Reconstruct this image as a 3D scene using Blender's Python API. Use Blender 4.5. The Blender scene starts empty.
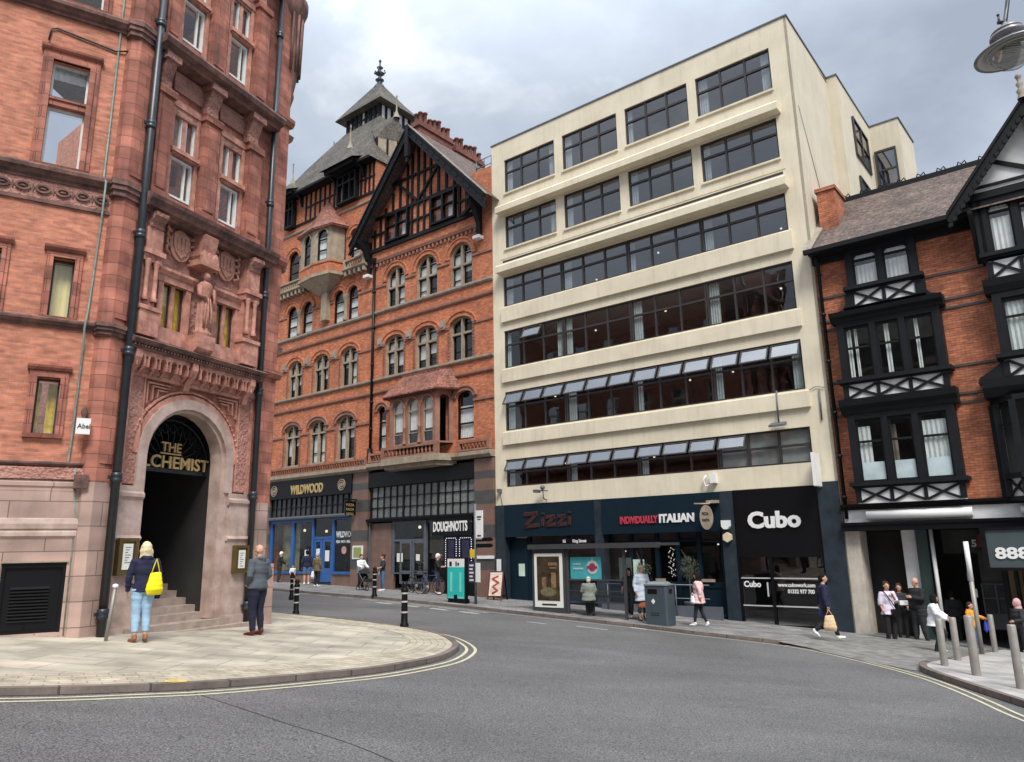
import bpy, bmesh, math, random
from math import sin, cos, pi, radians, sqrt
from mathutils import Vector, Matrix
random.seed(7)
S = bpy.context.scene
COL = S.collection

# ------------------------------------------------------------------ camera
cam = bpy.data.objects.new('camera', bpy.data.cameras.new('camera')); COL.objects.link(cam)
cam.data.sensor_width = 36; cam.data.lens = 741/1024*36
cam.data.clip_start = .05; cam.data.clip_end = 3000
PIT, ROL = radians(12.7), radians(-1.03)
_f = Vector((0, cos(PIT), sin(PIT))); _r0 = Vector((1, 0, 0)); _u0 = Vector((0, -sin(PIT), cos(PIT)))
_r = _r0*cos(ROL)+_u0*sin(ROL); _u = -_r0*sin(ROL)+_u0*cos(ROL)
cam.matrix_world = Matrix.Translation((0, 0, 1.6)) @ Matrix((_r, _u, -_f)).transposed().to_4x4()
S.camera = cam

# ------------------------------------------------------------------ exposure, world, sun
S.view_settings.view_transform = 'Standard'; S.view_settings.look = 'None'
S.view_settings.gamma = 1; S.view_settings.use_curve_mapping = False
S.view_settings.exposure = 1.35
S.render.engine = 'CYCLES'
S.cycles.use_denoising = True
S.cycles.max_bounces = 6; S.cycles.diffuse_bounces = 3; S.cycles.glossy_bounces = 3
S.cycles.transparent_max_bounces = 8; S.cycles.transmission_bounces = 3

SUN_EL, SUN_AZ = radians(52), radians(168)      # azimuth clockwise from the view direction (behind the camera)
w = bpy.data.worlds.new('World'); S.world = w; w.use_nodes = True
N = w.node_tree.nodes; L = w.node_tree.links
for n in list(N): N.remove(n)
def wn(t, **k):
    n = N.new(t)
    for a, b in k.items(): setattr(n, a, b)
    return n
out = wn('ShaderNodeOutputWorld'); bg = wn('ShaderNodeBackground'); bg.inputs[1].default_value = .1
sky = wn('ShaderNodeTexSky', sky_type='NISHITA', sun_disc=False, sun_elevation=SUN_EL, sun_rotation=SUN_AZ)
sky.air_density = 1; sky.dust_density = 2
tc = wn('ShaderNodeTexCoord'); sep = wn('ShaderNodeSeparateXYZ'); L.new(tc.outputs['Generated'], sep.inputs[0])
# cloud deck seen in perspective: direction / (z + .25)
zz = wn('ShaderNodeMath', operation='MAXIMUM'); L.new(sep.outputs[2], zz.inputs[0]); zz.inputs[1].default_value = 0
za = wn('ShaderNodeMath', operation='ADD'); L.new(zz.outputs[0], za.inputs[0]); za.inputs[1].default_value = .35
dv = wn('ShaderNodeVectorMath', operation='DIVIDE'); L.new(tc.outputs['Generated'], dv.inputs[0])
cz = wn('ShaderNodeCombineXYZ')
for i in range(3): L.new(za.outputs[0], cz.inputs[i])
L.new(cz.outputs[0], dv.inputs[1])
n1 = wn('ShaderNodeTexNoise'); n1.inputs['Scale'].default_value = 2.3; n1.inputs['Detail'].default_value = 6
n1.inputs['Roughness'].default_value = .56; n1.inputs['Distortion'].default_value = .25; L.new(dv.outputs[0], n1.inputs['Vector'])
r1 = wn('ShaderNodeValToRGB'); L.new(n1.outputs['Fac'], r1.inputs[0])
e = r1.color_ramp.elements
e[0].position = .36; e[0].color = (1.65, 1.85, 2.2, 1)
e[1].position = .66; e[1].color = (3.5, 3.7, 3.95, 1)
e2 = e.new(.46); e2.color = (2.0, 2.24, 2.6, 1)
e3 = e.new(.57); e3.color = (2.4, 2.65, 3.0, 1)
# an overcast sky is about three times brighter overhead than low down
br = wn('ShaderNodeMapRange'); L.new(sep.outputs[2], br.inputs[0]); br.inputs[1].default_value = .55; br.inputs[2].default_value = 1
br.inputs[3].default_value = 1; br.inputs[4].default_value = 4.2
mb_ = wn('ShaderNodeVectorMath', operation='SCALE'); L.new(r1.outputs[0], mb_.inputs[0]); L.new(br.outputs[0], mb_.inputs['Scale'])
mx = wn('ShaderNodeMixRGB'); mx.inputs[0].default_value = .9; L.new(sky.outputs[0], mx.inputs[1]); L.new(mb_.outputs[0], mx.inputs[2])
L.new(mx.outputs[0], bg.inputs[0]); L.new(bg.outputs[0], out.inputs[0])

sl = bpy.data.lights.new('sun', 'SUN'); sl.energy = 1.5; sl.angle = radians(20); sl.color = (1, .95, .88)
sun = bpy.data.objects.new('sun', sl); COL.objects.link(sun)
sd = Vector((sin(SUN_AZ)*cos(SUN_EL), cos(SUN_AZ)*cos(SUN_EL), sin(SUN_EL)))
sun.rotation_euler = sd.to_track_quat('Z', 'Y').to_euler(); sun.location = (0, -20, 40)

# ------------------------------------------------------------------ ground model (the street is a sloping plane)
def gz(x, y, h=0): return -.1912-.09124*x-.00951*y+.00105*x*y+h

# ------------------------------------------------------------------ mesh builder
class MB:
    def __init__(s): s.v = []; s.f = []; s.m = []; s.sm = []; s.uv = []
    def face(s, pts, m=0, smooth=False, uv=None):
        b = len(s.v); s.v += [tuple(p) for p in pts]; s.f.append(tuple(range(b, b+len(pts)))); s.m.append(m); s.sm.append(smooth); s.uv.append(uv)
    def grid(s, rows, m=0, smooth=True, close=False):
        b = len(s.v); n = len(rows[0])
        for r in rows: s.v += [tuple(p) for p in r]
        for i in range(len(rows)-1):
            for j in range(n if close else n-1):
                k = (j+1) % n
                s.f.append((b+i*n+j, b+i*n+k, b+(i+1)*n+k, b+(i+1)*n+j)); s.m.append(m); s.sm.append(smooth); s.uv.append(None)
    def box(s, x0, x1, y0, y1, z0, z1, m=0):
        if x0 > x1: x0, x1 = x1, x0
        if y0 > y1: y0, y1 = y1, y0
        if z0 > z1: z0, z1 = z1, z0
        b = len(s.v)
        s.v += [(x0,y0,z0),(x1,y0,z0),(x1,y1,z0),(x0,y1,z0),(x0,y0,z1),(x1,y0,z1),(x1,y1,z1),(x0,y1,z1)]
        for q in ((0,3,2,1),(4,5,6,7),(0,1,5,4),(1,2,6,5),(2,3,7,6),(3,0,4,7)):
            s.f.append(tuple(b+i for i in q)); s.m.append(m); s.sm.append(False); s.uv.append(None)
        return s
    def prism(s, poly, y0, y1, m=0):
        """poly: list of (x,z), extruded along y"""
        b = len(s.v); n = len(poly)
        s.v += [(x, y0, z) for x, z in poly]+[(x, y1, z) for x, z in poly]
        fs = [tuple(b+i for i in range(n)), tuple(b+n+i for i in reversed(range(n)))]
        fs += [(b+i, b+n+i, b+n+(i+1) % n, b+(i+1) % n) for i in range(n)]
        for q in fs: s.f.append(q); s.m.append(m); s.sm.append(False); s.uv.append(None)
        return s
    def prof(s, poly, x0, x1, m=0):
        """poly: list of (y,z), extruded along x (cornices, ledges)"""
        b = len(s.v); n = len(poly)
        s.v += [(x0, y, z) for y, z in poly]+[(x1, y, z) for y, z in poly]
        fs = [tuple(b+i for i in reversed(range(n))), tuple(b+n+i for i in range(n))]
        fs += [(b+i, b+(i+1) % n, b+n+(i+1) % n, b+n+i) for i in range(n)]
        for q in fs: s.f.append(q); s.m.append(m); s.sm.append(False); s.uv.append(None)
        return s
    def vprism(s, poly, z0, z1, m=0):
        """poly: list of (x,y), extruded up"""
        b = len(s.v); n = len(poly)
        s.v += [(x, y, z0) for x, y in poly]+[(x, y, z1) for x, y in poly]
        fs = [tuple(b+i for i in reversed(range(n))), tuple(b+n+i for i in range(n))]
        fs += [(b+i, b+(i+1) % n, b+n+(i+1) % n, b+n+i) for i in range(n)]
        for q in fs: s.f.append(q); s.m.append(m); s.sm.append(False); s.uv.append(None)
        return s
    def frus(s, p0, p1, m=0):
        """loft between two same-length rings of 3d points, with caps"""
        n = len(p0); b = len(s.v); s.v += [tuple(p) for p in p0]+[tuple(p) for p in p1]
        fs = [tuple(b+i for i in reversed(range(n))), tuple(b+n+i for i in range(n))]
        fs += [(b+i, b+(i+1) % n, b+n+(i+1) % n, b+n+i) for i in range(n)]
        for q in fs: s.f.append(q); s.m.append(m); s.sm.append(False); s.uv.append(None)
        return s
    def beam(s, a, b_, w, d, m=0, up=(0, -1, 0)):
        """rectangular bar a->b, width w (in plane), depth d (along up)"""
        a = Vector(a); b_ = Vector(b_); t = (b_-a).normalized(); u = Vector(up); n = t.cross(u).normalized()*w/2; k = n.cross(t).normalized()*d/2
        s.frus([a+n+k, a-n+k, a-n-k, a+n-k], [b_+n+k, b_-n+k, b_-n-k, b_+n-k], m); return s
    def tube(s, pts, r, n=8, m=0, cap=True):
        pts = [Vector(p) for p in pts]; rs = r if isinstance(r, (list, tuple)) else [r]*len(pts); rows = []
        up = Vector((0, 0, 1)); prev = None
        for i, p in enumerate(pts):
            t = (pts[min(i+1, len(pts)-1)]-pts[max(i-1, 0)]).normalized()
            if prev is None:
                a = t.cross(up if abs(t.z) < .95 else Vector((1, 0, 0))).normalized()
            else:
                a = (prev-t*prev.dot(t)).normalized()
            prev = a; b = t.cross(a)
            rr = rs[i]; ra, rb = rr if isinstance(rr, tuple) else (rr, rr)
            rows.append([p+a*ra*cos(q*2*pi/n)+b*rb*sin(q*2*pi/n) for q in range(n)])
        s.grid(rows, m, True, True)
        if cap: s.face(list(reversed(rows[0])), m); s.face(rows[-1], m)
        return s
    def lathe(s, prof, c=(0, 0, 0), n=16, m=0, a0=0, a1=2*pi, sy=1):
        full = abs(a1-a0-2*pi) < 1e-6
        rows = [[(c[0]+r*cos(a0+(a1-a0)*q/n), c[1]+sy*r*sin(a0+(a1-a0)*q/n), c[2]+z) for q in range(n if full else n+1)] for r, z in prof]
        s.grid(rows, m, True, full); return s
    def ball(s, c, r, m=0, n=10, sc=(1, 1, 1)):
        rows = [[(c[0]+sc[0]*r*sin(t*pi/n)*cos(q*2*pi/(n*2)), c[1]+sc[1]*r*sin(t*pi/n)*sin(q*2*pi/(n*2)), c[2]+sc[2]*r*cos(t*pi/n)) for q in range(n*2)] for t in range(n+1)]
        s.grid(rows, m, True, True); return s
    def wall(s, x0, x1, z0, z1, holes=(), y=0, th=.25, m=0, mr=None, top=None):
        """sheet in the x-z plane with openings (a,b,c,d,rise) and their reveals going to y+th"""
        mr = m if mr is None else mr
        xs = sorted({x0, x1, *[min(max(h[0], x0), x1) for h in holes], *[min(max(h[1], x0), x1) for h in holes]})
        zs = sorted({z0, z1, *[h[2] for h in holes if z0 < h[2] < z1], *[h[3] for h in holes if z0 < h[3] < z1]})
        for i in range(len(xs)-1):
            run = None
            for j in range(len(zs)-1):
                cx, cz_ = (xs[i]+xs[i+1])/2, (zs[j]+zs[j+1])/2
                if not any(h[0] < cx < h[1] and h[2] < cz_ < h[3] for h in holes):
                    if run is None: run = zs[j]
                    if j == len(zs)-2: s.face([(xs[i], y, run), (xs[i+1], y, run), (xs[i+1], y, zs[j+1]), (xs[i], y, zs[j+1])], m)
                elif run is not None:
                    s.face([(xs[i], y, run), (xs[i+1], y, run), (xs[i+1], y, zs[j]), (xs[i], y, zs[j])], m); run = None
        for h in holes:
            a, b, c, d = h[:4]; ri = h[4] if len(h) > 4 else 0
            s.face([(a, y, c), (a, y, d-ri), (a, y+th, d-ri), (a, y+th, c)], mr); s.face([(b, y, c), (b, y+th, c), (b, y+th, d-ri), (b, y, d-ri)], mr)
            s.face([(a, y, c), (a, y+th, c), (b, y+th, c), (b, y, c)], mr)
            if ri == 0: s.face([(a, y, d), (b, y, d), (b, y+th, d), (a, y+th, d)], mr)
            else:
                p = arc(a, b, d, ri)
                for (xa, za_), (xb, zb) in zip(p, p[1:]):
                    s.face([(xa, y, za_), (xb, y, zb), (xb, y, d), (xa, y, d)], m)
                    s.face([(xa, y, za_), (xb, y, zb), (xb, y+th, zb), (xa, y+th, za_)], mr)
        return s
    def ring(s, a, b, d, ri, w_, y0, y1, m=0, foot=None):
        """arch band of width w_ outside the opening, optionally with straight feet down to foot"""
        cx = (a+b)/2; p = arc(a, b, d, ri, 14); q = arc(a-w_, b+w_, d+w_, ri+w_, 14)
        if foot is not None: p = [(a, foot)]+p+[(b, foot)]; q = [(a-w_, foot)]+q+[(b+w_, foot)]
        for i in range(len(p)-1):
            s.prism([p[i], p[i+1], q[i+1], q[i]], y0, y1, m)
        return s

def arc(a, b, d, ri, n=12):
    cx, hw = (a+b)/2, (b-a)/2
    return [(cx-hw*cos(pi*i/n), d-ri+ri*sin(pi*i/n)) for i in range(n+1)]

class Frame:
    """vertical facade frame: x along the facade, -y out of it, z up; az = azimuth of x, clockwise from the view direction"""
    def __init__(s, x, y, az): s.th = radians(90-az); s.x, s.y = x, y; s.M = Matrix.Translation((x, y, 0)) @ Matrix.Rotation(s.th, 4, 'Z')
    def w(s, u, d, z=0): return s.M @ Vector((u, d, z))
ROW = Frame(-.6396, 32.4072, 128.4)
WB = Frame(-7.56, 13.15, 24.0)
WA_RZ = radians(-34)                     # wall A relative to wall B

WM = {}
def thing(name, label, cat, M, group=None, kind=None):
    o = bpy.data.objects.new(name, None); COL.objects.link(o); o.empty_display_size = .3
    o.matrix_world = M; WM[o.name] = M
    o['label'] = label; o['category'] = cat
    if group: o['group'] = group
    if kind: o['kind'] = kind
    return o
def to_mesh(name, mb, mats):
    me = bpy.data.meshes.new(name); me.from_pydata(mb.v, [], mb.f)
    for m in (mats if isinstance(mats, (list, tuple)) else [mats]): me.materials.append(m)
    me.polygons.foreach_set('material_index', mb.m); me.polygons.foreach_set('use_smooth', mb.sm)
    if any(u is not None for u in mb.uv):
        ul = me.uv_layers.new(name='UVMap'); k = 0
        for f, u in zip(mb.f, mb.uv):
            for i in range(len(f)):
                if u: ul.data[k].uv = u[i]
                k += 1
    me.update(); return me
def part(name, mb, mats, parent=None, loc=(0, 0, 0), rz=0, label=None, rot=None, fix=True):
    me = mb if isinstance(mb, bpy.types.Mesh) else to_mesh(name, mb, mats)
    if fix and not isinstance(mb, bpy.types.Mesh):
        bm = bmesh.new(); bm.from_mesh(me); bmesh.ops.remove_doubles(bm, verts=bm.verts, dist=1e-5); bmesh.ops.recalc_face_normals(bm, faces=bm.faces); bm.to_mesh(me); bm.free()
    o = bpy.data.objects.new(name, me); COL.objects.link(o)
    if parent: o.parent = parent
    o.location = loc; o.rotation_euler = rot or (0, 0, rz)
    if label: o['label'] = label
    return o
def pieces(name, mb, mats, parent, gap=.03, **k):
    """one object for every separate piece of the mesh"""
    par = list(range(len(mb.v)))
    def find(a):
        while par[a] != a: par[a] = par[par[a]]; a = par[a]
        return a
    for f in mb.f:
        for i in f[1:]: par[find(i)] = find(f[0])
    isl = {}
    for i in range(len(mb.v)): isl.setdefault(find(i), []).append(i)
    keys = list(isl); bb = [[(min(mb.v[i][a] for i in isl[q])-gap/2, max(mb.v[i][a] for i in isl[q])+gap/2) for a in range(3)] for q in keys]
    gp = list(range(len(keys)))
    def fg(a):
        while gp[a] != a: a = gp[a]
        return a
    for i in range(len(keys)):
        for j in range(i): 
            if all(bb[i][a][0] <= bb[j][a][1] and bb[j][a][0] <= bb[i][a][1] for a in range(3)): gp[fg(i)] = fg(j)
    grp = {}
    for i, q in enumerate(keys): grp.setdefault(fg(i), set()).update(isl[q])
    o = None
    for vs in grp.values():
        m = MB(); mp = {}
        for n_, i in enumerate(sorted(vs)): mp[i] = n_; m.v.append(mb.v[i])
        for f, a, b, c in zip(mb.f, mb.m, mb.sm, mb.uv):
            if f[0] in mp: m.f.append(tuple(mp[i] for i in f)); m.m.append(a); m.sm.append(b); m.uv.append(c)
        o = part(name, m, mats, parent, **k)
    return o
SPLIT = {'impost_band', 'portal_pier', 'brown_stone_wall', 'carved_panel', 'carved_ornament', 'gable_timbers', 'label_stop', 'bracket_stone', 'dormer_hood', 'carved_ground', 'stone_column', 'stall_riser', 'door_notice', 'roller_shutter', 'projecting_ledge', 'spandrel_panel', 'scroll_bracket', 'black_door_post', 'white_pier', 'indoor_lamp', 'indoor_chairs', 'window_menu', 'table_card', 'shop_window', 'balcony_course', 'door_frame', 'granite_corner', 'frosted_film', 'cctv_camera', 'navy_pane'}
def bpart(name, mb, m, root, **k):
    return pieces(name, mb, m, root, **k) if name in SPLIT else part(name, mb, m, root, **k)
def solo(name, mb, mats, label, cat, M=None, group=None):
    o = part(name, mb, mats)
    if M is not None: o.matrix_world = M
    o['label'] = label; o['category'] = cat
    if group: o['group'] = group
    return o
def setting(name, mb, mats, kind='structure', fix=True):
    o = part(name, mb, mats, fix=fix); o['kind'] = kind; return o
def copy_tree(o, parent=None):
    c = o.copy(); COL.objects.link(c); c.parent = parent
    for ch in o.children: copy_tree(ch, c)
    return c
def text(body, size, mat_, parent, loc, sx=1, ext=.02, bold=0., name='lettering', rot=None, label=None, shear=0, align='LEFT', sp=1, width=None):
    cu = bpy.data.curves.new('t', 'FONT'); cu.body = body; cu.size = size; cu.extrude = ext; cu.offset = bold; cu.align_x = align; cu.shear = shear; cu.space_character = sp
    cu.resolution_u = 3
    to = bpy.data.objects.new('t', cu); COL.objects.link(to)
    dg = bpy.context.evaluated_depsgraph_get(); me = bpy.data.meshes.new_from_object(to.evaluated_get(dg)); bpy.data.objects.remove(to); 
    
    if width: xs = [v.co.x for v in me.vertices]; sx = width/(max(xs)-min(xs)); me.transform(Matrix.Translation((-min(xs), 0, 0)))
    me.transform(Matrix.Scale(sx, 4, (1, 0, 0))); me.materials.clear(); me.materials.append(mat_)
    o = bpy.data.objects.new(name, me); COL.objects.link(o); o.parent = parent; o.location = loc; o.rotation_euler = rot or (pi/2, 0, 0)
    if label: o['label'] = label
    return o

# ------------------------------------------------------------------ materials
class NT:
    def __init__(s, name):
        s.mat = bpy.data.materials.new(name); s.mat.use_nodes = True; s.t = s.mat.node_tree; s.n = s.t.nodes
        s.b = s.n['Principled BSDF']; s.o = s.n['Material Output']
    def add(s, t, ins=None, **k):
        n = s.n.new(t)
        for a, b in k.items(): setattr(n, a, b)
        for a, b in (ins or {}).items():
            if isinstance(b, bpy.types.NodeSocket): s.t.links.new(b, n.inputs[a])
            else: n.inputs[a].default_value = b
        return n
    def link(s, a, b): s.t.links.new(a, b)
def c4(c): return (c[0], c[1], c[2], 1)
def coords(T, kind='Object'):
    return T.add('ShaderNodeTexCoord').outputs[kind]
def mat(name, col, rough=.6, var=.15, vs=2., bump=0., bs=60., metal=0, spec=None, col2=None, streak=0, dist=.01):
    """noise-varied surface; col2 mixes a second tone in patches, streak stretches dirt vertically"""
    T = NT(name); co = coords(T)
    nz = T.add('ShaderNodeTexNoise', {'Vector': co, 'Scale': vs, 'Detail': 5., 'Roughness': .6})
    c_a = c4([c*(1-var) for c in col]); c_b = c4([min(1, c*(1+var)) for c in (col if col2 is None else col2)])
    r = T.add('ShaderNodeMapRange', {0: nz.outputs[0], 1: .3, 2: .7})
    mx = T.add('ShaderNodeMixRGB', {0: r.outputs[0], 1: c_a, 2: c_b})
    last = mx.outputs[0]
    if streak:
        mp = T.add('ShaderNodeMapping', {'Vector': co, 'Scale': (3.5, 3.5, .35)})
        n2 = T.add('ShaderNodeTexNoise', {'Vector': mp.outputs[0], 'Scale': 1.6, 'Detail': 6., 'Roughness': .65})
        r2 = T.add('ShaderNodeMapRange', {0: n2.outputs[0], 1: .5, 2: .75, 3: 0., 4: streak})
        m2 = T.add('ShaderNodeMixRGB', {0: r2.outputs[0], 1: last, 2: c4([c*.35 for c in col])}); last = m2.outputs[0]
    T.link(last, T.b.inputs['Base Color']); T.b.inputs['Roughness'].default_value = rough; T.b.inputs['Metallic'].default_value = metal
    if spec is not None: T.b.inputs['Specular IOR Level'].default_value = spec
    if bump:
        n3 = T.add('ShaderNodeTexNoise', {'Vector': co, 'Scale': bs, 'Detail': 4.})
        bp = T.add('ShaderNodeBump', {'Strength': bump, 'Distance': dist, 'Height': n3.outputs[0]}); T.link(bp.outputs[0], T.b.inputs['Normal'])
    return T.mat
def brick(name, c1, c2, mortar, bw=.225, bh=.075, ms=.008, rough=.85, dirt=.5, dark=None, bump=.5, flat=False, var=.35, offset=.5, dirtscale=.9):
    """bricks or blocks on a vertical wall (object x+y, z) or lying flat (x, y)"""
    T = NT(name); co = coords(T)
    if flat: vec = co
    else:
        sp = T.add('ShaderNodeSeparateXYZ', {0: co}); ad = T.add('ShaderNodeMath', {0: sp.outputs[0], 1: sp.outputs[1]}, operation='ADD')
        vec = T.add('ShaderNodeCombineXYZ', {0: ad.outputs[0], 1: sp.outputs[2]}).outputs[0]
    bt = T.add('ShaderNodeTexBrick', {'Vector': vec, 'Color1': c4(c1), 'Color2': c4(c2), 'Mortar': c4(mortar), 'Scale': 1., 'Mortar Size': ms, 'Mortar Smooth': .2, 'Bias': 0., 'Brick Width': bw, 'Row Height': bh}, offset=offset)
    n1 = T.add('ShaderNodeTexNoise', {'Vector': co, 'Scale': dirtscale, 'Detail': 6., 'Roughness': .62})
    r1 = T.add('ShaderNodeMapRange', {0: n1.outputs[0], 1: .35, 2: .7, 3: 1+var*.5, 4: 1-var})
    # tone that changes from brick to brick
    n2 = T.add('ShaderNodeTexNoise', {'Vector': T.add('ShaderNodeMapping', {'Vector': vec, 'Scale': (1/bw*.9, 1/bh*.9, 1)}).outputs[0], 'Scale': 1.0, 'Detail': 1.})
    r2 = T.add('ShaderNodeMapRange', {0: n2.outputs[0], 1: .3, 2: .75, 3: 1.25, 4: .7})
    mu = T.add('ShaderNodeMath', {0: r1.outputs[0], 1: r2.outputs[0]}, operation='MULTIPLY')
    sc = T.add('ShaderNodeVectorMath', {0: bt.outputs[0]}, operation='SCALE'); T.link(mu.outputs[0], sc.inputs['Scale'])
    last = sc.outputs[0]
    if dirt:
        mp = T.add('ShaderNodeMapping', {'Vector': co, 'Scale': (2.2, 2.2, .3)})
        n4 = T.add('ShaderNodeTexNoise', {'Vector': mp.outputs[0], 'Scale': 1.3, 'Detail': 7., 'Roughness': .65})
        r4 = T.add('ShaderNodeMapRange', {0: n4.outputs[0], 1: .52, 2: .75, 3: 0., 4: dirt})
        last = T.add('ShaderNodeMixRGB', {0: r4.outputs[0], 1: last, 2: c4(dark or [c*.3 for c in c1])}).outputs[0]
    T.link(last, T.b.inputs['Base Color']); T.b.inputs['Roughness'].default_value = rough
    n5 = T.add('ShaderNodeTexNoise', {'Vector': co, 'Scale': 45., 'Detail': 3.})
    h = T.add('ShaderNodeMath', {0: bt.outputs['Fac'], 1: -1.}, operation='MULTIPLY'); h2 = T.add('ShaderNodeMath', {0: n5.outputs[0], 1: .5, 2: h.outputs[0]}, operation='MULTIPLY_ADD')
    bp = T.add('ShaderNodeBump', {'Strength': bump, 'Distance': .012, 'Height': h2.outputs[0]}); T.link(bp.outputs[0], T.b.inputs['Normal'])
    return T.mat
def carved(name, c1, c2, scale=14, rough=.8, strength=1., kind='voronoi'):
    """moulded terracotta / carved relief"""
    T = NT(name); co = coords(T)
    n0 = T.add('ShaderNodeTexNoise', {'Vector': co, 'Scale': 1.3, 'Detail': 6., 'Roughness': .65})
    v = T.add('ShaderNodeTexVoronoi', {'Vector': co, 'Scale': float(scale)}, feature='SMOOTH_F1')
    n1 = T.add('ShaderNodeTexNoise', {'Vector': co, 'Scale': scale*1.7, 'Detail': 4.})
    ad = T.add('ShaderNodeMath', {0: v.outputs[0], 1: n1.outputs[0]}, operation='ADD')
    r = T.add('ShaderNodeMapRange', {0: n0.outputs[0], 1: .3, 2: .7}); mx = T.add('ShaderNodeMixRGB', {0: r.outputs[0], 1: c4(c1), 2: c4(c2)})
    r2 = T.add('ShaderNodeMapRange', {0: n1.outputs[0], 1: .4, 2: .75, 3: 1.12, 4: .72}); sc = T.add('ShaderNodeVectorMath', {0: mx.outputs[0]}, operation='SCALE'); T.link(r2.outputs[0], sc.inputs['Scale'])
    T.link(sc.outputs[0], T.b.inputs['Base Color']); T.b.inputs['Roughness'].default_value = rough
    bp = T.add('ShaderNodeBump', {'Strength': strength, 'Distance': .03, 'Height': ad.outputs[0]}); T.link(bp.outputs[0], T.b.inputs['Normal'])
    return T.mat
def glass(name, tint=(.93, .95, .95), ior=1.55, rough=.01, gain=1.6):
    T = NT(name); T.n.remove(T.b)
    # Schlick reflectance, the same from both sides of the thin sheet
    ge = T.add('ShaderNodeNewGeometry'); dt = T.add('ShaderNodeVectorMath', {0: ge.outputs['Normal'], 1: ge.outputs['Incoming']}, operation='DOT_PRODUCT'); ab = T.add('ShaderNodeMath', {0: dt.outputs['Value']}, operation='ABSOLUTE')
    om = T.add('ShaderNodeMath', {0: 1., 1: ab.outputs[0]}, operation='SUBTRACT', use_clamp=True); pw = T.add('ShaderNodeMath', {0: om.outputs[0], 1: 5.}, operation='POWER'); f0 = min(.9, ((ior-1)/(ior+1))**2*gain*1.5)
    m = T.add('ShaderNodeMath', {0: pw.outputs[0], 1: 1-f0, 2: f0}, operation='MULTIPLY_ADD', use_clamp=True)
    nz = T.add('ShaderNodeTexNoise', {'Vector': coords(T), 'Scale': 1.2, 'Detail': 1.}); bp = T.add('ShaderNodeBump', {'Strength': .04, 'Distance': .1, 'Height': nz.outputs[0]})
    g = T.add('ShaderNodeBsdfGlossy', {'Roughness': rough, 'Normal': bp.outputs[0]}); t = T.add('ShaderNodeBsdfTransparent', {'Color': c4(tint)})
    x = T.add('ShaderNodeMixShader', {0: m.outputs[0], 1: t.outputs[0], 2: g.outputs[0]}); T.link(x.outputs[0], T.o.inputs[0]); return T.mat
def emis(name, col, s):
    T = NT(name); T.b.inputs['Base Color'].default_value = c4(col); T.b.inputs['Emission Color'].default_value = c4(col); T.b.inputs['Emission Strength'].default_value = s; return T.mat
def roofmat(name, c1, c2, bw=.2, bh=.14, rough=.8, axis='x'):
    T = NT(name); co = coords(T, 'UV')
    bt = T.add('ShaderNodeTexBrick', {'Vector': co, 'Color1': c4(c1), 'Color2': c4(c2), 'Mortar': c4([c*.6 for c in c1]), 'Scale': 1., 'Mortar Size': .008, 'Mortar Smooth': .3, 'Brick Width': bw, 'Row Height': bh})
    n = T.add('ShaderNodeTexNoise', {'Vector': coords(T), 'Scale': 1.1, 'Detail': 7., 'Roughness': .7}); r = T.add('ShaderNodeMapRange', {0: n.outputs[0], 1: .3, 2: .7, 3: 1.45, 4: .55})
    n2 = T.add('ShaderNodeTexNoise', {'Vector': coords(T), 'Scale': 9., 'Detail': 4.}); r2 = T.add('ShaderNodeMapRange', {0: n2.outputs[0], 1: .35, 2: .65, 3: 1.45, 4: .6})
    mu = T.add('ShaderNodeMath', {0: r.outputs[0], 1: r2.outputs[0]}, operation='MULTIPLY')
    sc = T.add('ShaderNodeVectorMath', {0: bt.outputs[0]}, operation='SCALE'); T.link(mu.outputs[0], sc.inputs['Scale'])
    T.link(sc.outputs[0], T.b.inputs['Base Color']); T.b.inputs['Roughness'].default_value = rough
    # courses overlap like tiles: a saw-tooth down the slope
    sp = T.add('ShaderNodeSeparateXYZ', {0: co}); q = T.add('ShaderNodeMath', {0: sp.outputs[1], 1: 1/bh}, operation='MULTIPLY'); fr = T.add('ShaderNodeMath', {0: q.outputs[0]}, operation='FRACT')
    h = T.add('ShaderNodeMath', {0: fr.outputs[0], 1: -1., 2: bt.outputs['Fac']}, operation='MULTIPLY_ADD'); h2 = T.add('ShaderNodeMath', {0: h.outputs[0], 1: -1.}, operation='MULTIPLY')
    bp = T.add('ShaderNodeBump', {'Strength': .8, 'Distance': .03, 'Height': h2.outputs[0]}); T.link(bp.outputs[0], T.b.inputs['Normal']); return T.mat
def slope(mb, pts, m=0):
    """roof plane with uv in metres: u along the horizontal, v up the slope"""
    P = [Vector(p) for p in pts]; n = (P[1]-P[0]).cross(P[2]-P[0]).normalized(); h = Vector((0, 0, 1)).cross(n)
    h = Vector((1, 0, 0)) if h.length < 1e-4 else h.normalized(); v = n.cross(h).normalized()
    mb.face(pts, m, False, [((p-P[0]).dot(h), (p-P[0]).dot(v)) for p in P])
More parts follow.
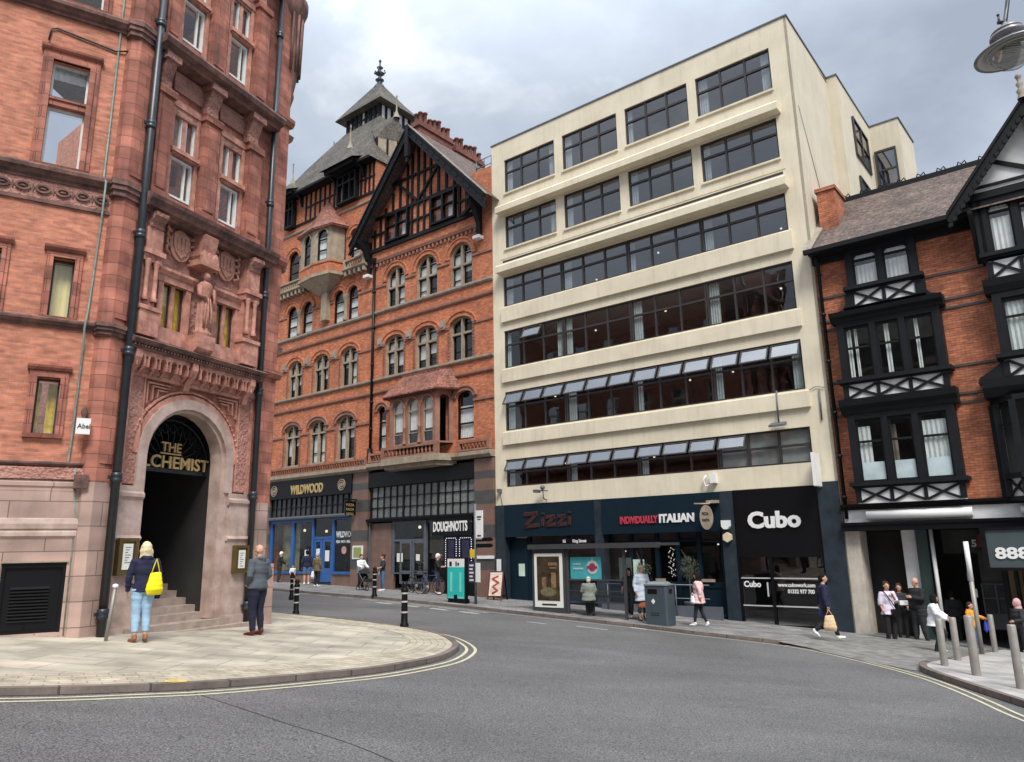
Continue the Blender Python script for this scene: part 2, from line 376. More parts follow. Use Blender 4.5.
def road_mat():
    T = NT('asphalt'); co = coords(T)
    n = T.add('ShaderNodeTexNoise', {'Vector': co, 'Scale': 48., 'Detail': 3., 'Roughness': .8}); r = T.add('ShaderNodeMapRange', {0: n.outputs[0], 1: .36, 2: .66, 3: .2, 4: 2.3})
    n2 = T.add('ShaderNodeTexNoise', {'Vector': co, 'Scale': .35, 'Detail': 5., 'Roughness': .6}); r2 = T.add('ShaderNodeMapRange', {0: n2.outputs[0], 1: .3, 2: .7, 3: .86, 4: 1.12})
    v = T.add('ShaderNodeTexVoronoi', {'Vector': co, 'Scale': 55.}); r3 = T.add('ShaderNodeMapRange', {0: v.outputs[0], 1: 0., 2: .55, 3: 1.25, 4: .8})
    m1 = T.add('ShaderNodeMath', {0: r.outputs[0], 1: r2.outputs[0]}, operation='MULTIPLY'); m2 = T.add('ShaderNodeMath', {0: m1.outputs[0], 1: r3.outputs[0]}, operation='MULTIPLY')
    vp = T.add('ShaderNodeTexNoise', {'Vector': T.add('ShaderNodeMapping', {'Vector': co, 'Rotation': (0, 0, -.66), 'Scale': (.16, .5, 1)}).outputs[0], 'Scale': 1.3, 'Detail': 6., 'Roughness': .7})
    rp_ = T.add('ShaderNodeMapRange', {0: vp.outputs[0], 1: .42, 2: .62, 3: 1.08, 4: .86}); m2 = T.add('ShaderNodeMath', {0: m2.outputs[0], 1: rp_.outputs[0]}, operation='MULTIPLY')
    # worn tyre arcs of the turn
    dv_ = T.add('ShaderNodeVectorMath', {0: co, 1: (-2.2, 19.0, 0.)}, operation='DISTANCE')
    wv = T.add('ShaderNodeMath', {0: dv_.outputs['Value'], 1: 1.15}, operation='MULTIPLY'); sn = T.add('ShaderNodeMath', {0: wv.outputs[0]}, operation='SINE')
    r5 = T.add('ShaderNodeMapRange', {0: sn.outputs[0], 1: .3, 2: 1., 3: 1., 4: .84}); m3 = T.add('ShaderNodeMath', {0: m2.outputs[0], 1: r5.outputs[0]}, operation='MULTIPLY')
    sc = T.add('ShaderNodeVectorMath', {0: (.110, .107, .105)}, operation='SCALE'); T.link(m3.outputs[0], sc.inputs['Scale'])
    T.link(sc.outputs[0], T.b.inputs['Base Color']); T.b.inputs['Roughness'].default_value = .75
    bp = T.add('ShaderNodeBump', {'Strength': .7, 'Distance': .01, 'Height': n.outputs[0]}); T.link(bp.outputs[0], T.b.inputs['Normal']); return T.mat
def strip_mat(name, c1, c2, mortar, bw, bh, ms=.012, rough=.8):
    T = NT(name); co = coords(T, 'UV')
    bt = T.add('ShaderNodeTexBrick', {'Vector': co, 'Color1': c4(c1), 'Color2': c4(c2), 'Mortar': c4(mortar), 'Scale': 1., 'Mortar Size': ms, 'Mortar Smooth': .1, 'Brick Width': bw, 'Row Height': bh})
    n = T.add('ShaderNodeTexNoise', {'Vector': coords(T), 'Scale': 2.5, 'Detail': 8., 'Roughness': .75}); r = T.add('ShaderNodeMapRange', {0: n.outputs[0], 1: .3, 2: .7, 3: .55, 4: 1.3})
    sc = T.add('ShaderNodeVectorMath', {0: bt.outputs[0]}, operation='SCALE'); T.link(r.outputs[0], sc.inputs['Scale'])
    T.link(sc.outputs[0], T.b.inputs['Base Color']); T.b.inputs['Roughness'].default_value = rough
    bp = T.add('ShaderNodeBump', {'Strength': .6, 'Distance': .01, 'Height': bt.outputs['Fac']}, invert=True); T.link(bp.outputs[0], T.b.inputs['Normal']); return T.mat

M = {}
M['asphalt'] = road_mat()
M['asphalt_old'] = mat('asphalt_old', (.15, .145, .135), .85, .3, 3., .4, 90., col2=(.19, .185, .17))
M['paint'] = mat('line_paint', (.60, .54, .34), .7, .3, 7., .2, 80, col2=(.45, .41, .29))
M['whitepaint'] = mat('white_line_paint', (.45, .45, .42), .7, .3, 9.)
M['flag'] = brick('sandstone_flags', (.43, .385, .30), (.35, .315, .255), (.2, .175, .14), .95, .62, .010, .8, dirt=.35, dark=(.16, .14, .11), flat=True, var=.25, bump=.5, dirtscale=1.6)
M['flag_grey'] = brick('grey_flags', (.22, .215, .205), (.17, .165, .16), (.08, .08, .078), .6, .45, .01, .85, dirt=.3, dark=(.09, .085, .08), flat=True, var=.3)
M['flag_pale'] = brick('pale_flags', (.38, .36, .34), (.31, .3, .28), (.14, .13, .12), .9, .6, .01, .8, dirt=.3, dark=(.14, .13, .12), flat=True, var=.25)
M['setts'] = strip_mat('stone_setts', (.46, .405, .30), (.37, .325, .245), (.24, .21, .165), .3, .14, .008)
M['kerb'] = strip_mat('kerb_stone', (.19, .15, .13), (.13, .105, .09), (.06, .055, .05), .95, 1., .015)
M['tbrick'] = brick('salmon_brick', (.56, .21, .125), (.44, .15, .09), (.40, .25, .19), .22, .07, .006, dirt=.4, dark=(.17, .07, .05), var=.22)
M['terra'] = brick('terracotta_blocks', (.43, .165, .115), (.28, .10, .07), (.12, .06, .05), .42, .24, .006, dirt=.85, dirtscale=1.8, dark=(.08, .04, .035), var=.35)
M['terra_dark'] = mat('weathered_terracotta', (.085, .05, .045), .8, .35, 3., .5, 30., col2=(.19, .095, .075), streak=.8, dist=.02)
M['carved'] = carved('carved_terracotta', (.16, .07, .055), (.47, .24, .19), 11)
M['carved_fine'] = carved('fine_carved_terracotta', (.26, .11, .085), (.52, .27, .215), 18)
M['terra_pink'] = mat('pink_terracotta', (.40, .17, .125), .75, .3, 5., .4, 30., col2=(.50, .25, .19), streak=.6, dist=.015)
M['statue'] = carved('statue_stone', (.34, .155, .115), (.44, .23, .17), 9, strength=.3)
M['granite'] = brick('pink_granite_blocks', (.44, .30, .25), (.37, .255, .215), (.15, .11, .095), 1.15, .42, .009, .6, dirt=.4, dark=(.17, .12, .1), var=.25, bump=.35)
M['granite_s'] = mat('pink_granite', (.40, .27, .225), .6, .22, 3., .25, 120., col2=(.44, .34, .3), streak=.25)
M['steps'] = mat('granite_steps', (.33, .26, .22), .7, .25, 4., .3, 90.)
M['obrick'] = brick('orange_brick', (.58, .195, .09), (.43, .135, .065), (.30, .16, .10), .225, .075, .007, dirt=.5, dark=(.15, .06, .04), var=.3)
M['rbrick'] = brick('mottled_orange_brick', (.56, .19, .09), (.40, .125, .062), (.17, .1, .07), .225, .075, .008, dirt=.4, dark=(.10, .05, .035), var=.4)
M['bstone'] = mat('buff_stone', (.32, .26, .19), .8, .25, 3., .3, 40., streak=.5)
M['palestone'] = mat('pale_limestone', (.5, .45, .38), .8, .2, 3., .2, 40., streak=.35)
M['gstone'] = mat('grey_stone', (.30, .26, .21), .8, .25, 3., .3, 40., streak=.5)
M['redstone'] = mat('red_stone', (.27, .13, .09), .8, .25, 2.5, .4, 40., streak=.4)
M['redtile'] = roofmat('red_clay_tiles', (.30, .12, .085), (.2, .085, .06))
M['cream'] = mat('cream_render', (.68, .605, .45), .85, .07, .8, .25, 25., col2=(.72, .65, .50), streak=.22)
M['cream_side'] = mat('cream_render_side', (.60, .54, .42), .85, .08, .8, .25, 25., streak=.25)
M['slate'] = roofmat('grey_slate', (.12, .105, .085), (.085, .077, .065), .25, .16)
M['tile'] = roofmat('brown_tiles', (.15, .105, .085), (.095, .075, .065), .17, .13)
M['timber'] = mat('black_timber', (.007, .008, .010), .6, .3, 4., .3, 30., streak=.2, spec=.25)
M['black'] = mat('black_gloss_paint', (.004, .004, .005), .4, .2, 4., spec=.25)
M['pipe'] = mat('black_cast_iron', (.02, .026, .034), .38, .3, 5., .1)
M['frame'] = mat('dark_bronze_frame', (.035, .03, .03), .45, .2, 5.)
M['whitepanel'] = mat('white_panel', (.72, .72, .72), .6, .08, 4., streak=.12)
M['white'] = mat('white_plastic', (.75, .75, .74), .5, .05)
M['navy'] = mat('navy_fascia', (.003, .014, .024), .6, .12, 3., spec=.2)
M['greystone'] = mat('dark_blue_granite', (.02, .03, .040), .55, .35, 2.5, .2, 120., streak=.3, spec=.3)
M['brownstone'] = mat('polished_brown_stone', (.17, .10, .075), .5, .2, 2.)
M['bandstone'] = mat('dark_band_stone', (.065, .062, .06), .5, .2, 2.)
M['blue'] = mat('bright_blue_paint', (.025, .10, .30), .45, .1)
M['greyshop'] = mat('grey_shopfront_paint', (.09, .1, .12), .5, .15)
M['glass'] = glass('window_glass')
M['shopglass'] = glass('shop_glass', (.85, .88, .9), 1.5, .01, 1.2); M['officeglass'] = glass('coated_office_glass', (.95, .93, .97), 1.6, .01, 2.8)
M['leaded'] = mat('leaded_obscure_glass', (.16, .17, .165), .25, .3, 5., .5, 8.)
M['leaded_dark'] = mat('dark_leaded_glass', (.035, .036, .04), .25, .3, 5., .5, 8.)
M['chimney_brick'] = brick('dark_red_brick', (.24, .075, .05), (.17, .06, .045), (.1, .06, .05), .225, .075, .008, dirt=.5)
M['lowglass'] = glass('plain_glass', (.93, .95, .95), 1.55, .01, 1.4)
M['shelter'] = mat('dark_grey_metal', (.045, .046, .05), .5, .15)
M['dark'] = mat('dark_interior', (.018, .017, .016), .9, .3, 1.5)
M['interior'] = mat('interior_wall', (.065, .066, .066), .9, .4, 1.2)
M['officeceil'] = mat('office_ceiling', (.30, .29, .28), .9, .1)
M['curtain'] = mat('pale_curtain', (.66, .70, .68), .9, .1, 6.)
M['officecurtain'] = mat('grey_green_curtain', (.34, .40, .39), .9, .15, 6.)
M['blind'] = mat('pale_blind', (.72, .73, .70), .9, .1, 6.)
M['yellowblind'] = mat('yellow_blind', (.85, .74, .36), .9, .1, 2.)
M['amber'] = mat('amber_curtain', (.72, .50, .05), .9, .45, 6.)
M['gold'] = mat('gold_letters', (.5, .36, .16), .4, .15, metal=.3)
M['brass'] = mat('aged_brass', (.16, .115, .045), .4, .2, metal=.6)
M['paper'] = mat('printed_paper', (.7, .7, .66), .8, .05)
M['steel'] = mat('brushed_steel', (.27, .25, .225), .5, .15, 5., metal=.3)
M['galv'] = mat('galvanised_grey', (.13, .14, .15), .5, .15, 4., metal=.3)
M['verd'] = mat('verdigris_conduit', (.2, .27, .24), .6, .35, 12.)
M['lamp_white'] = emis('lamp_glow', (1, .85, .6), .45)
# ================================================================== GROUND
def smooth(pts, n=6):
    """Catmull-Rom through the points"""
    P = [Vector(p) for p in pts]; o = []
    for i in range(len(P)-1):
        a, b, c, d = P[max(i-1, 0)], P[i], P[i+1], P[min(i+2, len(P)-1)]
        for k in range(n):
            t = k/n; o.append(.5*((2*b)+(c-a)*t+(2*a-5*b+4*c-d)*t*t+(3*b-a-3*c+d)*t*t*t))
    o.append(P[-1]); return o
def offset(pts, d):
    o = []
    for i, p in enumerate(pts):
        t = (pts[min(i+1, len(pts)-1)]-pts[max(i-1, 0)]).normalized(); o.append(p+Vector((-t.y, t.x))*d)
    return o
def ribbon(mb, A, B, h, m=0):
    s = 0
    for i in range(len(A)-1):
        l = (A[i+1]-A[i]).length; wd = (B[i]-A[i]).length; p = [A[i], A[i+1], B[i+1], B[i]]
        hh = h if isinstance(h, (list, tuple)) else (h, h)
        mb.face([(p[0].x, p[0].y, gz(p[0].x, p[0].y, hh[0])), (p[1].x, p[1].y, gz(p[1].x, p[1].y, hh[0])), (p[2].x, p[2].y, gz(p[2].x, p[2].y, hh[1])), (p[3].x, p[3].y, gz(p[3].x, p[3].y, hh[1]))], m, False, [(s, 0), (s+l, 0), (s+l, wd), (s, wd)]); s += l
def flat(mb, pts, h, m=0, step=1.5):
    """sheet that follows the ground, cut fine enough to lie on it"""
    from mathutils.geometry import tessellate_polygon
    P = [Vector((p[0], p[1], 0)) for p in pts]; bm = bmesh.new(); vs = [bm.verts.new(p) for p in P]
    for t in tessellate_polygon([P]):
        try: bm.faces.new([vs[i] for i in t])
        except ValueError: pass
    for _ in range(7):
        ed = [e_ for e_ in bm.edges if e_.calc_length() > step]
        if not ed: break
        bmesh.ops.subdivide_edges(bm, edges=ed, cuts=1); bmesh.ops.triangulate(bm, faces=bm.faces)
    for f in bm.faces:
        q = [v.co for v in f.verts]
        if (q[1]-q[0]).cross(q[2]-q[0]).z < 0: q.reverse()
        mb.face([(c.x, c.y, gz(c.x, c.y, h)) for c in q], m)
    bm.free()
RD = -.075
g = MB(); xs_ = [-120, -60]+[i*2.5 for i in range(-16, 17)]+[60, 120]; ys_ = [-60, -20]+[i*2.5 for i in range(-4, 25)]+[90, 150]
g.grid([[(x, y, gz(max(-60, min(60, x)), min(y, 60), RD)) for x in xs_] for y in ys_], 0, True); setting('road', g, M['asphalt'])

LK = smooth([(-24, 1), (-14, 5.1), (-9, 7.1), (-5.7, 8.6), (-4.43, 9.38), (-3.9, 9.78), (-3.29, 10.42), (-2.76, 11.04), (-2.18, 11.8), (-1.7, 12.7), (-1.3, 13.74), (-1.14, 14.86), (-1.18, 15.75), (-1.49, 16.87), (-1.95, 17.75), (-2.74, 18.55), (-3.57, 19.1), (-4.99, 19.8), (-6.51, 20.5), (-12, 23.6), (-28, 36)])
LKi = offset(LK, .13); LS = offset(LK, 1.0)
m_ = MB(); flat(m_, [(p.x, p.y) for p in LKi]+[(-50, 36), (-50, 1)], 0); setting('pavement', m_, M['flag'])
m_ = MB(); ribbon(m_, LKi, LS, .005); setting('pavement_edge_setts', m_, M['setts'])
def kerbface(m_, A, h0, h1):
    s_ = 0
    for i in range(len(A)-1):
        l = (A[i+1]-A[i]).length
        m_.face([(A[i].x, A[i].y, gz(A[i].x, A[i].y, h0)), (A[i+1].x, A[i+1].y, gz(A[i+1].x, A[i+1].y, h0)), (A[i+1].x, A[i+1].y, gz(A[i+1].x, A[i+1].y, h1)), (A[i].x, A[i].y, gz(A[i].x, A[i].y, h1))], 0, False, [(s_, 0), (s_+l, 0), (s_+l, .13), (s_, .13)]); s_ += l
m_ = MB(); ribbon(m_, LK, LKi, .012); kerbface(m_, LK, RD, .012); setting('kerb', m_, M['kerb'])
FK = smooth([(6.8, 20.1), (5.6, 20.95), (4.84, 21.5), (3.81, 22.4), (-.5, 25.85), (-5.6, 29.85), (-12, 34.0), (-40, 56)], 5); FKi = offset(FK, -.15)
m_ = MB(); flat(m_, [(p.x, p.y) for p in FKi]+[(-36, 66), (14.2, 24.5), (9.6, 22.2)], 0); setting('far_pavement', m_, M['flag_grey'])
m_ = MB(); ribbon(m_, FK, FKi, .01); kerbface(m_, FK, RD, .01); setting('far_kerb', m_, M['kerb'])
# vehicle crossing in front of the timber building
m_ = MB(); flat(m_, [(6.7, 20.05), (7.25, 19.2), (7.7, 17.6), (8.2, 16.4), (20, 13), (34, 16), (20, 26), (14.2, 24.7), (9.6, 22.35)], -.065, step=.6)
def ramp(x, y):     # dropped kerb: level with the road at its edge, with the pavement at the back
    d = min(max(((x-6.8)*.36+(y-20.1)*.93+1.0)/1.0, 0), 1); return -.065+.068*d
m_.v = [(x, y, gz(x, y, ramp(x, y))) for x, y, z in m_.v]; setting('crossing', m_, M['asphalt_old'])
RK = smooth([(12.9, 21.0), (10.9, 19.1), (9.7, 18.0), (8.9, 17.25), (8.45, 16.55), (8.24, 15.85), (8.14, 15.), (8.06, 13.8), (8.0, 12.4), (7.95, 10), (7.9, 4), (7.9, -6)])
RKi = offset(RK, .15)
m_ = MB(); flat(m_, [(p.x, p.y) for p in RKi]+[(30, -6), (30, 13), (15.5, 21.4)], .03); setting('right_pavement', m_, M['flag_pale'])
m_ = MB(); ribbon(m_, RK, RKi, .035); kerbface(m_, RK, RD, .035); setting('right_kerb', m_, M['kerb'])
# painted lines, each a sheet 4 mm above the road
m_ = MB()
for o_ in (-.12, -.29): ribbon(m_, offset(LK[8:92], o_), offset(LK[8:92], o_-.06), RD+.006)
setting('double_yellow_lines', m_, M['paint'])
m_ = MB()
YR = smooth([(-5.8, 29.5), (-.6, 25.35), (3.4, 22.35), (4.8, 21.2), (6.34, 20.1), (7.15, 19.0), (7.62, 17.3), (7.85, 15.7), (7.78, 14.4), (7.58, 13.1), (7.28, 11.5), (7.15, 9), (7.1, 0)])
ribbon(m_, YR, offset(YR, -.06), RD+.006)
YS = YR[26:]; ribbon(m_, offset(YS, .2), offset(YS, .14), RD+.006); setting('kerbside_yellow_lines', m_, M['paint'])
m_ = MB()
def dash(a, b, w_=.05):
    a, b = Vector(a), Vector(b); n = (b-a).normalized(); n = Vector((-n.y, n.x))*w_; p = [a-n, b-n, b+n, a+n]; m_.face([(q.x, q.y, gz(q.x, q.y, RD+.006)) for q in p])
dash((.3, 22.55), (.85, 22.15)); dash((1.69, 22.0), (2.5, 21.35)); dash((3.3, 22.5), (3.7, 22.2))
for i in range(8):
    a = Vector((-.9, 25.1))+Vector((-.78, .62))*i*1.35; dash(a, a+Vector((-.78, .62))*.9)
    if i < 4: dash(a+Vector((-.3, -.5)), a+Vector((-.3, -.5))+Vector((-.78, .62))*.8, .12)
setting('white_road_markings', m_, M['whitepaint'])
# tar-sealed road joint
m_ = MB(); cr = smooth([(-4.1, 9.68), (-3.2, 8.95), (-2.5, 8.37), (-1.36, 7.44), (-.5, 6.2), (.1, 4)], 5); ribbon(m_, cr, offset(cr, .011), RD+.005); setting('road_joint', m_, mat('bitumen', (.03, .03, .032), .6))
m_ = MB(); flat(m_, [(-4.3, 9.58), (-4.16, 9.6), (-4.08, 9.72), (-4.12, 9.86), (-4.2, 9.8), (-4.3, 9.88), (-4.34, 9.72)], .0175, step=3); setting('pavement_paint_mark', m_, mat('yellow_mark', (.50, .38, .12), .85, .5, 14))

# ================================================================== THE RED TERRACOTTA CORNER BUILDING
T1 = thing('terracotta_building', 'tall salmon brick and carved terracotta corner building with an arched stair entrance', 'building', WB.M)
def TP(name, mb, m, **k): return bpart(name, mb, m, T1, **k)
A_ = dict(rz=WA_RZ)
def win(parent, x0, x1, z0, z1, y, fm, fw=.05, rise=0, mull=(), trans=(), blind=None, bz=None, name='window', gm=None, loc=(0,0,0), rz=0, sash=None, depth=.06, label=None):
    """framed window in an opening: frame mesh > pane (> blind)"""
    f = MB(); hx = (x0+x1)/2
    if rise:
        P = arc(x0, x1, z1, rise, 10); Q = arc(x0+fw, x1-fw, z1-fw, max(rise-fw*.5, .01), 10)
        P = [(x0, z0)]+P+[(x1, z0)]; Q = [(x0+fw, z0)]+Q+[(x1-fw, z0)]
        for i in range(len(P)-1): f.prism([P[i], P[i+1], Q[i+1], Q[i]], y-depth, y+.02)
    else:
        f.box(x0, x0+fw, y-depth, y+.02, z0, z1); f.box(x1-fw, x1, y-depth, y+.02, z0, z1); f.box(x0+fw, x1-fw, y-depth, y+.02, z1-fw, z1)
    f.box(x0+fw, x1-fw, y-depth, y+.02, z0, z0+fw)
    def ztop(x):
        if not rise: return z1-fw*.5
        t = (x-hx)/((x1-x0)/2); return z1-rise+rise*sqrt(max(0, 1-t*t))-fw*.5
    for q in mull:
        x, wd = (q if isinstance(q, tuple) else (q, fw)); f.box(x-wd/2, x+wd/2, y-depth+.004, y+.018, z0+fw, ztop(x))
    for q in trans:
        z, wd = (q if isinstance(q, tuple) else (q, fw)); f.box(x0+fw, x1-fw, y-depth+.002, y+.019, z-wd/2, z+wd/2)
    o = part(name, f, fm, parent, loc=loc, rz=rz, label=label)
    g_ = MB()
    if rise: g_.face([(x, y-.01, z) for x, z in [(x0+.01, z0+.01)]+arc(x0+.01, x1-.01, z1-.01, rise, 10)+[(x1-.01, z0+.01)]])
    else: g_.face([(x0+.01, y-.01, z0+.01), (x1-.01, y-.01, z0+.01), (x1-.01, y-.01, z1-.01), (x0+.01, y-.01, z1-.01)])
    part('pane', g_, gm or M['glass'], o, fix=False)
    if blind:
        b = MB()
        for (a, c, p, q) in (bz or [(x0+.02, x1-.02, z0+.02, z1-.02)]):
            n = max(2, int((c-a)/.05))     # hanging folds
            rows = [[(a+(c-a)*i/n, y+.05+.02*(i % 2), z) for i in range(n+1)] for z in (p, q)]; b.grid(rows, 0, False)
        part('curtain', b, blind, o, fix=False)
    return o
# wall A (left): lower granite, brick above
hA = [(-.92, -.57, 3.68, 4.68), (-.9, -.56, 5.8, 6.92), (-2.0, -1.68, 5.8, 6.92), (-1.3, -.69, 8.68, 10.86), (-1.22, -.6, 12.15, 14.2), (-2.0, -1.66, 3.68, 4.68), (-1.3, -.69, 15, 17)]
for k in range(1, 6): hA += [(-.92-1.1*k-1.1, -.57-1.1*k-1.1, 3.68, 4.68), (-.9-1.1*k-1.1, -.56-1.1*k-1.1, 5.8, 6.92)]
for k in range(1, 4): hA += [(-1.3-2*k, -.69-2*k, 8.68, 10.86)]
b_ = MB(); b_.wall(-9, .02, 3.05, 18, hA, 0, .22, 0); TP('brick_wall', b_, M['tbrick'], **A_)
b_ = MB(); b_.wall(-9, .02, -.3, 2.9, [(-1.08, -.16, .36, 1.5)], -.06, .2, 0); b_.prof([(-.06, 2.9), (-.06, 2.86), (-.09, 2.84), (-.09, 2.78), (-.065, 2.75), (-.065, 2.7), (0, 2.7), (0, 2.9)], -9, .02); TP('granite_base', b_, M['granite'], **A_)
b_ = MB(); b_.prof([(-.06, 2.24), (-.11, 2.22), (-.125, 2.14), (-.11, 2.06), (-.08, 2.04), (-.1, 2.0), (-.1, 1.94), (-.06, 1.9)], -9, .0); b_.box(-9, -.17, -.1, -.05, .0, .33); TP('granite_moulding', b_, M['granite_s'], **A_)
b_ = MB(); b_.box(-9, .02, -.08, 0, 2.9, 3.1); TP('carved_band', b_, M['carved_fine'], **A_)
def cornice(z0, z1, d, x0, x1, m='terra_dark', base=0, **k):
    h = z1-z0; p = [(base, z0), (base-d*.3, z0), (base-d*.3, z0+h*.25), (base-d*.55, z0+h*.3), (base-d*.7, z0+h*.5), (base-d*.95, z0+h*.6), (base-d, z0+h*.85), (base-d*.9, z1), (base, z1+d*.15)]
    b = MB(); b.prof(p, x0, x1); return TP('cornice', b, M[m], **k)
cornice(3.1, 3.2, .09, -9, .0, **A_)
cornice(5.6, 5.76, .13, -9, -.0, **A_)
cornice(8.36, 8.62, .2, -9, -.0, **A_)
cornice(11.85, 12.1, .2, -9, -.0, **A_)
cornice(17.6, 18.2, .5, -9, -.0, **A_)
b_ = MB(); b_.box(-9, .0, -.045, 0, 7.93, 8.0); b_.box(-9, 0, -.035, 0, 8.0, 8.36, 1)
for i in range(28):
    x = -.25-.315*i; c = [(x+.125*cos(t*pi/8), 8.18+.085*sin(t*pi/8)) for t in range(16)]; d_ = [(x+.085*cos(t*pi/8), 8.18+.05*sin(t*pi/8)) for t in range(16)]
    for j in range(16): b_.prism([c[j], c[(j+1) % 16], d_[(j+1) % 16], d_[j]], -.075, -.03, 0)
    b_.ball((x, -.04, 8.18), .06, 0, 6, (1, .6, .45)); b_.prism([(x-.157, 8.27), (x-.13, 8.19), (x-.157, 8.1), (x-.185, 8.19)], -.055, -.03, 0)
TP('roundel_frieze', b_, [M['terra_dark'], M['carved_fine']], **A_)
def surround(x0, x1, z0, z1, w_, **k):
    b = MB()
    for (a, c, d) in ((w_, .05, 0), (w_*.55, .085, 0)):
        b.box(x0-a, x0-.001, -c, -.001, z0, z1); b.box(x1+.001, x1+a, -c, -.001, z0, z1); b.box(x0-a, x1+a, -c-.003, -.001, z1, z1+a)
    b.prof([(-.001, z1+w_), (-.07, z1+w_), (-.12, z1+w_+.05), (-.13, z1+w_+.09), (-.001, z1+w_+.11)], x0-w_-.04, x1+w_+.04)
    b.prof([(-.001, z0-.08), (-.08, z0-.07), (-.1, z0-.001), (-.001, z0)], x0-w_, x1+w_)
    return TP('window_surround', b, M['terra'], **k)
surround(-1.3, -.69, 8.7, 10.86, .17, **A_); surround(-.92, -.57, 3.68, 4.68, .12, **A_); surround(-.9, -.56, 5.8, 6.92, .12, **A_); surround(-2.0, -1.68, 5.8, 6.92, .12, **A_); surround(-1.22, -.6, 12.2, 14.2, .15, **A_)
b_ = MB(); b_.box(-1.3, -.69, -.03, .16, 9.93, 10.09); b_.box(-1.32, -.67, -.06, .1, 10.04, 10.09); TP('transom', b_, M['terra'], **A_)
win(T1, -1.3, -.69, 10.09, 10.86, .16, M['curtain'], .035, blind=M['blind'], bz=[(-1.28, -.71, 10.6, 10.86)], **A_)
win(T1, -1.3, -.69, 8.68, 9.93, .16, M['curtain'], .035, **A_)
win(T1, -1.22, -.6, 12.15, 14.2, .16, M['curtain'], .035, trans=(13.2,), **A_)
win(T1, -.9, -.56, 5.8, 6.92, .16, M['frame'], .03, blind=M['yellowblind'], **A_)
win(T1, -2.0, -1.68, 5.8, 6.92, .16, M['frame'], .03, blind=M['amber'], bz=[(-2, -1.7, 5.8, 6.5)], **A_)
win(T1, -.92, -.57, 3.68, 4.68, .16, M['frame'], .03, blind=M['amber'], bz=[(-.74, -.58, 3.7, 4.62), (-.91, -.84, 3.7, 4.62)], **A_)
# return wall up the side street, and the round angle turret above
sw = [(1.2+2.3*i, 2.2+2.3*i, z0, z0+2.1) for i in range(6) for z0 in (3.6, 8.8, 12.6)]
b_ = MB(); b_.wall(0, 16, -.5, 18, sw, 0, .25); part('side_wall', b_, M['tbrick'], T1, loc=(4.5, 0, 0), rz=radians(75.6))
b_ = MB(); b_.box(0, 16, -.06, -.001, -.5, 2.8); part('granite_base', b_, M['granite'], T1, loc=(4.5, 0, 0), rz=radians(75.6))
for z0 in (6.2, 8.3, 11.9): b_ = MB(); b_.prof([(0, z0), (-.2, z0+.1), (-.25, z0+.25), (0, z0+.3)], 0, 16); part('cornice', b_, M['terra_dark'], T1, loc=(4.5, 0, 0), rz=radians(75.6))
for h_ in sw: win(T1, *h_, .16, M['curtain'], .05, trans=((h_[2]+1.4, .12),), loc=(4.5, 0, 0), rz=radians(75.6), blind=M['curtain'], bz=[(h_[0]+.06, h_[0]+.4, h_[2], h_[3]-.1)])
# louvred plant-room door in the granite
b_ = MB(); b_.box(-1.08, -1.03, -.05, .02, .36, 1.5); b_.box(-.21, -.16, -.05, .02, .36, 1.5); b_.box(-1.03, -.21, -.05, .02, 1.42, 1.5); b_.box(-1.03, -.21, .0, .03, .36, 1.42)
part('door_frame', b_, M['black'], T1, **A_)
b_ = MB(); b_.box(-1.0, -.3, -.012, 0, .42, 1.38)
for i in range(11): z = .56+.052*i; b_.prof([(-.012, z), (-.045, z-.012), (-.05, z-.006), (-.012, z+.03)], -.93, -.37)
b_.box(-.7, -.67, -.05, -.012, .47, .5); TP('louvred_door', b_, M['black'], **A_)
b_ = MB(); b_.box(-1.1, -.14, -.1, -.06, 1.5, 1.525); TP('flaking_lintel_edge', b_, M['bstone'], **A_)
# corner pilaster between the two walls
b_ = MB()
b_.vprism([(-.12, -.08), (.0, -.22), (.37, -.2), (.37, .1), (-.1, .2)], -.3, 2.86); TP('granite_pier', b_, M['granite'])
b_ = MB(); b_.vprism([(-.1, -.07), (.02, -.2), (.35, -.18), (.35, .1), (-.1, .2)], 2.86, 18); b_.box(.06, .3, -.215, -.18, 3.2, 5.3); b_.box(.06, .3, -.215, -.18, 5.9, 8.0); b_.box(.06, .3, -.215, -.18, 8.8, 11.6); TP('brick_pilaster', b_, M['terra'])
for z0, z1 in ((5.55, 5.76), (8.3, 8.62), (11.8, 12.1), (14.4, 14.6)):
    b_ = MB()
    for k_, (a, c) in enumerate(((.04, .35), (.08, .65), (.11, 1))):
        b_.vprism([(-.14-a, -.1-a*.5), (.0-a*.3, -.2-a), (.35+a, -.18-a), (.35+a, .1), (-.1, .2)], z0+(z1-z0)*(0, .35, .65)[k_], z0+(z1-z0)*c)
    TP('pilaster_capital', b_, M['terra_dark'])
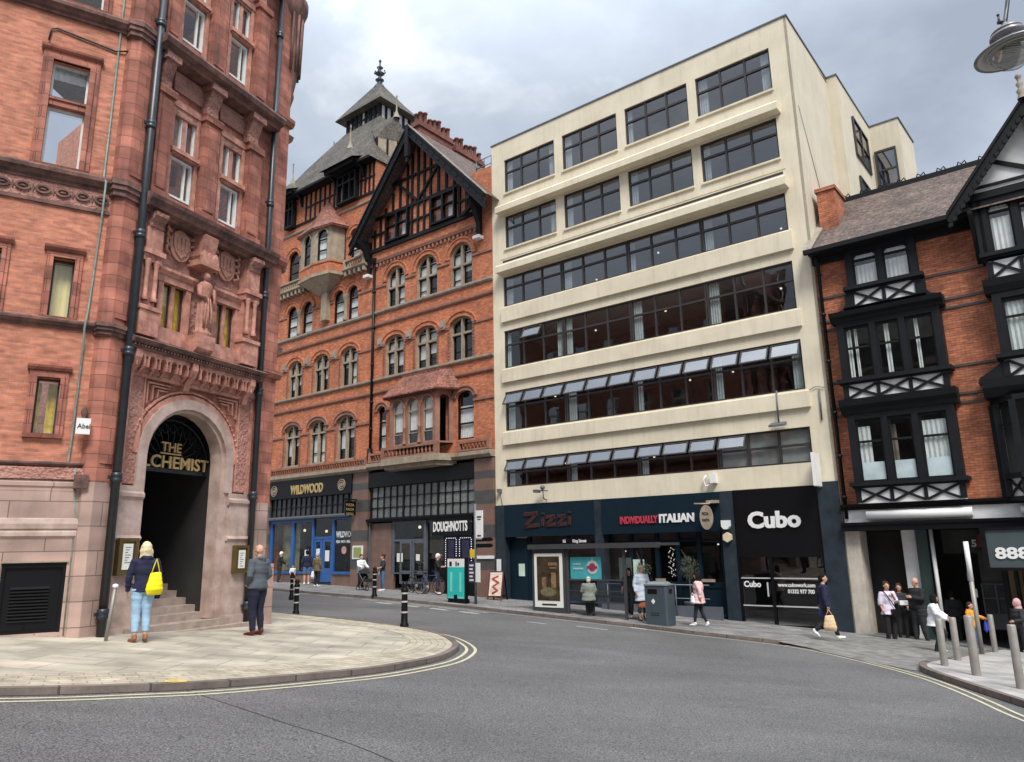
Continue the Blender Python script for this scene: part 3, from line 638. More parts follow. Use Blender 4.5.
# wall B (entrance bay)
BX0, BX1 = .38, 4.5
hB = [(1.12, 3.14, .0, 4.50, 1.01), (1.15, 1.72, 6.05, 6.98), (2.55, 3.1, 6.05, 6.98), (1.08, 1.68, 8.9, 9.8), (2.42, 3.0, 8.9, 9.8), (1.08, 1.68, 10.03, 10.9), (2.42, 3.0, 10.03, 10.9), (1.1, 1.7, 12.62, 13.62), (2.48, 3.06, 12.62, 13.62), (1.1, 1.7, 13.85, 14.7), (2.48, 3.06, 13.85, 14.7)]
b_ = MB(); b_.wall(BX0, BX1, -.3, 18, hB, 0, .3, 0); TP('entrance_wall', b_, M['terra'])
b_ = MB(); b_.vprism([(-7, 7), (-8.7, 5.5), (0, .1), (4.7, .1), (4.7+3.5, 13)], 17.9, 18.0); TP('roof', b_, M['slate'])
b_ = MB(); b_.box(3.3, 3.86, -.1, .05, -.3, 2.6); b_.vprism([(.6, -.1), (1.12, -.1), (1.12, .05), (.6, .05)], -.3, 2.6)
for x0, x1 in ((.57, 1.12), (3.26, 3.9)):
    b_.prof([(0, 2.6), (-.1, 2.6), (-.14, 2.66), (-.14, 2.72), (-.1, 2.76), (-.1, 2.86), (0, 2.86)], x0, x1); b_.prof([(0, 1.86), (-.12, 1.86), (-.15, 1.9), (-.12, 1.95), (0, 1.97)], x0, x1); b_.box(x0, x1, -.15, .0, -.3, .32)
b_.box(3.14, 3.3, -.06, .05, -.3, 2.86)
TP('portal_pier', b_, M['granite_s'])
b_ = MB(); b_.vprism([(3.86, -.02), (4.0, -.02), (4.1, -.14), (4.42, -.14), (4.55, -.05), (4.6, .3), (3.86, .3)], -.4, 2.7); b_.vprism([(4.05, -.2), (4.6, -.25), (4.78, -.05), (4.78, .4), (4.05, .4)], -.5, 1.35)
TP('granite_corner', b_, M['granite'])
b_ = MB(); b_.ring(1.12, 3.14, 4.50, 1.01, .2, -.1, .05, 0, 2.86); b_.ring(1.12+.07, 3.14-.07, 4.43, .94, .07, -.02, .3, 0, 0.3)
TP('arch_moulding', b_, M['granite_s'])
b_ = MB(); b_.ring(.92, 3.34, 4.70, 1.21, .1, -.07, .02, 0); 
for i in range(36):
    t = pi*(i+.5)/36; b_.ball((2.13-1.36*cos(t), -.05, 3.49+1.36*sin(t)), .032, 0, 4)
b_.ring(.78, 3.48, 4.84, 1.35, .04, -.06, .02, 0)
TP('arch_bead_moulding', b_, M['terra_pink'])
b_ = MB(); b_.box(.64, .94, -.05, 0, 2.9, 4.95); b_.box(3.46, 3.76, -.05, 0, 2.9, 4.95); TP('carved_panel', b_, M['carved_fine'])
b_ = MB(); b_.box(.58, .64, -.09, 0, 2.86, 5.0); b_.box(3.76, 3.84, -.09, 0, 2.86, 5.0); b_.box(.58, 3.84, -.09, 0, 4.95, 5.03); b_.box(.94, .98, -.07, 0, 2.9, 4.95); b_.box(3.42, 3.46, -.07, 0, 2.9, 4.95)
for sgn, cx in ((1, .98), (-1, 3.42)):   # nested triangles in the spandrels
    for k_ in range(3): a = .12*k_; b_.prism([(cx+sgn*(.04+a), 4.9-a*.5), (cx+sgn*(.62-a*.3), 4.9-a*.5), (cx+sgn*(.62-a*.3-.06), 4.87-a*.5), (cx+sgn*(.07+a), 4.87-a*.5), (cx+sgn*(.07+a), 4.5+a*.6), (cx+sgn*(.04+a), 4.46+a*.6)][::sgn], -.06, 0)
TP('panel_moulding', b_, M['terra_pink'])
b_ = MB(); b_.box(.62, 3.82, -.12, 0, 5.03, 5.24); TP('carved_frieze', b_, M['carved_fine'])
# corbelled balcony course: little arches on carved brackets
b_ = MB()
for i in range(12):
    x = .62+.255*i
    if i == 5: continue
    Z = -.2
    b_.prism([(x-.1, 5.3+Z), (x-.1, 5.5+Z), (x-.127, 5.5+Z), (x-.127, 5.61+Z), (x+.127, 5.61+Z), (x+.127, 5.5+Z), (x+.1, 5.5+Z), (x+.1, 5.3+Z), (x+.07, 5.3+Z), (x+.07, 5.44+Z)]+[(x+.07*cos(pi*j/6), 5.44+Z+.09*sin(pi*j/6)) for j in range(1, 6)]+[(x-.07, 5.44+Z), (x-.07, 5.3+Z)], -.32, -.02)
    b_.prof([(0, 4.98), (-.1, 5.0), (-.2, 5.08), (-.26, 5.14), (-.3, 5.24), (0, 5.24)], x+.1, x+.155)
for x in (.48, 1.82, 3.45): b_.prof([(0, 4.8), (-.12, 4.85), (-.16, 5.0), (-.28, 5.1), (-.35, 5.25), (-.35, 5.4), (0, 5.4)], x, x+.14)
TP('corbel_course', b_, M['terra_pink'])
b_ = MB(); b_.prof([(0, 5.4), (-.36, 5.4), (-.38, 5.44), (-.34, 5.48), (-.42, 5.52), (-.46, 5.58), (-.38, 5.63), (0, 5.7)], .34, 3.85)
for i in range(46): b_.ball((.4+.075*i, -.39, 5.46), .024, 0, 4)
TP('balcony_cornice', b_, M['terra_dark'])
b_ = MB(); b_.box(.45, 3.75, -.2, 0, 5.7, 6.0); TP('window_plinth', b_, M['terra_pink'])
for x0, x1 in ((1.15, 1.72), (2.55, 3.1)):
    b_ = MB(); xm = (x0+x1)/2; b_.box(xm-.045, xm+.045, -.04, .2, 6.05, 6.98); b_.box(x0-.12, x0, -.1, 0, 6.03, 7.0); b_.box(x1, x1+.12, -.1, 0, 6.03, 7.0); b_.box(x0-.16, x1+.16, -.12, 0, 6.98, 7.12); b_.prof([(0, 7.12), (-.14, 7.12), (-.2, 7.2), (-.2, 7.26), (0, 7.3)], x0-.2, x1+.2)
    TP('window_surround', b_, M['terra_pink'])
    for a, c in ((x0, xm-.045), (xm+.045, x1)):
        win(T1, a, c, 6.05, 6.98, .03, M['frame'], .018, blind=M['amber'], bz=[(a+.05, c-.01, 6.07, 6.97)], depth=.03)
# columns at the ends of the statue stage
for x, xx in ((.52, .86), (3.2, 3.56)):
    b_ = MB(); b_.box(x-.05, xx+.05, -.34, 0, 5.7, 6.2); b_.box(x-.08, xx+.08, -.37, 0, 6.2, 6.28); b_.box(x-.04, xx+.04, -.3, 0, 7.2, 7.34); b_.box(x, xx, -.22, 0, 6.28, 8.2); b_.box(x-.07, xx+.07, -.36, 0, 7.34, 7.44)
    for cx in (x+.07, xx-.07): b_.lathe([(.055, 6.4), (.07, 6.44), (.045, 6.5), (.045, 7.1), (.07, 7.18), (.07, 7.24)], (cx, -.28, 0), 10)
    b_.box(x-.02, xx+.02, -.3, 0, 7.44, 7.9)
    TP('twin_columns', b_, M['terra_pink'])
    b_ = MB(); b_.prof([(-.2, 7.85), (-.34, 7.92), (-.34, 8.0), (-.4, 8.06), (-.46, 8.12), (-.46, 8.2), (-.2, 8.2)], x+.02, xx-.02); TP('console', b_, M['carved'])
# shields on carved ground, statue and canopy
b_ = MB(); b_.box(.9, 1.8, -.06, 0, 7.3, 8.2); b_.box(2.3, 3.2, -.06, 0, 7.3, 8.2); b_.box(1.83, 2.27, -.03, 0, 6.03, 8.2); TP('carved_ground', b_, M['carved'])
for cx in (1.46, 2.72):
    b_ = MB(); b_.prism([(cx+.27*cos(t), 7.86+.34*sin(t)) for t in [2*pi*i/20 for i in range(20)]], -.12, -.05); b_.prism([(cx-.2, 8.1), (cx-.2, 7.84), (cx-.12, 7.68), (cx, 7.58), (cx+.12, 7.68), (cx+.2, 7.84), (cx+.2, 8.1)][::-1], -.15, -.1)
    for dx in (-.1, 0, .1): b_.box(cx+dx-.018, cx+dx+.018, -.17, -.14, 7.75, 8.03)
    for sg in (-1, 1):
        for q in range(4): b_.tube([(cx+sg*.24, -.1, 7.6+q*.16), (cx+sg*(.36), -.14, 7.66+q*.16), (cx+sg*.33, -.1, 7.8+q*.15)], .035, 6)
    TP('shield', b_, M['statue'])
b_ = MB()
prof_ = [(.17, 0), (.19, .06), (.2, .1), (.15, .14), (.17, .3), (.155, .55), (.14, .78), (.13, .9), (.155, 1.05), (.16, 1.14), (.11, 1.2), (.05, 1.22), (.05, 1.26)]
rows = []
for r, z in prof_: rows.append([((r*(1+.09*sin(7*a)*(1 if z < .9 else .3)))*cos(a), -.14+(r*(1+.09*sin(7*a)*(1 if z < .9 else .3)))*sin(a)*.8, z) for a in [2*pi*i/28 for i in range(28)]])
b_.grid(rows, 0, True, True); b_.ball((0, -.15, 1.33), .085, 0, 8, (.9, 1, 1.2)); b_.ball((0, -.12, 1.36), .1, 0, 8, (.95, .95, .95)); b_.ball((0, -.235, 1.32), .018, 0, 4)
b_.tube([(-.15, -.14, 1.1), (-.2, -.2, .88), (-.08, -.3, .82)], [.055, .05, .035], 8); b_.tube([(.15, -.14, 1.1), (.22, -.18, .9), (.12, -.28, .98)], [.055, .05, .035], 8); b_.tube([(.14, -.3, .6), (.1, -.29, 1.05)], .025, 6)
for q in (-.07, .0, .08): b_.tube([(q, -.26, .2), (q*1.2, -.27, .5), (q*.6, -.255, .85)], [.03, .025, .012], 6)
part('statue', b_, M['statue'], T1, loc=(1.98, -.2, 5.98), label='robed stone figure standing under a carved canopy over the entrance')
b_ = MB(); b_.box(1.76, 2.2, -.5, 0, 5.85, 6.0); b_.prof([(0, 5.5), (-.2, 5.5), (-.48, 5.72), (-.5, 5.85), (0, 5.85)], 1.76, 2.2); TP('statue_plinth', b_, M['terra_pink'])
b_ = MB()
for q in range(3): a = -.24+.16*q; b_.prism([(1.96+a, 7.55), (1.96+a+.16, 7.55), (1.96+a+.16, 7.72), (1.96+a+.08, 7.85), (1.96+a, 7.72)], -.45, 0)
b_.box(1.72, 2.2, -.4, 0, 7.64, 7.84); b_.prof([(0, 7.8), (-.38, 7.84), (-.42, 8.0), (-.46, 8.2), (0, 8.2)], 1.78, 2.14); b_.box(1.7, 2.22, -.47, 0, 7.5, 7.56)
TP('statue_canopy', b_, M['terra_pink'])
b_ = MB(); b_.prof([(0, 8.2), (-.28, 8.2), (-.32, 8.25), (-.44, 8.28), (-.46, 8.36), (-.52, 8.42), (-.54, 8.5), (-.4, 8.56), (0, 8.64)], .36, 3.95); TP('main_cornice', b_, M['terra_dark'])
# upper storeys of the bay
def stage(z0, zs, z1, zc0, zc1, up):
    b = MB()
    for x0, x1 in ((.56, .92), (1.78, 2.2), (3.12, 3.52)):
        b.box(x0, x1, -.2, 0, z0, z1); b.box(x0+.07, x1-.07, -.225, -.19, z0+.25, z1-.25); b.box(x0-.04, x1+.04, -.25, 0, z0, z0+.18); b.box(x0-.04, x1+.04, -.25, 0, z1-.16, z1)
    TP('pilaster', b, M['terra'])
    b = MB()
    for x0, x1 in ((1.0, 1.84), (2.28, 3.2)): b.box(x0, x1, -.06, 0, z1-.35, z1+.02); b.box(x0, x1, -.06, -.0, zc0-.5, zc0-.06)
    for x0, x1 in ((.52, .84), (1.74, 2.12), (3.0, 3.38)):
        b.prof([(0, z1), (-.22, z1), (-.2, z1+.2), (-.3, z1+.45), (-.36, zc0-.02), (0, zc0-.02)], x0+.03, x1-.03); b.prof([(0, zc0-.14), (-.4, zc0-.14), (-.4, zc0), (0, zc0)], x0-.02, x1+.02)
    for cx in (1.74, 3.08):
        for i in range(16): b.ball((cx+.02, -.03, z0+.1+i*(z1-z0-.4)/16), .055, 0, 4, (.6, .6, .9))
    TP('carved_ornament', b, M['carved'])
    b = MB()
    for x0, x1 in ((1.05, 1.7), (2.4, 3.04)):
        b.box(x0, x1, -.1, .2, zs, zs+.17); b.box(x0-.03, x1+.03, -.16, 0, zs+.04, zs+.13); xm = (x0+x1)/2; b.box(xm-.05, xm+.05, -.03, .22, zs+.17, up)
        b.box(x0-.06, x0+.03, -.07, 0, z0, up); b.box(x1-.03, x1+.06, -.07, 0, z0, up); b.box(x0-.06, x1+.06, -.09, 0, up, up+.14)
    TP('window_surround', b, M['terra_pink'])
    b = MB(); p = [(0, zc0), (-.34, zc0), (-.36, zc0+.08), (-.5, zc0+.12), (-.54, zc0+.22), (-.5, zc1), (0, zc1+.06)]; b.prof(p, .36, 3.92); TP('cornice', b, M['terra_dark'])
stage(8.6, 9.82, 11.1, 11.8, 12.1, 10.93); stage(12.15, 13.65, 15.0, 15.8, 16.15, 14.72)
for x0, x1 in ((1.08, 1.68), (2.42, 3.0)):
    for z0 in (8.9, 12.62):
        win(T1, x0, x1, z0, z0+(.9 if z0 < 10 else 1.0), .05, M['curtain'], .045, blind=M['dark'], bz=[(x0+.05, x0+.06, z0+.05, z0+.8)], mull=((x1-.18, .02),))
        up = z0+(1.13 if z0 < 10 else 1.23); xm = (x0+x1)/2
        for a, c in ((x0, xm-.05), (xm+.05, x1)): win(T1, a, c, up, up+.85, .05, M['curtain'], .025)
# outer pilaster strip and the corbelled turret at the corner
b_ = MB(); b_.box(4.02, 4.46, -.14, .1, 2.7, 18); 
for z in (5.6, 8.45, 12.25): b_.prof([(0, z), (-.2, z), (-.26, z+.1), (-.26, z+.2), (0, z+.26)], 3.94, 4.54)
TP('corner_pilaster', b_, M['terra'])
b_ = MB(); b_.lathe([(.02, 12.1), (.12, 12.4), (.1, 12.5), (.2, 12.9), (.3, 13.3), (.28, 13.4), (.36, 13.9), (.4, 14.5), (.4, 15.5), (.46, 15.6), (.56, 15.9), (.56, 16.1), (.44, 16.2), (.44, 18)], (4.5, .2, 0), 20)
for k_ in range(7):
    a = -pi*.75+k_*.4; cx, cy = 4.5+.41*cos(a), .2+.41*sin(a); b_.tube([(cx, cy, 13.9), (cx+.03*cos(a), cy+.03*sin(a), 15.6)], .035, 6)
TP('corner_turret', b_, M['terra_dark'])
# entrance interior: dark passage and granite steps
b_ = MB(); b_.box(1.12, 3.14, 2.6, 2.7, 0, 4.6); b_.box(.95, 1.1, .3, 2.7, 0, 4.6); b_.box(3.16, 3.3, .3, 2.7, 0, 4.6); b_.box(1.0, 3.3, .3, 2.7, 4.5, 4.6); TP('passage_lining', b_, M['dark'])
b_ = MB()
for i in range(8): b_.vprism([(1.1, -.02+.28*i), (3.16, -.02+.28*i), (3.16, 2.6), (1.1, 2.6)], .14*i+.14 if i else 0, .14*(i+1)+.14)
b_.vprism([(.44, -.42), (4.05, -.36), (4.05, -.02), (.44, -.02)], -.35, .16); b_.vprism([(.9, -.2), (3.4, -.2), (3.3, .1), (1.0, .1)], .16, .29)
TP('entrance_steps', b_, M['steps'])
# fanlight ironwork and gilt lettering hung in the arch
b_ = MB(); yy = .5
for r in (.38, .98):
    b_.tube([(2.2-r*cos(pi*i/16), yy, 3.36+r*sin(pi*i/16)) for i in range(17)], .014, 5)
for i in range(13):
    t = pi*(i+.5)/13; b_.tube([(2.2-.4*cos(t), yy, 3.36+.4*sin(t)), (2.2-.66*cos(t+.07), yy, 3.36+.66*sin(t+.07)), (2.2-.97*cos(t), yy, 3.36+.97*sin(t))], .009, 4)
    b_.tube([(2.2-(.8+.09*cos(q))*cos(t+.1*sin(q)), yy, 3.36+(.8+.09*cos(q))*sin(t+.1*sin(q))) for q in [2*pi*j/8 for j in range(9)]], .006, 4)
b_.box(1.12, 3.16, yy-.03, yy+.03, 3.24, 3.32); fan = TP('fanlight', b_, M['pipe'])
text('THE', .27, M['gold'], fan, (1.9, .46, 3.67), .95, .02, .005, width=.5)
text('ALCHEMIST', .35, M['gold'], fan, (1.2, .44, 3.33), 1.0, .02, .006, width=1.94)
b_ = MB(); b_.box(1.88, 2.4, .44, .47, 3.61, 3.64); part('underline', b_, M['gold'], fan)
# menu cases
for x0, x1, z0, z1, q in ((.62, 1.02, 1.24, 1.9, 0), (3.46, 3.85, 1.18, 1.76, 1)):
    b_ = MB(); 
    b_.box(x0, x1, -.19, -.1, z0, z1); b_.box(x0, x0+.06, -.215, -.19, z0, z1); b_.box(x1-.06, x1, -.215, -.19, z0, z1); b_.box(x0+.06, x1-.06, -.215, -.19, z0, z0+.06); b_.box(x0+.06, x1-.06, -.215, -.19, z1-.06, z1)
    o_ = TP('menu_case', b_, M['brass']); b_ = MB(); b_.box(x0+.1, x1-.1, -.2, -.192, z0+.1, z1-.1); mp_ = part('menu_sheet', b_, M['paper'], o_)
    b_ = MB()
    for i in range(7): b_.box(x0+.14, x1-.14-.03*(i % 3), -.203, -.2, z1-.17-.045*i, z1-.16-.045*i)
    part('print', b_, M['frame'], mp_)
# downpipes, conduit, hanging sign
for x, y, z0, z1, n, rr in ((.35, -.3, .22, 17.8, 'left', .075), (3.9, -.18, .1, 17.8, 'r', .065)):
    b_ = MB(); b_.tube([(x, y, z0), (x, y, z1)], rr, 12)
    for z in [z0+.3+2.35*i for i in range(8)]: b_.lathe([(rr, z), (rr+.025, z+.01), (rr+.025, z+.06), (rr+.012, z+.08), (rr+.02, z+.1), (rr+.02, z+.17), (rr, z+.18)], (x, y, 0), 12); b_.box(x-rr-.06, x+rr+.06, y+.01, y+.05, z+.06, z+.12)
    TP('downpipe', b_, M['pipe'])
b_ = MB(); cz_ = [(-.25, 18), (-.25, 11.5), (-.26, 8.7), (-.22, 8.5), (-.22, 7.8), (-.27, 6), (-.3, 5.6), (-.28, 5.3), (-.3, 3.6), (-.32, 3.0), (-.24, 2.6), (-.14, 2.0), (-.13, 1.2), (-.13, .25)]
b_.tube([(x, -.03 if not (8.3 < z < 8.7 or 5.5 < z < 5.8 or 11.8 < z < 12.1) else -.24, z) for x, z in cz_], .02, 6)
b_.tube([(-.1, -.06, .3), (-.11, -.06, 2.2), (-.2, -.08, 3.1)], .014, 5)
TP('conduit', b_, M['verd'], **A_)
b_ = MB(); b_.tube([(-1.42, -.03, 11.25), (-1.4, -.03, 11.5), (-1.3, -.03, 11.55), (-.3, -.03, 11.42), (-.05, -.05, 11.5)], .018, 6); TP('cable', b_, M['pipe'], **A_)
b_ = MB(); b_.box(-.26, -.04, -.28, -.2, 3.68, 3.96); sg_ = TP('hanging_sign', b_, M['white'], **A_)
text('Abel', .12, M['frame'], sg_, (-.24, -.283, 3.78), .9, .003, .002)
b_ = MB(); b_.box(-.17, -.13, -.24, 0, 3.96, 4.0); b_.lathe([(.03, 4.0), (.06, 4.1), (.02, 4.2)], (-.15, -.1, 0), 8); b_.box(-.2, .02, -.22, -.02, 2.75, 2.98); TP('lamp_box', b_, M['terra_dark'], **A_)
# ================================================================== ORANGE BRICK BUILDING WITH THE BLACK GABLE
T2 = thing('brick_building', 'orange brick Victorian building with black half timbered gable and slate roofed corner tower', 'building', ROW.M)
def BP(name, mb, m, **k): return bpart(name, mb, m, T2, **k)
W5 = [(-15.94, -14.53), (-13.63, -12.2), (-11.25, -9.76)]; W4 = [(-15.89, -14.57), (-13.5, -12.15), (-11.12, -9.73)]
W4B = [(-7.53, -6.12), (-5.3, -3.8), (-2.94, -1.48)]
W3A = [(-16.3, -15.3), (-14.8, -13.85), (-11.93, -10.98), (-10.66, -9.8)]
holes = [(a, b, 6.3, 8.68, .38) for a, b in W5]+[(a, b, 10.27, 12.45, .42) for a, b in W4]+[(a, b, 10.27, 12.42, .42) for a, b in W4B]
holes += [(a, b, 13.95, 16.18, (b-a)/2) for a, b in W4B]+[(a, b, 14.0, 15.92, (b-a)/2) for a, b in W3A]
holes += [(-2.5, -1.44, 6.5, 8.77, .3), (-7.95, -7.35, 6.5, 8.77, .25), (-6.1, -3.2, 6.5, 8.7), (-16.45, -15.37, 17.45, 19.45, .5), (-10.62, -9.8, 17.45, 19.3, .4), (-13.9, -11.3, 17.4, 19.4)]
holes += [(-11.55, -10.0, 21.0, 22.3), (-16.68, -15.9, 20.95, 22.6)]
b_ = MB(); b_.wall(-17.2, -.2, 5.6, 19.6, [h for h in holes if h[3] < 19.6], 0, .3, 0); BP('brick_wall', b_, M['obrick'])
b_ = MB(); b_.wall(-17.2, -8.6, 19.6, 23.0, [h for h in holes if h[3] > 19.6], 0, .3, 0); BP('upper_wall', b_, M['obrick'])
b_ = MB(); b_.box(-17.2, -17.1, 0, 9, -.5, 23); b_.box(-17.1, -.2, 8.9, 9, -.5, 19.6); b_.face([(-1.3, .01, 19.6), (-.2, .01, 19.6), (-.2, 9, 19.6), (-1.3, 9, 19.6)]); b_.box(-8.7, -8.6, .01, 9, 19.6, 23); BP('rear_wall', b_, M['obrick'])
b_ = MB(); b_.box(-17.1, -8.75, 1.3, 1.35, 5.6, 22.9); b_.box(-8.75, -.25, 1.3, 1.35, 5.6, 16.7); b_.box(-8.0, -1.8, .9, .95, 17.0, 19.3); 
for z in (9.4, 13.2, 16.65): b_.box(-17.1, -.25, .4, 1.3, z, z+.05)
b_.box(-17.1, -8.75, .4, 1.3, 20.2, 20.25)
BP('interior', b_, M['dark'])
# bands, sills and string courses
def band(z0, z1, d, x0, x1, m, nm='string_course'):
    b = MB(); b.prof([(0, z0), (-d*.6, z0), (-d, z0+(z1-z0)*.4), (-d, z1-.01), (0, z1)], x0, x1); return BP(nm, b, M[m])
for x0, x1 in ((-17.2, -8.5), (-8.3, -.2)):
    band(10.12, 10.27, .12, x0, x1, 'gstone', 'sill_course'); band(9.45, 9.62, .1, x0, x1, 'redstone'); band(13.78, 13.95, .12, x0, x1, 'gstone', 'sill_course'); band(13.1, 13.28, .1, x0, x1, 'redstone')
band(20.55, 20.68, .08, -17.2, -8.6, 'bstone'); band(16.5, 16.62, .1, -17.2, -8.6, 'redstone')
b_ = MB()
for seg in ([-17.2]+[v for w_ in W5 for v in w_]+[-8.5],):
    for i in range(0, len(seg), 2): b_.box(seg[i]+.01, seg[i+1]-.01, -.06, 0, 7.98, 8.1)
b_.box(-1.43, -.2, -.06, 0, 8.2, 8.32)
for seg in ([-17.2]+[v for w_ in W4 for v in w_]+[-8.5], [-8.3]+[v for w_ in W4B for v in w_]+[-.2]):
    for i in range(0, len(seg), 2): b_.box(seg[i]+.01, seg[i+1]-.01, -.05, 0, 11.9, 12.0)
for seg in ([-8.3]+[v for w_ in W4B for v in w_]+[-.2], [-17.2]+[v for w_ in W3A for v in w_]+[-8.5]):
    for i in range(0, len(seg), 2): b_.box(seg[i]+.01, seg[i+1]-.01, -.06, 0, 15.25, 15.37)
BP('impost_band', b_, M['redstone'])
# arches over every opening
def arches(lst, w_, m, d=.06):
    for a, b, c, dd, ri in lst:
        o = MB(); o.ring(a, b, dd, ri, w_, -d, .05, 0); o.ring(a-w_, b+w_, dd+w_, ri+w_, .06, -d-.04, .0, 0); BP('window_arch', o, M[m])
arches([h for h in holes if len(h) > 4 and h[3] < 9], .17, 'redstone', .09); arches([h for h in holes if len(h) > 4 and h[3] > 9], .2, 'obrick')
b_ = MB()   # carved stops between the third-row arches
for x in (-16.2, -14.05, -11.65, -7.85, -5.7, -3.35): b_.box(x-.16, x+.16, -.14, 0, 11.95, 12.4); b_.box(x-.12, x+.12, -.18, 0, 12.05, 12.3)
BP('label_stop', b_, M['gstone'])
for (a, b) in W5+W4+W4B:      # moulded brick jambs, a pair to each window
    z0, z1 = (6.3, 8.2) if (a, b) in W5 else (10.27, 11.9)
    for x in (a-.12, b+.02):
        b_ = MB()
        for i in range(int((z1-z0)/.16)): b_.box(x, x+.1, -.05, .0, z0+.16*i, z0+.16*i+.1); b_.box(x+.01, x+.09, -.02, .0, z0+.16*i+.1, z0+.16*i+.16)
        BP('moulded_jamb', b_, M['redstone'])
def crosswin(a, b, c, d, ri, tz, bl=True, stone='bstone', dark=True, k=0):
    xm = (a+b)/2
    f = MB(); P = [(a, c)]+arc(a, b, d, ri, 10)+[(b, c)]; Q = [(a+.09, c)]+arc(a+.09, b-.09, d-.09, max(ri-.05, .05), 10)+[(b-.09, c)]
    for i in range(len(P)-1): f.prism([P[i], P[i+1], Q[i+1], Q[i]], .08, .2)
    f.box(xm-.06, xm+.06, .06, .22, c, d-.04); f.box(a+.09, b-.09, .07, .21, tz-.05, tz+.05); f.box(a-.04, b+.04, -.04, .2, c-.05, c+.04)
    o = BP('window', f, M[stone]); s = MB(); y = .2
    def zt(x): t = (x-xm)/((b-a)/2); return d-ri+ri*sqrt(max(0, 1-t*t))-.1
    for x0, x1 in ((a+.09, xm-.06), (xm+.06, b-.09)):
        for z0, z1 in ((c+.04, tz-.05), (tz+.05, min(zt(x0), zt(x1)))):
            w_ = .045; s.box(x0, x0+w_, y, y+.05, z0, z1); s.box(x1-w_, x1, y, y+.05, z0, z1); s.box(x0+w_, x1-w_, y, y+.05, z0, z0+w_); s.box(x0+w_, x1-w_, y, y+.05, z1-w_, z1)
        zz = c+.04+(tz-c)*.32
        s.box(x0+.045, x1-.045, y+.01, y+.05, zz, zz+.04)
    part('sash', s, M['black'] if dark else M['curtain'], o)
    g_ = MB(); g_.face([(x, .235, z) for x, z in [(a+.02, c+.02)]+arc(a+.02, b-.02, d-.02, ri, 10)+[(b-.02, c+.02)]]); part('pane', g_, M['glass'], o, fix=False)
    if bl:
        r = random.Random(k); q = MB()
        for x0, x1 in ((a+.1, xm-.03), (xm+.03, b-.1)):
            lo = c+(d-c)*r.choice([.03, .25, .35, .03, .5]); q.face([(x0, .27, lo), (x1, .27, lo), (x1, .27, d-.1-(.1 if ri < .45 else .3)), (x0, .27, d-.1-(.1 if ri < .45 else .3))])
        part('blind', q, M['blind'], o, fix=False)
    return o
kk = 0
for a, b in W5: kk += 1; crosswin(a, b, 6.3, 8.68, .38, 7.98, k=kk)
for i, (a, b) in enumerate(W4): kk += 1; crosswin(a, b, 10.27, 12.45, .42, 11.62, bl=i < 3, k=kk)
for i, (a, b) in enumerate(W4B): kk += 1; crosswin(a, b, 10.27, 12.42, .42, 11.6, bl=i < 2, k=kk)
for a, b in W4B: kk += 1; crosswin(a, b, 13.95, 16.18, (b-a)/2, 15.05, k=kk)
def sashwin(a, b, c, d, ri, z=0, fm='black', blind=None, y=.16):
    return win(T2, a, b, c, d, y, M[fm], .07, ri, trans=(c+(d-c)*.33, c+(d-c)*.64), blind=M['blind'] if blind else None, bz=[(a+.08, b-.08, c+.1, c+(d-c)*.7)] if blind else None)
for i, (a, b) in enumerate(W3A): sashwin(a, b, 14.0, 15.92, (b-a)/2, blind=True)
sashwin(-16.45, -15.37, 17.45, 19.45, .5); sashwin(-10.62, -9.8, 17.45, 19.3, .4, blind=True)
sashwin(-2.5, -1.44, 6.5, 8.77, .3, blind=True); sashwin(-7.95, -7.35, 6.5, 8.77, .25, blind=True)
b_ = MB()
for x in (-15.05, -10.82): b_.lathe([(.13, 14.0), (.16, 14.1), (.1, 14.2), (.1, 15.1), (.17, 15.25), (.2, 15.4), (.2, 15.5)], (x, -.02, 0), 10)
BP('stone_column', b_, M['bstone'])
# balustrades
def balus(x0, x1, z0, z1, y, m='redstone', step=.2, nm='balustrade'):
    b = MB(); b.box(x0, x1, y-.08, y+.08, z0, z0+.08); b.box(x0, x1, y-.1, y+.1, z1-.1, z1); n = int((x1-x0)/step)
    for i in range(n): x = x0+(i+.5)*(x1-x0)/n; b.lathe([(.03, z0+.08), (.055, z0+(z1-z0)*.35), (.03, z0+(z1-z0)*.6), (.045, z1-.1)], (x, y, 0), 6)
    for x in [x0+.06, x1-.06]: b.box(x-.07, x+.07, y-.11, y+.11, z0+.003, z1+.03)
    return BP(nm, b, M[m])
balus(-17.2, -8.5, 5.78, 6.2, -.2); balus(-8.3, -7.1, 5.9, 6.35, -.2); balus(-2.2, -.3, 5.9, 6.35, -.2)
balus(-17.2, -14.2, 16.85, 17.35, -.3, 'bstone'); balus(-10.7, -9.0, 16.85, 17.35, -.3, 'bstone')
b_ = MB(); b_.prof([(0, 16.62), (-.25, 16.7), (-.42, 16.78), (-.42, 16.85), (0, 16.85)], -17.2, -14.1); b_.prof([(0, 16.62), (-.25, 16.7), (-.42, 16.78), (-.42, 16.85), (0, 16.85)], -10.8, -8.9)
for i in range(22):
    x = -17.1+.38*i
    if not -14.3 < x < -10.9: b_.box(x, x+.14, -.36, 0, 16.45, 16.68)
BP('balcony_course', b_, M['bstone'])
band(5.5, 5.78, .4, -17.2, -8.35, 'bstone', 'shop_cornice'); band(5.55, 5.86, .4, -8.35, -.2, 'bstone', 'shop_cornice')
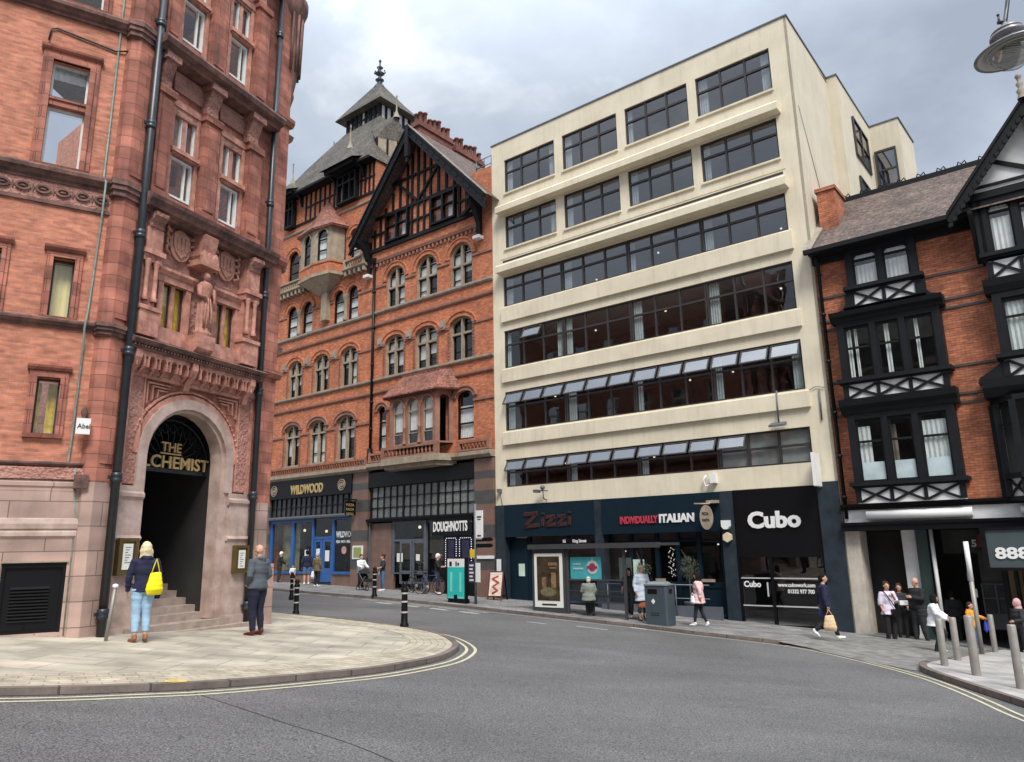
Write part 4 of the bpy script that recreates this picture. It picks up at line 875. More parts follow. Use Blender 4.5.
# canted oriel on the tower side
def ring3(pts, z): return [(x, y, z) for x, y in pts]
op = [(-14.25, 0), (-13.85, -.55), (-12.65, -.95), (-11.75, -.85), (-10.95, -.35), (-10.9, 0)]
op = [(-14.35, 0), (-14.1, -.8), (-12.6, -1.0), (-11.35, -.8), (-11.1, 0)]
def scale2(p, f, cx=-12.7): return [(cx+(x-cx)*f, y*f) for x, y in p]
b_ = MB(); b_.vprism(op, 16.85, 17.5); b_.vprism(scale2(op, 1.04), 17.42, 17.52); BP('oriel_apron', b_, M['obrick'])
b_ = MB(); b_.frus(ring3(scale2(op, .25), 15.9), ring3(scale2(op, .62), 16.3)); b_.frus(ring3(scale2(op, .66), 16.3), ring3(scale2(op, 1.0), 16.68)); b_.vprism(scale2(op, 1.08), 16.68, 16.85); b_.box(-12.7, -12.2, -.3, 0, 14.3, 15.9); BP('oriel_corbel', b_, M['bstone'])
b_ = MB()
for i in range(4):
    (x0, y0), (x1, y1) = op[i], op[i+1]; L_ = sqrt((x1-x0)**2+(y1-y0)**2); th = math.atan2(y1-y0, x1-x0)
    s = MB(); hw = .36; s.wall(0, L_, 17.52, 19.9, [(L_/2-hw, L_/2+hw, 17.6, 19.45, hw)] if L_ > .9 else [], 0, .12); s.ring(L_/2-hw, L_/2+hw, 19.45, hw, .1, -.05, .02) if L_ > .9 else None
    for v in range(len(s.v)): x, y, z = s.v[v]; s.v[v] = (x0+x*cos(th)-y*sin(th), y0+x*sin(th)+y*cos(th), z)
    o_ = len(b_.v); b_.v += s.v; b_.f += [tuple(i_+o_ for i_ in f) for f in s.f]; b_.m += s.m; b_.sm += s.sm; b_.uv += s.uv
orl = BP('oriel', b_, M['bstone'])
for i in (1, 2):
    (x0, y0), (x1, y1) = op[i], op[i+1]; L_ = sqrt((x1-x0)**2+(y1-y0)**2); th = math.atan2(y1-y0, x1-x0)
    win(T2, L_/2-.36, L_/2+.36, 17.6, 19.45, .1, M['black'], .06, .36, trans=(18.2, 18.85), loc=(x0, y0, 0), rz=th, blind=M['blind'] if i == 2 else None, bz=[(L_/2-.3, L_/2+.3, 17.7, 19)])
b_ = MB(); b_.vprism(scale2(op, .97), 17.5, 17.55); b_.face([(-14, -.02, 17.5), (-11, -.02, 17.5), (-11, -.02, 19.9), (-14, -.02, 19.9)]); BP('oriel_inside', b_, M['dark'])
e_ = scale2(op, 1.2); top = [(-13.0, 0), (-12.9, -.08), (-12.8, -.1), (-12.6, -.08), (-12.5, 0)]; mid_ = [(-12.75+(x+12.75)*.58, y*.5) for x, y in e_]
b_ = MB()
for A1, z1_, B1, z2_ in ((e_, 19.6, mid_, 20.4), (mid_, 20.4, top, 21.6)):
    for i in range(4): slope(b_, [(*A1[i], z1_), (*A1[i+1], z1_), (*B1[i+1], z2_), (*B1[i], z2_)])
b_.vprism(scale2(op, 1.18), 19.5, 19.61); BP('oriel_roof', b_, [M['redtile']], fix=False)
# half timbered top storey of the tower
b_ = MB(); tz0, tz1 = 21.1, 23.0
b_.box(-15.9, -8.65, -.06, 0, 21.0, 21.14)
x = -14.6
for x in (-14.9, -14.45, -14.0, -13.55, -13.1, -12.65, -12.2, -11.75, -9.8, -9.45, -9.1, -8.75): b_.box(x-.06, x+.06, -.055, 0, tz0, tz1)
b_.box(-14.9, -11.7, -.05, 0, 21.95, 22.05); b_.box(-9.9, -8.65, -.05, 0, 22.0, 22.1); BP('timber_framing', b_, M['timber'])
for a, b in ((-11.62, -9.95), (-16.7, -15.85)):
    win(T2, a, b, 21.0, 22.75, -.1, M['timber'], .1, mull=[a+(b-a)*q for q in ((.34, .67) if b-a > 1 else (.5,))], trans=(22.2,), depth=.25, blind=M['blind'], bz=[(a+.1, a+.35, 21.1, 22.1)])
b_ = MB()
for cx, w_ in ((-10.8, 1.25), (-16.3, 1.0)):      # deep boarded hoods over the tower windows
    for sg in (-1, 1): b_.prof([(0, 22.2), (-.1, 22.2), (-.25, 22.7), (-.9, 23.1), (0, 23.1)], cx+sg*w_-.06, cx+sg*w_+.06)
    b_.box(cx-w_, cx+w_, -1.0, 0, 23.0, 23.08); b_.box(cx-w_, cx+w_, -.95, -.85, 22.8, 23.0)
BP('dormer_hood', b_, M['timber'])
# tower roof, lantern and finial
E0 = dict(z=22.95); RB = [(-17.4, -.65), (-8.5, -.65), (-8.5, 8.5), (-17.4, 8.5)]; RT = [(-15.3, 3.0), (-11.85, 3.0), (-11.85, 5.8), (-15.3, 5.8)]
RM = [(-16.5, 1.1), (-10.2, 1.1), (-10.2, 7.3), (-16.5, 7.3)]
b_ = MB()
for i in range(4):
    j = (i+1) % 4; slope(b_, [(*RB[i], 22.95), (*RB[j], 22.95), (*RM[j], 25.7), (*RM[i], 25.7)]); slope(b_, [(*RM[i], 25.7), (*RM[j], 25.7), (*RT[j], 28.5), (*RT[i], 28.5)])
# hips over the dormer hoods, each running back into the slope
for cx, w_, pk in ((-10.8, 1.5, 24.6), (-16.35, 1.15, 24.2)):
    a, b, c, d_ = (cx-w_, -1.15, 22.98), (cx+w_, -1.15, 22.98), (cx, -.1, pk), (cx, 1.2, pk+.1)
    slope(b_, [a, b, c]); slope(b_, [b, (cx+w_, .2, 23.6), d_, c]); slope(b_, [(cx-w_, .2, 23.6), a, c, d_])
slope(b_, [(-9.6, .7, 25.0), (-8.6, 2.6, 24.9), (-9.1, 1.9, 26.9)]); slope(b_, [(-10.9, 1.5, 26.6), (-9.6, .7, 25.0), (-9.1, 1.9, 26.9), (-10.6, 3.2, 27.4)]); slope(b_, [(-8.6, 2.6, 24.9), (-10.6, 3.6, 27.3), (-9.1, 1.9, 26.9)])
BP('slate_roof', b_, [M['slate']], fix=False)
b_ = MB(); b_.box(-17.4, -8.5, -.7, -.6, 22.8, 22.94); b_.box(-17.3, -8.6, -.6, 0, 22.88, 22.92); BP('eaves_gutter', b_, M['timber'])
b_ = MB(); b_.vprism([(-9.5, .8), (-8.7, 2.4), (-10.6, 3.4), (-11, 1.6)], 23.2, 25.05); dm = BP('roof_dormer', b_, M['bstone'])
b_ = MB()
for t in (.0, .35, .7, 1): p = Vector((-9.5, .8)).lerp(Vector((-8.7, 2.4)), t); b_.box(p.x-.05, p.x+.05, p.y-.07, p.y+.03, 23.2, 25.06)
part('dormer_studs', b_, M['timber'], dm)
b_ = MB(); b_.vprism([(-15.15, 3.15), (-12.0, 3.15), (-12.0, 5.6), (-15.15, 5.6)], 28.3, 29.6); la = BP('lantern', b_, M['whitepanel'])
b_ = MB()
for i in range(8): x = -15.2+3.2*i/7; b_.box(x-.09, x+.09, 3.07, 3.2, 28.4, 29.6)
for i in range(6): y = 3.1+2.5*i/5; b_.box(-12.04, -11.92, y-.08, y+.08, 28.4, 29.6)
b_.box(-15.2, -11.95, 3.08, 3.2, 28.9, 29.0); b_.box(-15.3, -11.85, 3.0, 5.8, 28.35, 28.5)
part('lantern_frame', b_, M['timber'], la)
b_ = MB()
for i in range(6): x = -15.2+3.2*i/7+.09+(.46 if i > 2 else 0); b_.face([(x, 3.12, 28.5), (x+.27, 3.12, 28.5), (x+.27, 3.12, 29.5), (x, 3.12, 29.5)])
part('pane', b_, M['leaded_dark'], la, fix=False)
LE = [(-15.9, 2.6), (-11.4, 2.6), (-11.4, 6.2), (-15.9, 6.2)]; LT = [(-13.9, 4.1), (-13.3, 4.1), (-13.3, 4.7), (-13.9, 4.7)]; LM = [(-15.0, 3.25), (-12.3, 3.25), (-12.3, 5.5), (-15.0, 5.5)]
b_ = MB()
for i in range(4):
    j = (i+1) % 4; slope(b_, [(*LE[i], 29.5), (*LE[j], 29.5), (*LM[j], 30.6), (*LM[i], 30.6)]); slope(b_, [(*LM[i], 30.6), (*LM[j], 30.6), (*LT[j], 32.0), (*LT[i], 32.0)])
b_.face([(*p, 29.48) for p in reversed(LE)]); BP('lantern_roof', b_, [M['slate']], fix=False)
b_ = MB(); b_.lathe([(.42, 31.9), (.3, 32.15), (.14, 32.3), (.2, 32.45), (.3, 32.55), (.12, 32.65), (.1, 32.9), (.32, 33.05), (.12, 33.15), (.09, 33.4), (.22, 33.5), (.07, 33.6), (.05, 33.9), (.1, 34.0), (.01, 34.2)], (-13.6, 4.4, 0), 12)
for a in range(4): b_.tube([(-13.6, 4.4, 32.9), (-13.6+.38*cos(a*pi/2+.6), 4.4+.38*sin(a*pi/2+.6), 33.1), (-13.6+.3*cos(a*pi/2+.6), 4.4+.3*sin(a*pi/2+.6), 33.3)], .05, 5)
BP('finial', b_, M['pipe'])
for x, y, z in ((-10.8, -.1, 24.55), (-16.35, -.1, 24.15), (-9.1, 1.9, 26.85), (-15.9, 2.6, 26.7)):
    b_ = MB(); b_.lathe([(.22, z-.2), (.12, z+.1), (.05, z+.3), (.03, z+1.2), (.06, z+1.25), (.0, z+1.45)], (x, y, 0), 8); BP('roof_finial', b_, M['gstone'])
# big black gable
GA = (-5.05, 23.25); GL, GR = (-9.5, 17.75), (.15, 17.6); slL = (GA[1]-GL[1])/(GA[0]-GL[0]); slR = (GR[1]-GA[1])/(GR[0]-GA[0])
gh = [(-7.4, -5.68, 17.5, 19.08), (-4.03, -2.35, 17.5, 19.05)]
b_ = MB(); b_.wall(-8.6, -1.0, 16.75, 19.2, gh, -.12, .2, 0); zl = lambda x: min(GA[1]-.5+(x-GA[0])*slL if x < GA[0] else 99, GA[1]-.5+(x-GA[0])*slR if x > GA[0] else 99, GA[1]-.5)
b_.prism([(-8.3, 19.2), (-1.7, 19.2), (-3.4, zl(-3.4)), (-5.05, 22.7), (-7.0, zl(-7.0))], -.12, .0); BP('gable_wall', b_, M['obrick'])
b_ = MB()
def topz(x): return (GA[1]-.65+(x-GA[0])*slL) if x < GA[0] else (GA[1]-.65+(x-GA[0])*slR)
for x in [-8.35, -7.9, -7.5, -6.95, -6.4, -5.85, -5.5, -5.05, -4.6, -4.15, -3.6, -3.05, -2.5, -2.15, -1.7]:
    t_ = topz(x); low = 19.15 if any(a-.05 < x < b+.05 for a, b, _, _ in gh) else 17.4
    if t_ > low+.2: b_.box(x-.065, x+.065, -.2, -.12, low, t_)
b_.box(-8.6, -1.0, -.24, -.12, 17.25, 17.45); b_.box(-8.3, -1.6, -.215, -.12, 19.1, 19.25); b_.box(-7.15, -3.0, -.215, -.12, 20.75, 20.88)
for z in (18.2,): b_.box(-8.6, -7.45, -.21, -.12, z, z+.1); b_.box(-5.65, -4.08, -.21, -.12, z, z+.1); b_.box(-2.3, -1.2, -.21, -.12, z, z+.1)
for a, c in (((-5.1, -.2, 19.3), (-6.6, -.2, 20.75)), ((-5.0, -.2, 19.3), (-3.6, -.2, 20.75))): b_.beam(a, c, .13, .1)
BP('gable_timbers', b_, M['timber'])
for a, b, c, d in gh:
    win(T2, a, b, c, d, -.14, M['black'], .1, mull=[((a+b)/2, .12)], trans=((c+(d-c)*.55, .05),), depth=.2, blind=M['blind'], bz=[(b-.6, b-.1, c+.1, c+.9)])
b_ = MB()
for (p, q) in ((GL, GA), (GA, GR)):
    dx, dz = q[0]-p[0], q[1]-p[1]; l = sqrt(dx*dx+dz*dz); nx_, nz_ = -dz/l, dx/l
    if nz_ < 0: nx_, nz_ = -nx_, -nz_
    b_.prism([(p[0], p[1]), (q[0], q[1]), (q[0]-nx_*.0, q[1]-.75), (p[0]+dx/l*.1, p[1]-.62)], -.98, -.9)
    b_.prism([(p[0]-nx_*0, p[1]+.02), (q[0], q[1]+.02), (q[0], q[1]-.1), (p[0], p[1]-.1)], -1.04, -.9)
    b_.prism([(p[0], p[1]-.5), (q[0], q[1]-.62), (q[0], q[1]-.72), (p[0], p[1]-.6)], -1.03, -.98)
    n = 13
    for i in range(n):
        t = (i+.5)/n; x, z = p[0]+dx*t, p[1]+dz*t-.33; b_.prism([(x-.13, z-.1*dz/dx), (x, z+.13), (x+.13, z+.1*dz/dx), (x, z-.13)], -1.0, -.98)
b_.box(GA[0]-.12, GA[0]+.12, -1.08, -.88, 21.4, 23.2); b_.box(GA[0]-.07, GA[0]+.07, -1.04, -.94, 21.1, 21.4)
for x, s_ in ((-8.85, 1), (-.95, -1)): b_.prof([(0, 16.0), (-.1, 16.0), (-.2, 16.8), (-.5, 17.4), (-.95, 17.75), (-.95, 17.95), (0, 17.95)], x-.12, x+.12)
b_.prism([(-1.9, 17.3), (-.9, 17.9), (-.9, 17.7), (-1.6, 17.3)], -.5, -.3)
BP('bargeboard', b_, M['timber'])
b_ = MB(); b_.box(-9.05, -8.65, -.35, 0, 15.95, 16.1); b_.box(-1.15, -.75, -.35, 0, 15.95, 16.1); BP('bracket_stone', b_, M['whitepanel'])
b_ = MB(); yb = 6.5; RX, RZ = GR[0]+.1, GR[1]+.03
slope(b_, [(GA[0], yb, GA[1]), (GA[0], -.95, GA[1]), (RX, -.95, RZ), (RX, -.02, RZ)]); sl2 = (GA[1]-RZ)/(RX-GA[0]); xc = -1.25
slope(b_, [(GA[0], yb, GA[1]), (RX, -.02, RZ), (xc, -.02, RZ+(RX-xc)*sl2), (xc, yb, RZ+(RX-xc)*sl2)])
slope(b_, [(GL[0], -.95, GL[1]), (GA[0], -.95, GA[1]), (GA[0], yb, GA[1]), (GL[0], yb, GL[1])]); 
BP('gable_roof', b_, [M['tile']], fix=False)
b_ = MB(); b_.frus([(GA[0]-.0, -1.06, GA[1]+.06), (GR[0]+.1, -1.06, GR[1]+.07), (GR[0]+.1, -.9, GR[1]+.07), (GA[0], -.9, GA[1]+.06)], [(GA[0], -1.06, GA[1]+.0), (GR[0]+.1, -1.06, GR[1]+.0), (GR[0]+.1, -.9, GR[1]+.0), (GA[0], -.9, GA[1])]); BP('verge', b_, M['gstone'])
for y0, y1, zt in ((.3, 2.9, 24.35), (3.2, 5.6, 24.1)):
    b_ = MB(); b_.box(-6.1, -5.5, y0, y1, 21.5, zt-.35); b_.box(-6.18, -5.42, y0-.08, y1+.08, zt-.35, zt-.2); b_.box(-6.13, -5.47, y0-.03, y1+.03, zt-.2, zt); b_.box(-6.13, -5.47, y0-.03, y1+.03, zt-.75, zt-.68); ch = BP('chimney_stack', b_, M['chimney_brick'])
    n = 7 if y1-y0 > 2.5 else 6
    for i in range(n):
        for xx in (-5.65, -5.95):
            b_ = MB(); h_ = .62+.12*((i*7+int(xx*10)) % 3-1); b_.lathe([(.13, zt), (.11, zt+.1), (.1, zt+h_-.12), (.14, zt+h_-.1), (.14, zt+h_-.03), (.1, zt+h_)], (xx, y0+.22+i*(y1-y0-.44)/(n-1), 0), 8); part('chimney_pot', b_, M['chimney_brick'], ch)
b_ = MB()
for z in (20.1, 20.5): b_.tube([(-1.3, .1, z-.3), (-.25, .1, z-.3), (-.25, 3.6, z-.3)], .03, 5)
for x in (-1.25, -.75, -.28): b_.tube([(x, .1, 19.6), (x, .1, 20.2)], .03, 5)
BP('roof_railing', b_, M['galv'])
b_ = MB(); b_.prof([(0, 16.62), (-.12, 16.66), (-.16, 16.8), (0, 16.86)], -8.4, -.9)
for i in range(26): b_.box(-8.3+.28*i, -8.3+.28*i+.12, -.1, 0, 16.45, 16.62)
BP('dentil_course', b_, M['redstone'])
# stone bay with three arched lights over the doughnut shop
b_ = MB()
bx = [(-6.6, 0), (-6.2, -.8), (-3.1, -.8), (-2.7, 0)]
s = b_; s.wall(-6.2, -3.1, 6.4, 8.95, [(-6.0, -5.27, 6.48, 8.68, .36), (-4.98, -4.26, 6.48, 8.68, .36), (-3.97, -3.28, 6.48, 8.68, .34)], -.8, .16)
for xx in (-5.12, -4.12): b_.lathe([(.1, 6.48), (.08, 6.6), (.065, 6.65), (.065, 7.2), (.1, 7.26), (.065, 7.3), (.065, 8.1), (.11, 8.2), (.12, 8.3)], (xx, -.84, 0), 8)
for a, c in ((-6.0, -5.27), (-4.98, -4.26), (-3.97, -3.28)): b_.ring(a, c, 8.68, .35, .07, -.85, -.8)
for (p, q) in ((bx[0], bx[1]), (bx[2], bx[3])):
    L_ = sqrt((q[0]-p[0])**2+(q[1]-p[1])**2); th = math.atan2(q[1]-p[1], q[0]-p[0]); s2 = MB(); s2.wall(0, L_, 6.4, 8.95, [(.22, L_-.22, 6.48, 8.68, .2)], 0, .12)
    o_ = len(b_.v); b_.v += [(p[0]+x*cos(th)-y*sin(th), p[1]+x*sin(th)+y*cos(th), z) for x, y, z in s2.v]; b_.f += [tuple(i+o_ for i in f) for f in s2.f]; b_.m += s2.m; b_.sm += s2.sm; b_.uv += s2.uv
BP('stone_bay', b_, M['redstone'])
for a, c in ((-6.0, -5.27), (-4.98, -4.26), (-3.97, -3.28)):
    win(T2, a, c, 6.48, 8.68, -.66, M['bstone'], .05, .35, trans=((8.05, .07), (7.0, .04)), blind=M['blind'], bz=[(a+.06, c-.06, 7.15, 8.6)])
b_ = MB(); b_.vprism([(-6.55, -.02), (-6.1, -.55), (-3.2, -.55), (-2.75, -.02)], 8.85, 8.9); b_.vprism([(-6.55, -.02), (-6.1, -.7), (-3.2, -.7), (-2.75, -.02)], 6.35, 6.42); BP('bay_inside', b_, M['dark'])
e_ = [(-6.95, 0), (-6.5, -1.05), (-2.85, -1.05), (-2.15, 0)]; t_ = [(-6.1, 0), (-5.9, -.3), (-3.3, -.3), (-2.75, 0)]
b_ = MB()
for i in range(3): slope(b_, [(*e_[i], 8.92), (*e_[i+1], 8.92), (*t_[i+1], 9.95), (*t_[i], 9.95)])
b_.vprism(e_, 8.86, 8.93); b_.vprism([(x, y-.02 if y else 0) for x, y in t_], 9.95, 10.02)
for i in range(30): b_.box(-6.5+.123*i, -6.43+.123*i, -.98, -.82, 8.78, 8.86)
BP('bay_roof', b_, [M['redtile']], fix=False)
b_ = MB(); b_.vprism([(-7.0, 0), (-6.5, -1.05), (-2.85, -1.05), (-2.35, 0)], 5.55, 5.86); b_.vprism([(-6.8, 0), (-6.4, -.9), (-2.95, -.9), (-2.5, 0)], 5.35, 5.55); BP('bay_sill', b_, M['bstone'])
b_ = MB()
def bal(x0, x1, y): 
    n = 14
    for i in range(n): x = x0+(i+.5)*(x1-x0)/n; b_.lathe([(.03, 5.95), (.06, 6.1), (.03, 6.2), (.045, 6.28)], (x, y, 0), 6)
    b_.box(x0, x1, y-.07, y+.07, 5.87, 5.95); b_.box(x0, x1, y-.08, y+.08, 6.28, 6.38)
bal(-6.4, -2.95, -.92); b_.box(-6.55, -6.35, -1.02, -.82, 5.86, 6.42); b_.box(-3.0, -2.8, -1.02, -.82, 5.86, 6.42)
BP('balustrade', b_, M['redstone'])
# downpipe and its hopper
b_ = MB(); b_.tube([(-8.4, -.1, 16.9), (-8.4, -.1, 6.2)], .075, 8); b_.lathe([(.08, 16.6), (.18, 16.75), (.18, 16.95)], (-8.4, -.12, 0), 8); b_.lathe([(.075, 6.6), (.14, 6.65), (.16, 6.2), (.1, 6.0)], (-8.4, -.12, 0), 8)
for z in (15, 13, 11, 9, 7.6): b_.lathe([(.075, z), (.1, z+.02), (.1, z+.1), (.075, z+.12)], (-8.4, -.1, 0), 8)
BP('downpipe', b_, M['black'])
# ---- shopfronts at street level
def pier(x0, x1, z0, z1, y=-.15, nm='shop_pier'):
    b = MB(); bands = [.7, 1.25, 2.05, 2.6, 3.5, 4.1, 4.6, 4.95]; zz = [z0]+[z for z in bands if z0 < z < z1]+[z1]
    for i in range(len(zz)-1): b.box(x0, x1, y, .3, zz[i], zz[i+1], i % 2)
    return BP(nm, b, [M['brownstone'], M['bandstone']])
pier(-9.64, -8.42, -.6, 5.5); pier(-1.3, -.22, -1, 5.5); pier(-17.6, -16.85, -.4, 5.5)
b_ = MB(); b_.box(-1.32, -.2, -.2, -.15, 1.17, 1.3); BP('pale_stone_band', b_, M['whitepanel'])
b_ = MB(); b_.box(-16.85, -9.64, -.22, 0, 4.5, 5.48); fs = BP('shop_fascia', b_, M['black'])
text('WILDWOOD', .68, M['gold'], fs, (-14.82, -.24, 4.7), .74, .02, .022, width=2.87)
for x in (-16.4, -10.42):
    b_ = MB()
    for r0, r1 in ((.3, .26), (.2, .15), (.09, .0)):
        for i in range(20):
            a, c = 2*pi*i/20, 2*pi*(i+1)/20; b_.prism([(x+r0*cos(a), 4.97+r0*sin(a)), (x+r0*cos(c), 4.97+r0*sin(c)), (x+r1*cos(c), 4.97+r1*sin(c)), (x+r1*cos(a), 4.97+r1*sin(a))], -.25, -.22)
    part('ring_emblem', b_, M['bstone'], fs)
def leaded(x0, x1, z0, z1, nx, nz, m, thick=()):
    b = MB(); b.face([(x0, .02, z0), (x1, .02, z0), (x1, .02, z1), (x0, .02, z1)]); o = BP('leaded_light', b, M[m], fix=False)
    b = MB()
    for i in range(nx+1): x = x0+(x1-x0)*i/nx; w_ = .05 if i in thick else .02; b.box(x-w_, x+w_, -.04, .015, z0, z1)
    for i in range(nz+1): z = z0+(z1-z0)*i/nz; b.box(x0, x1, -.035, .012, z-.018, z+.018)
    part('leading', b, M['black'], o)
leaded(-16.85, -9.64, 3.5, 4.5, 16, 2, 'leaded_dark', (0, 4, 8, 12, 16))
leaded(-8.3, -1.35, 3.15, 4.66, 15, 3, 'leaded', (0, 5, 10, 15))
b_ = MB(); b_.prof([(0, 3.3), (-.3, 3.34), (-.32, 3.42), (0, 3.52)], -16.85, -9.64); BP('shop_canopy', b_, M['galv'])
# Wildwood front: blue frames
b_ = MB()
for x0, x1 in ((-16.85, -16.62), (-14.82, -14.58), (-12.98, -12.84), (-11.28, -11.12)): b_.box(x0, x1, -.06, .06, .45, 3.3)
b_.box(-16.62, -14.82, -.06, .06, 3.15, 3.3); b_.box(-14.58, -12.98, -.06, .06, 3.15, 3.3); b_.box(-11.12, -9.64, -.06, .06, 3.2, 3.3); b_.box(-16.62, -12.98, -.08, .06, .45, .58); b_.box(-11.12, -9.64, -.1, .06, .45, .58); b_.box(-12.84, -11.28, -.02, .06, 2.25, 2.36)
BP('blue_shop_frame', b_, M['blue'])
b_ = MB()
for x0, x1 in ((-12.84, -12.15), (-12.1, -11.28)):
    b_.box(x0, x0+.16, -.0, .06, .05, 2.25); b_.box(x1-.16, x1, -.0, .06, .05, 2.25); b_.box(x0+.16, x1-.16, 0, .06, 2.1, 2.25); b_.box(x0+.16, x1-.16, .0, .06, .05, .75)
d_ = BP('blue_door', b_, M['blue'])
b_ = MB(); b_.face([(-12.7, .04, .7), (-11.4, .04, .7), (-11.4, .04, 2.15), (-12.7, .04, 2.15)]); part('pane', b_, M['shopglass'], d_, fix=False)
b_ = MB()
for x0, x1, z0, z1 in ((-12.6, -12.3, 1.3, 1.75), (-12.6, -12.3, .9, 1.2), (-11.85, -11.5, 1.1, 1.65), (-13.6, -13.25, 1.2, 1.7)): b_.box(x0, x1, -.02, -.015, z0, z1)
part('notice', b_, M['paper'], d_)
b_ = MB()
for x0, x1, z0, z1 in ((-16.62, -14.82, .58, 3.15), (-14.58, -12.98, .58, 3.15), (-12.84, -11.28, 2.36, 3.3), (-11.12, -9.64, .58, 3.2)): b_.face([(x0, .02, z0), (x1, .02, z0), (x1, .02, z1), (x0, .02, z1)])
BP('shop_window', b_, M['shopglass'], fix=False)
b_ = MB(); b_.box(-16.85, -12.9, -.03, .1, -.5, .45); b_.box(-11.28, -9.64, -.03, .1, -.6, .45); BP('stall_riser', b_, M['brownstone'])
b_ = MB(); b_.box(-17, -9.5, 2.4, 2.45, -.6, 4.5); b_.box(-8.4, -.3, 2.4, 2.45, -1, 4.7); b_.box(-9.3, -8.6, .4, 2.4, -1, 4.6); b_.box(-17, -.3, .1, 2.4, 4.62, 4.68); b_.box(-17, -.3, .05, 2.4, -.6, -.55); b_.box(-.4, -.3, .3, 2.4, -1, 4.6); BP('shop_inside', b_, M['interior'])
text('WILDWOOD', .42, M['white'], fs, (-11.0, -.0, 2.3), .62, .003, .012); text('PIZZA  PASTA  GRILL', .17, M['white'], fs, (-11.0, -.0, 2.02), .72, .003, .006)
b_ = MB(); b_.lathe([(.0, 0), (.2, 0)], (0, 0, 0), 16); ro = part('roundel', b_, mat('pink_print', (.5, .3, .25), .7), T2, loc=(-10.35, -.0, 1.65), rot=(pi/2, 0, 0), fix=False)
# abstract painted wall inside the left window
b_ = MB(); b_.face([(-16.5, .6, .6), (-14.9, .6, .6), (-14.9, .6, 3.1), (-16.5, .6, 3.1)]); BP('window_mural', b_, mat('mural_print', (.1, .22, .16), .8, .6, 1.6, col2=(.35, .3, .15)), fix=False)
b_ = MB()
for x, z in ((-10.9, 1.0), (-10.3, 1.0), (-9.9, 1.0)): b_.box(x, x+.05, .4, .45, .2, 1.05); b_.box(x+.3, x+.35, .4, .45, .2, 1.05); b_.box(x, x+.35, .4, .44, .75, 1.05); b_.box(x, x+.35, .4, .75, .6, .65)
BP('indoor_chairs', b_, M['timber'])
b_ = MB()
for x, z in ((-15.9, 2.8), (-13.9, 2.7), (-10.6, 2.9), (-6.5, 2.7), (-4.9, 2.6), (-3, 2.8)): b_.ball((x, 1.6, z), .08, 0, 5)
BP('indoor_lamp', b_, M['lamp_white'])
b_ = MB(); b_.box(-9.46, -8.68, -.19, -.15, 1.2, 1.85); mb2 = BP('menu_board', b_, M['paper']); 
b_ = MB(); b_.box(-9.36, -8.78, -.2, -.19, 1.28, 1.77); part('menu_print', b_, mat('olive_print', (.25, .3, .1), .7, .4, 20), mb2)
b_ = MB(); b_.box(-9.35, -9.25, -.9, -.15, 4.1, 4.16); b_.box(-9.32, -9.26, -.86, -.2, 3.35, 4.05); b_.ball((-9.4, -.8, 4.2), .06, 0, 5); hs = BP('hanging_sign', b_, M['black'])
for i, t in enumerate(('PIZZA', 'PASTA', 'GRILL')): text(t, .17, M['gold'], hs, (-9.255, -.82, 3.8-.22*i), .8, .002, .003, rot=(pi/2, 0, pi/2), width=.5)
# Doughnotts front: grey frames and black sign
b_ = MB(); b_.box(-8.42, -1.3, -.15, 0, 4.68, 5.4); b_.prof([(0, 2.95), (-.25, 2.98), (-.28, 3.1), (0, 3.15)], -8.42, -1.3); BP('shop_fascia', b_, M['black'])
b_ = MB(); b_.box(-8.35, -8.27, -.1, 0, -.2, 2.95); b_.box(-4.5, -4.36, -.1, .04, -.3, 2.95); b_.box(-6.75, -1.6, -.02, .04, 2.8, 2.95); b_.box(-6.75, -6.6, 0, .06, .1, 2.8)
for x0, x1 in ((-6.2, -5.4), (-5.35, -4.5)):
    b_.box(x0, x0+.1, 0, .06, .05, 2.0); b_.box(x1-.1, x1, 0, .06, .05, 2.0); b_.box(x0+.1, x1-.1, 0, .06, 1.9, 2.0); b_.box(x0+.1, x1-.1, .0, .06, .55, .65); b_.box(x0+.1, x1-.1, 0, .06, .05, .15)
b_.box(-6.6, -4.5, -.0, .05, 2.0, 2.1); b_.box(-6.6, -4.5, .0, .05, .5, .56); BP('grey_shop_frame', b_, M['greyshop'])
b_ = MB(); b_.face([(-6.7, .03, .5), (-4.5, .03, .5), (-4.5, .03, 2.8), (-6.7, .03, 2.8)]); b_.face([(-4.36, .03, .2), (-1.4, .03, .2), (-1.4, .03, 2.8), (-4.36, .03, 2.8)]); BP('shop_window', b_, M['shopglass'], fix=False)
b_ = MB(); b_.box(-8.3, -6.8, -.0, .1, -.5, 2.9); b_.box(-7.4, -6.6, -.05, .1, -.5, .45); b_.box(-4.5, -1.4, -.05, .1, -.6, .15); BP('brown_stone_wall', b_, M['brownstone'])
b_ = MB(); b_.box(-6.4, -6.0, -.0, .01, 1.05, 1.45); b_.box(-5.1, -4.85, -.0, .01, 1.1, 1.4); BP('door_notice', b_, M['paper'])
b_ = MB(); b_.box(-3.9, -1.45, -.17, -.03, 2.2, 3.0); b_.box(-3.25, -1.3, -.06, -.02, -.4, 2.2); dg = BP('doughnut_shop_sign', b_, M['black'])
text('DOUGHNOTTS', .6, M['white'], dg, (-3.8, -.19, 2.4), .53, .01, .018, width=2.1)
b_ = MB()
for x0, x1 in ((-3.1, -2.45), (-2.25, -1.55)):
    for i in range(12): z = .9+.1*i; b_.ball((x0, -.1, z), .02, 0, 4); b_.ball((x1, -.1, z), .02, 0, 4)
    for i in range(6): b_.ball((x0+(x1-x0)*(i+.5)/6, -.1, 2.08), .02, 0, 4)
part('marquee_bulbs', b_, emis('bulbs', (.8, .8, 1), .35), dg)
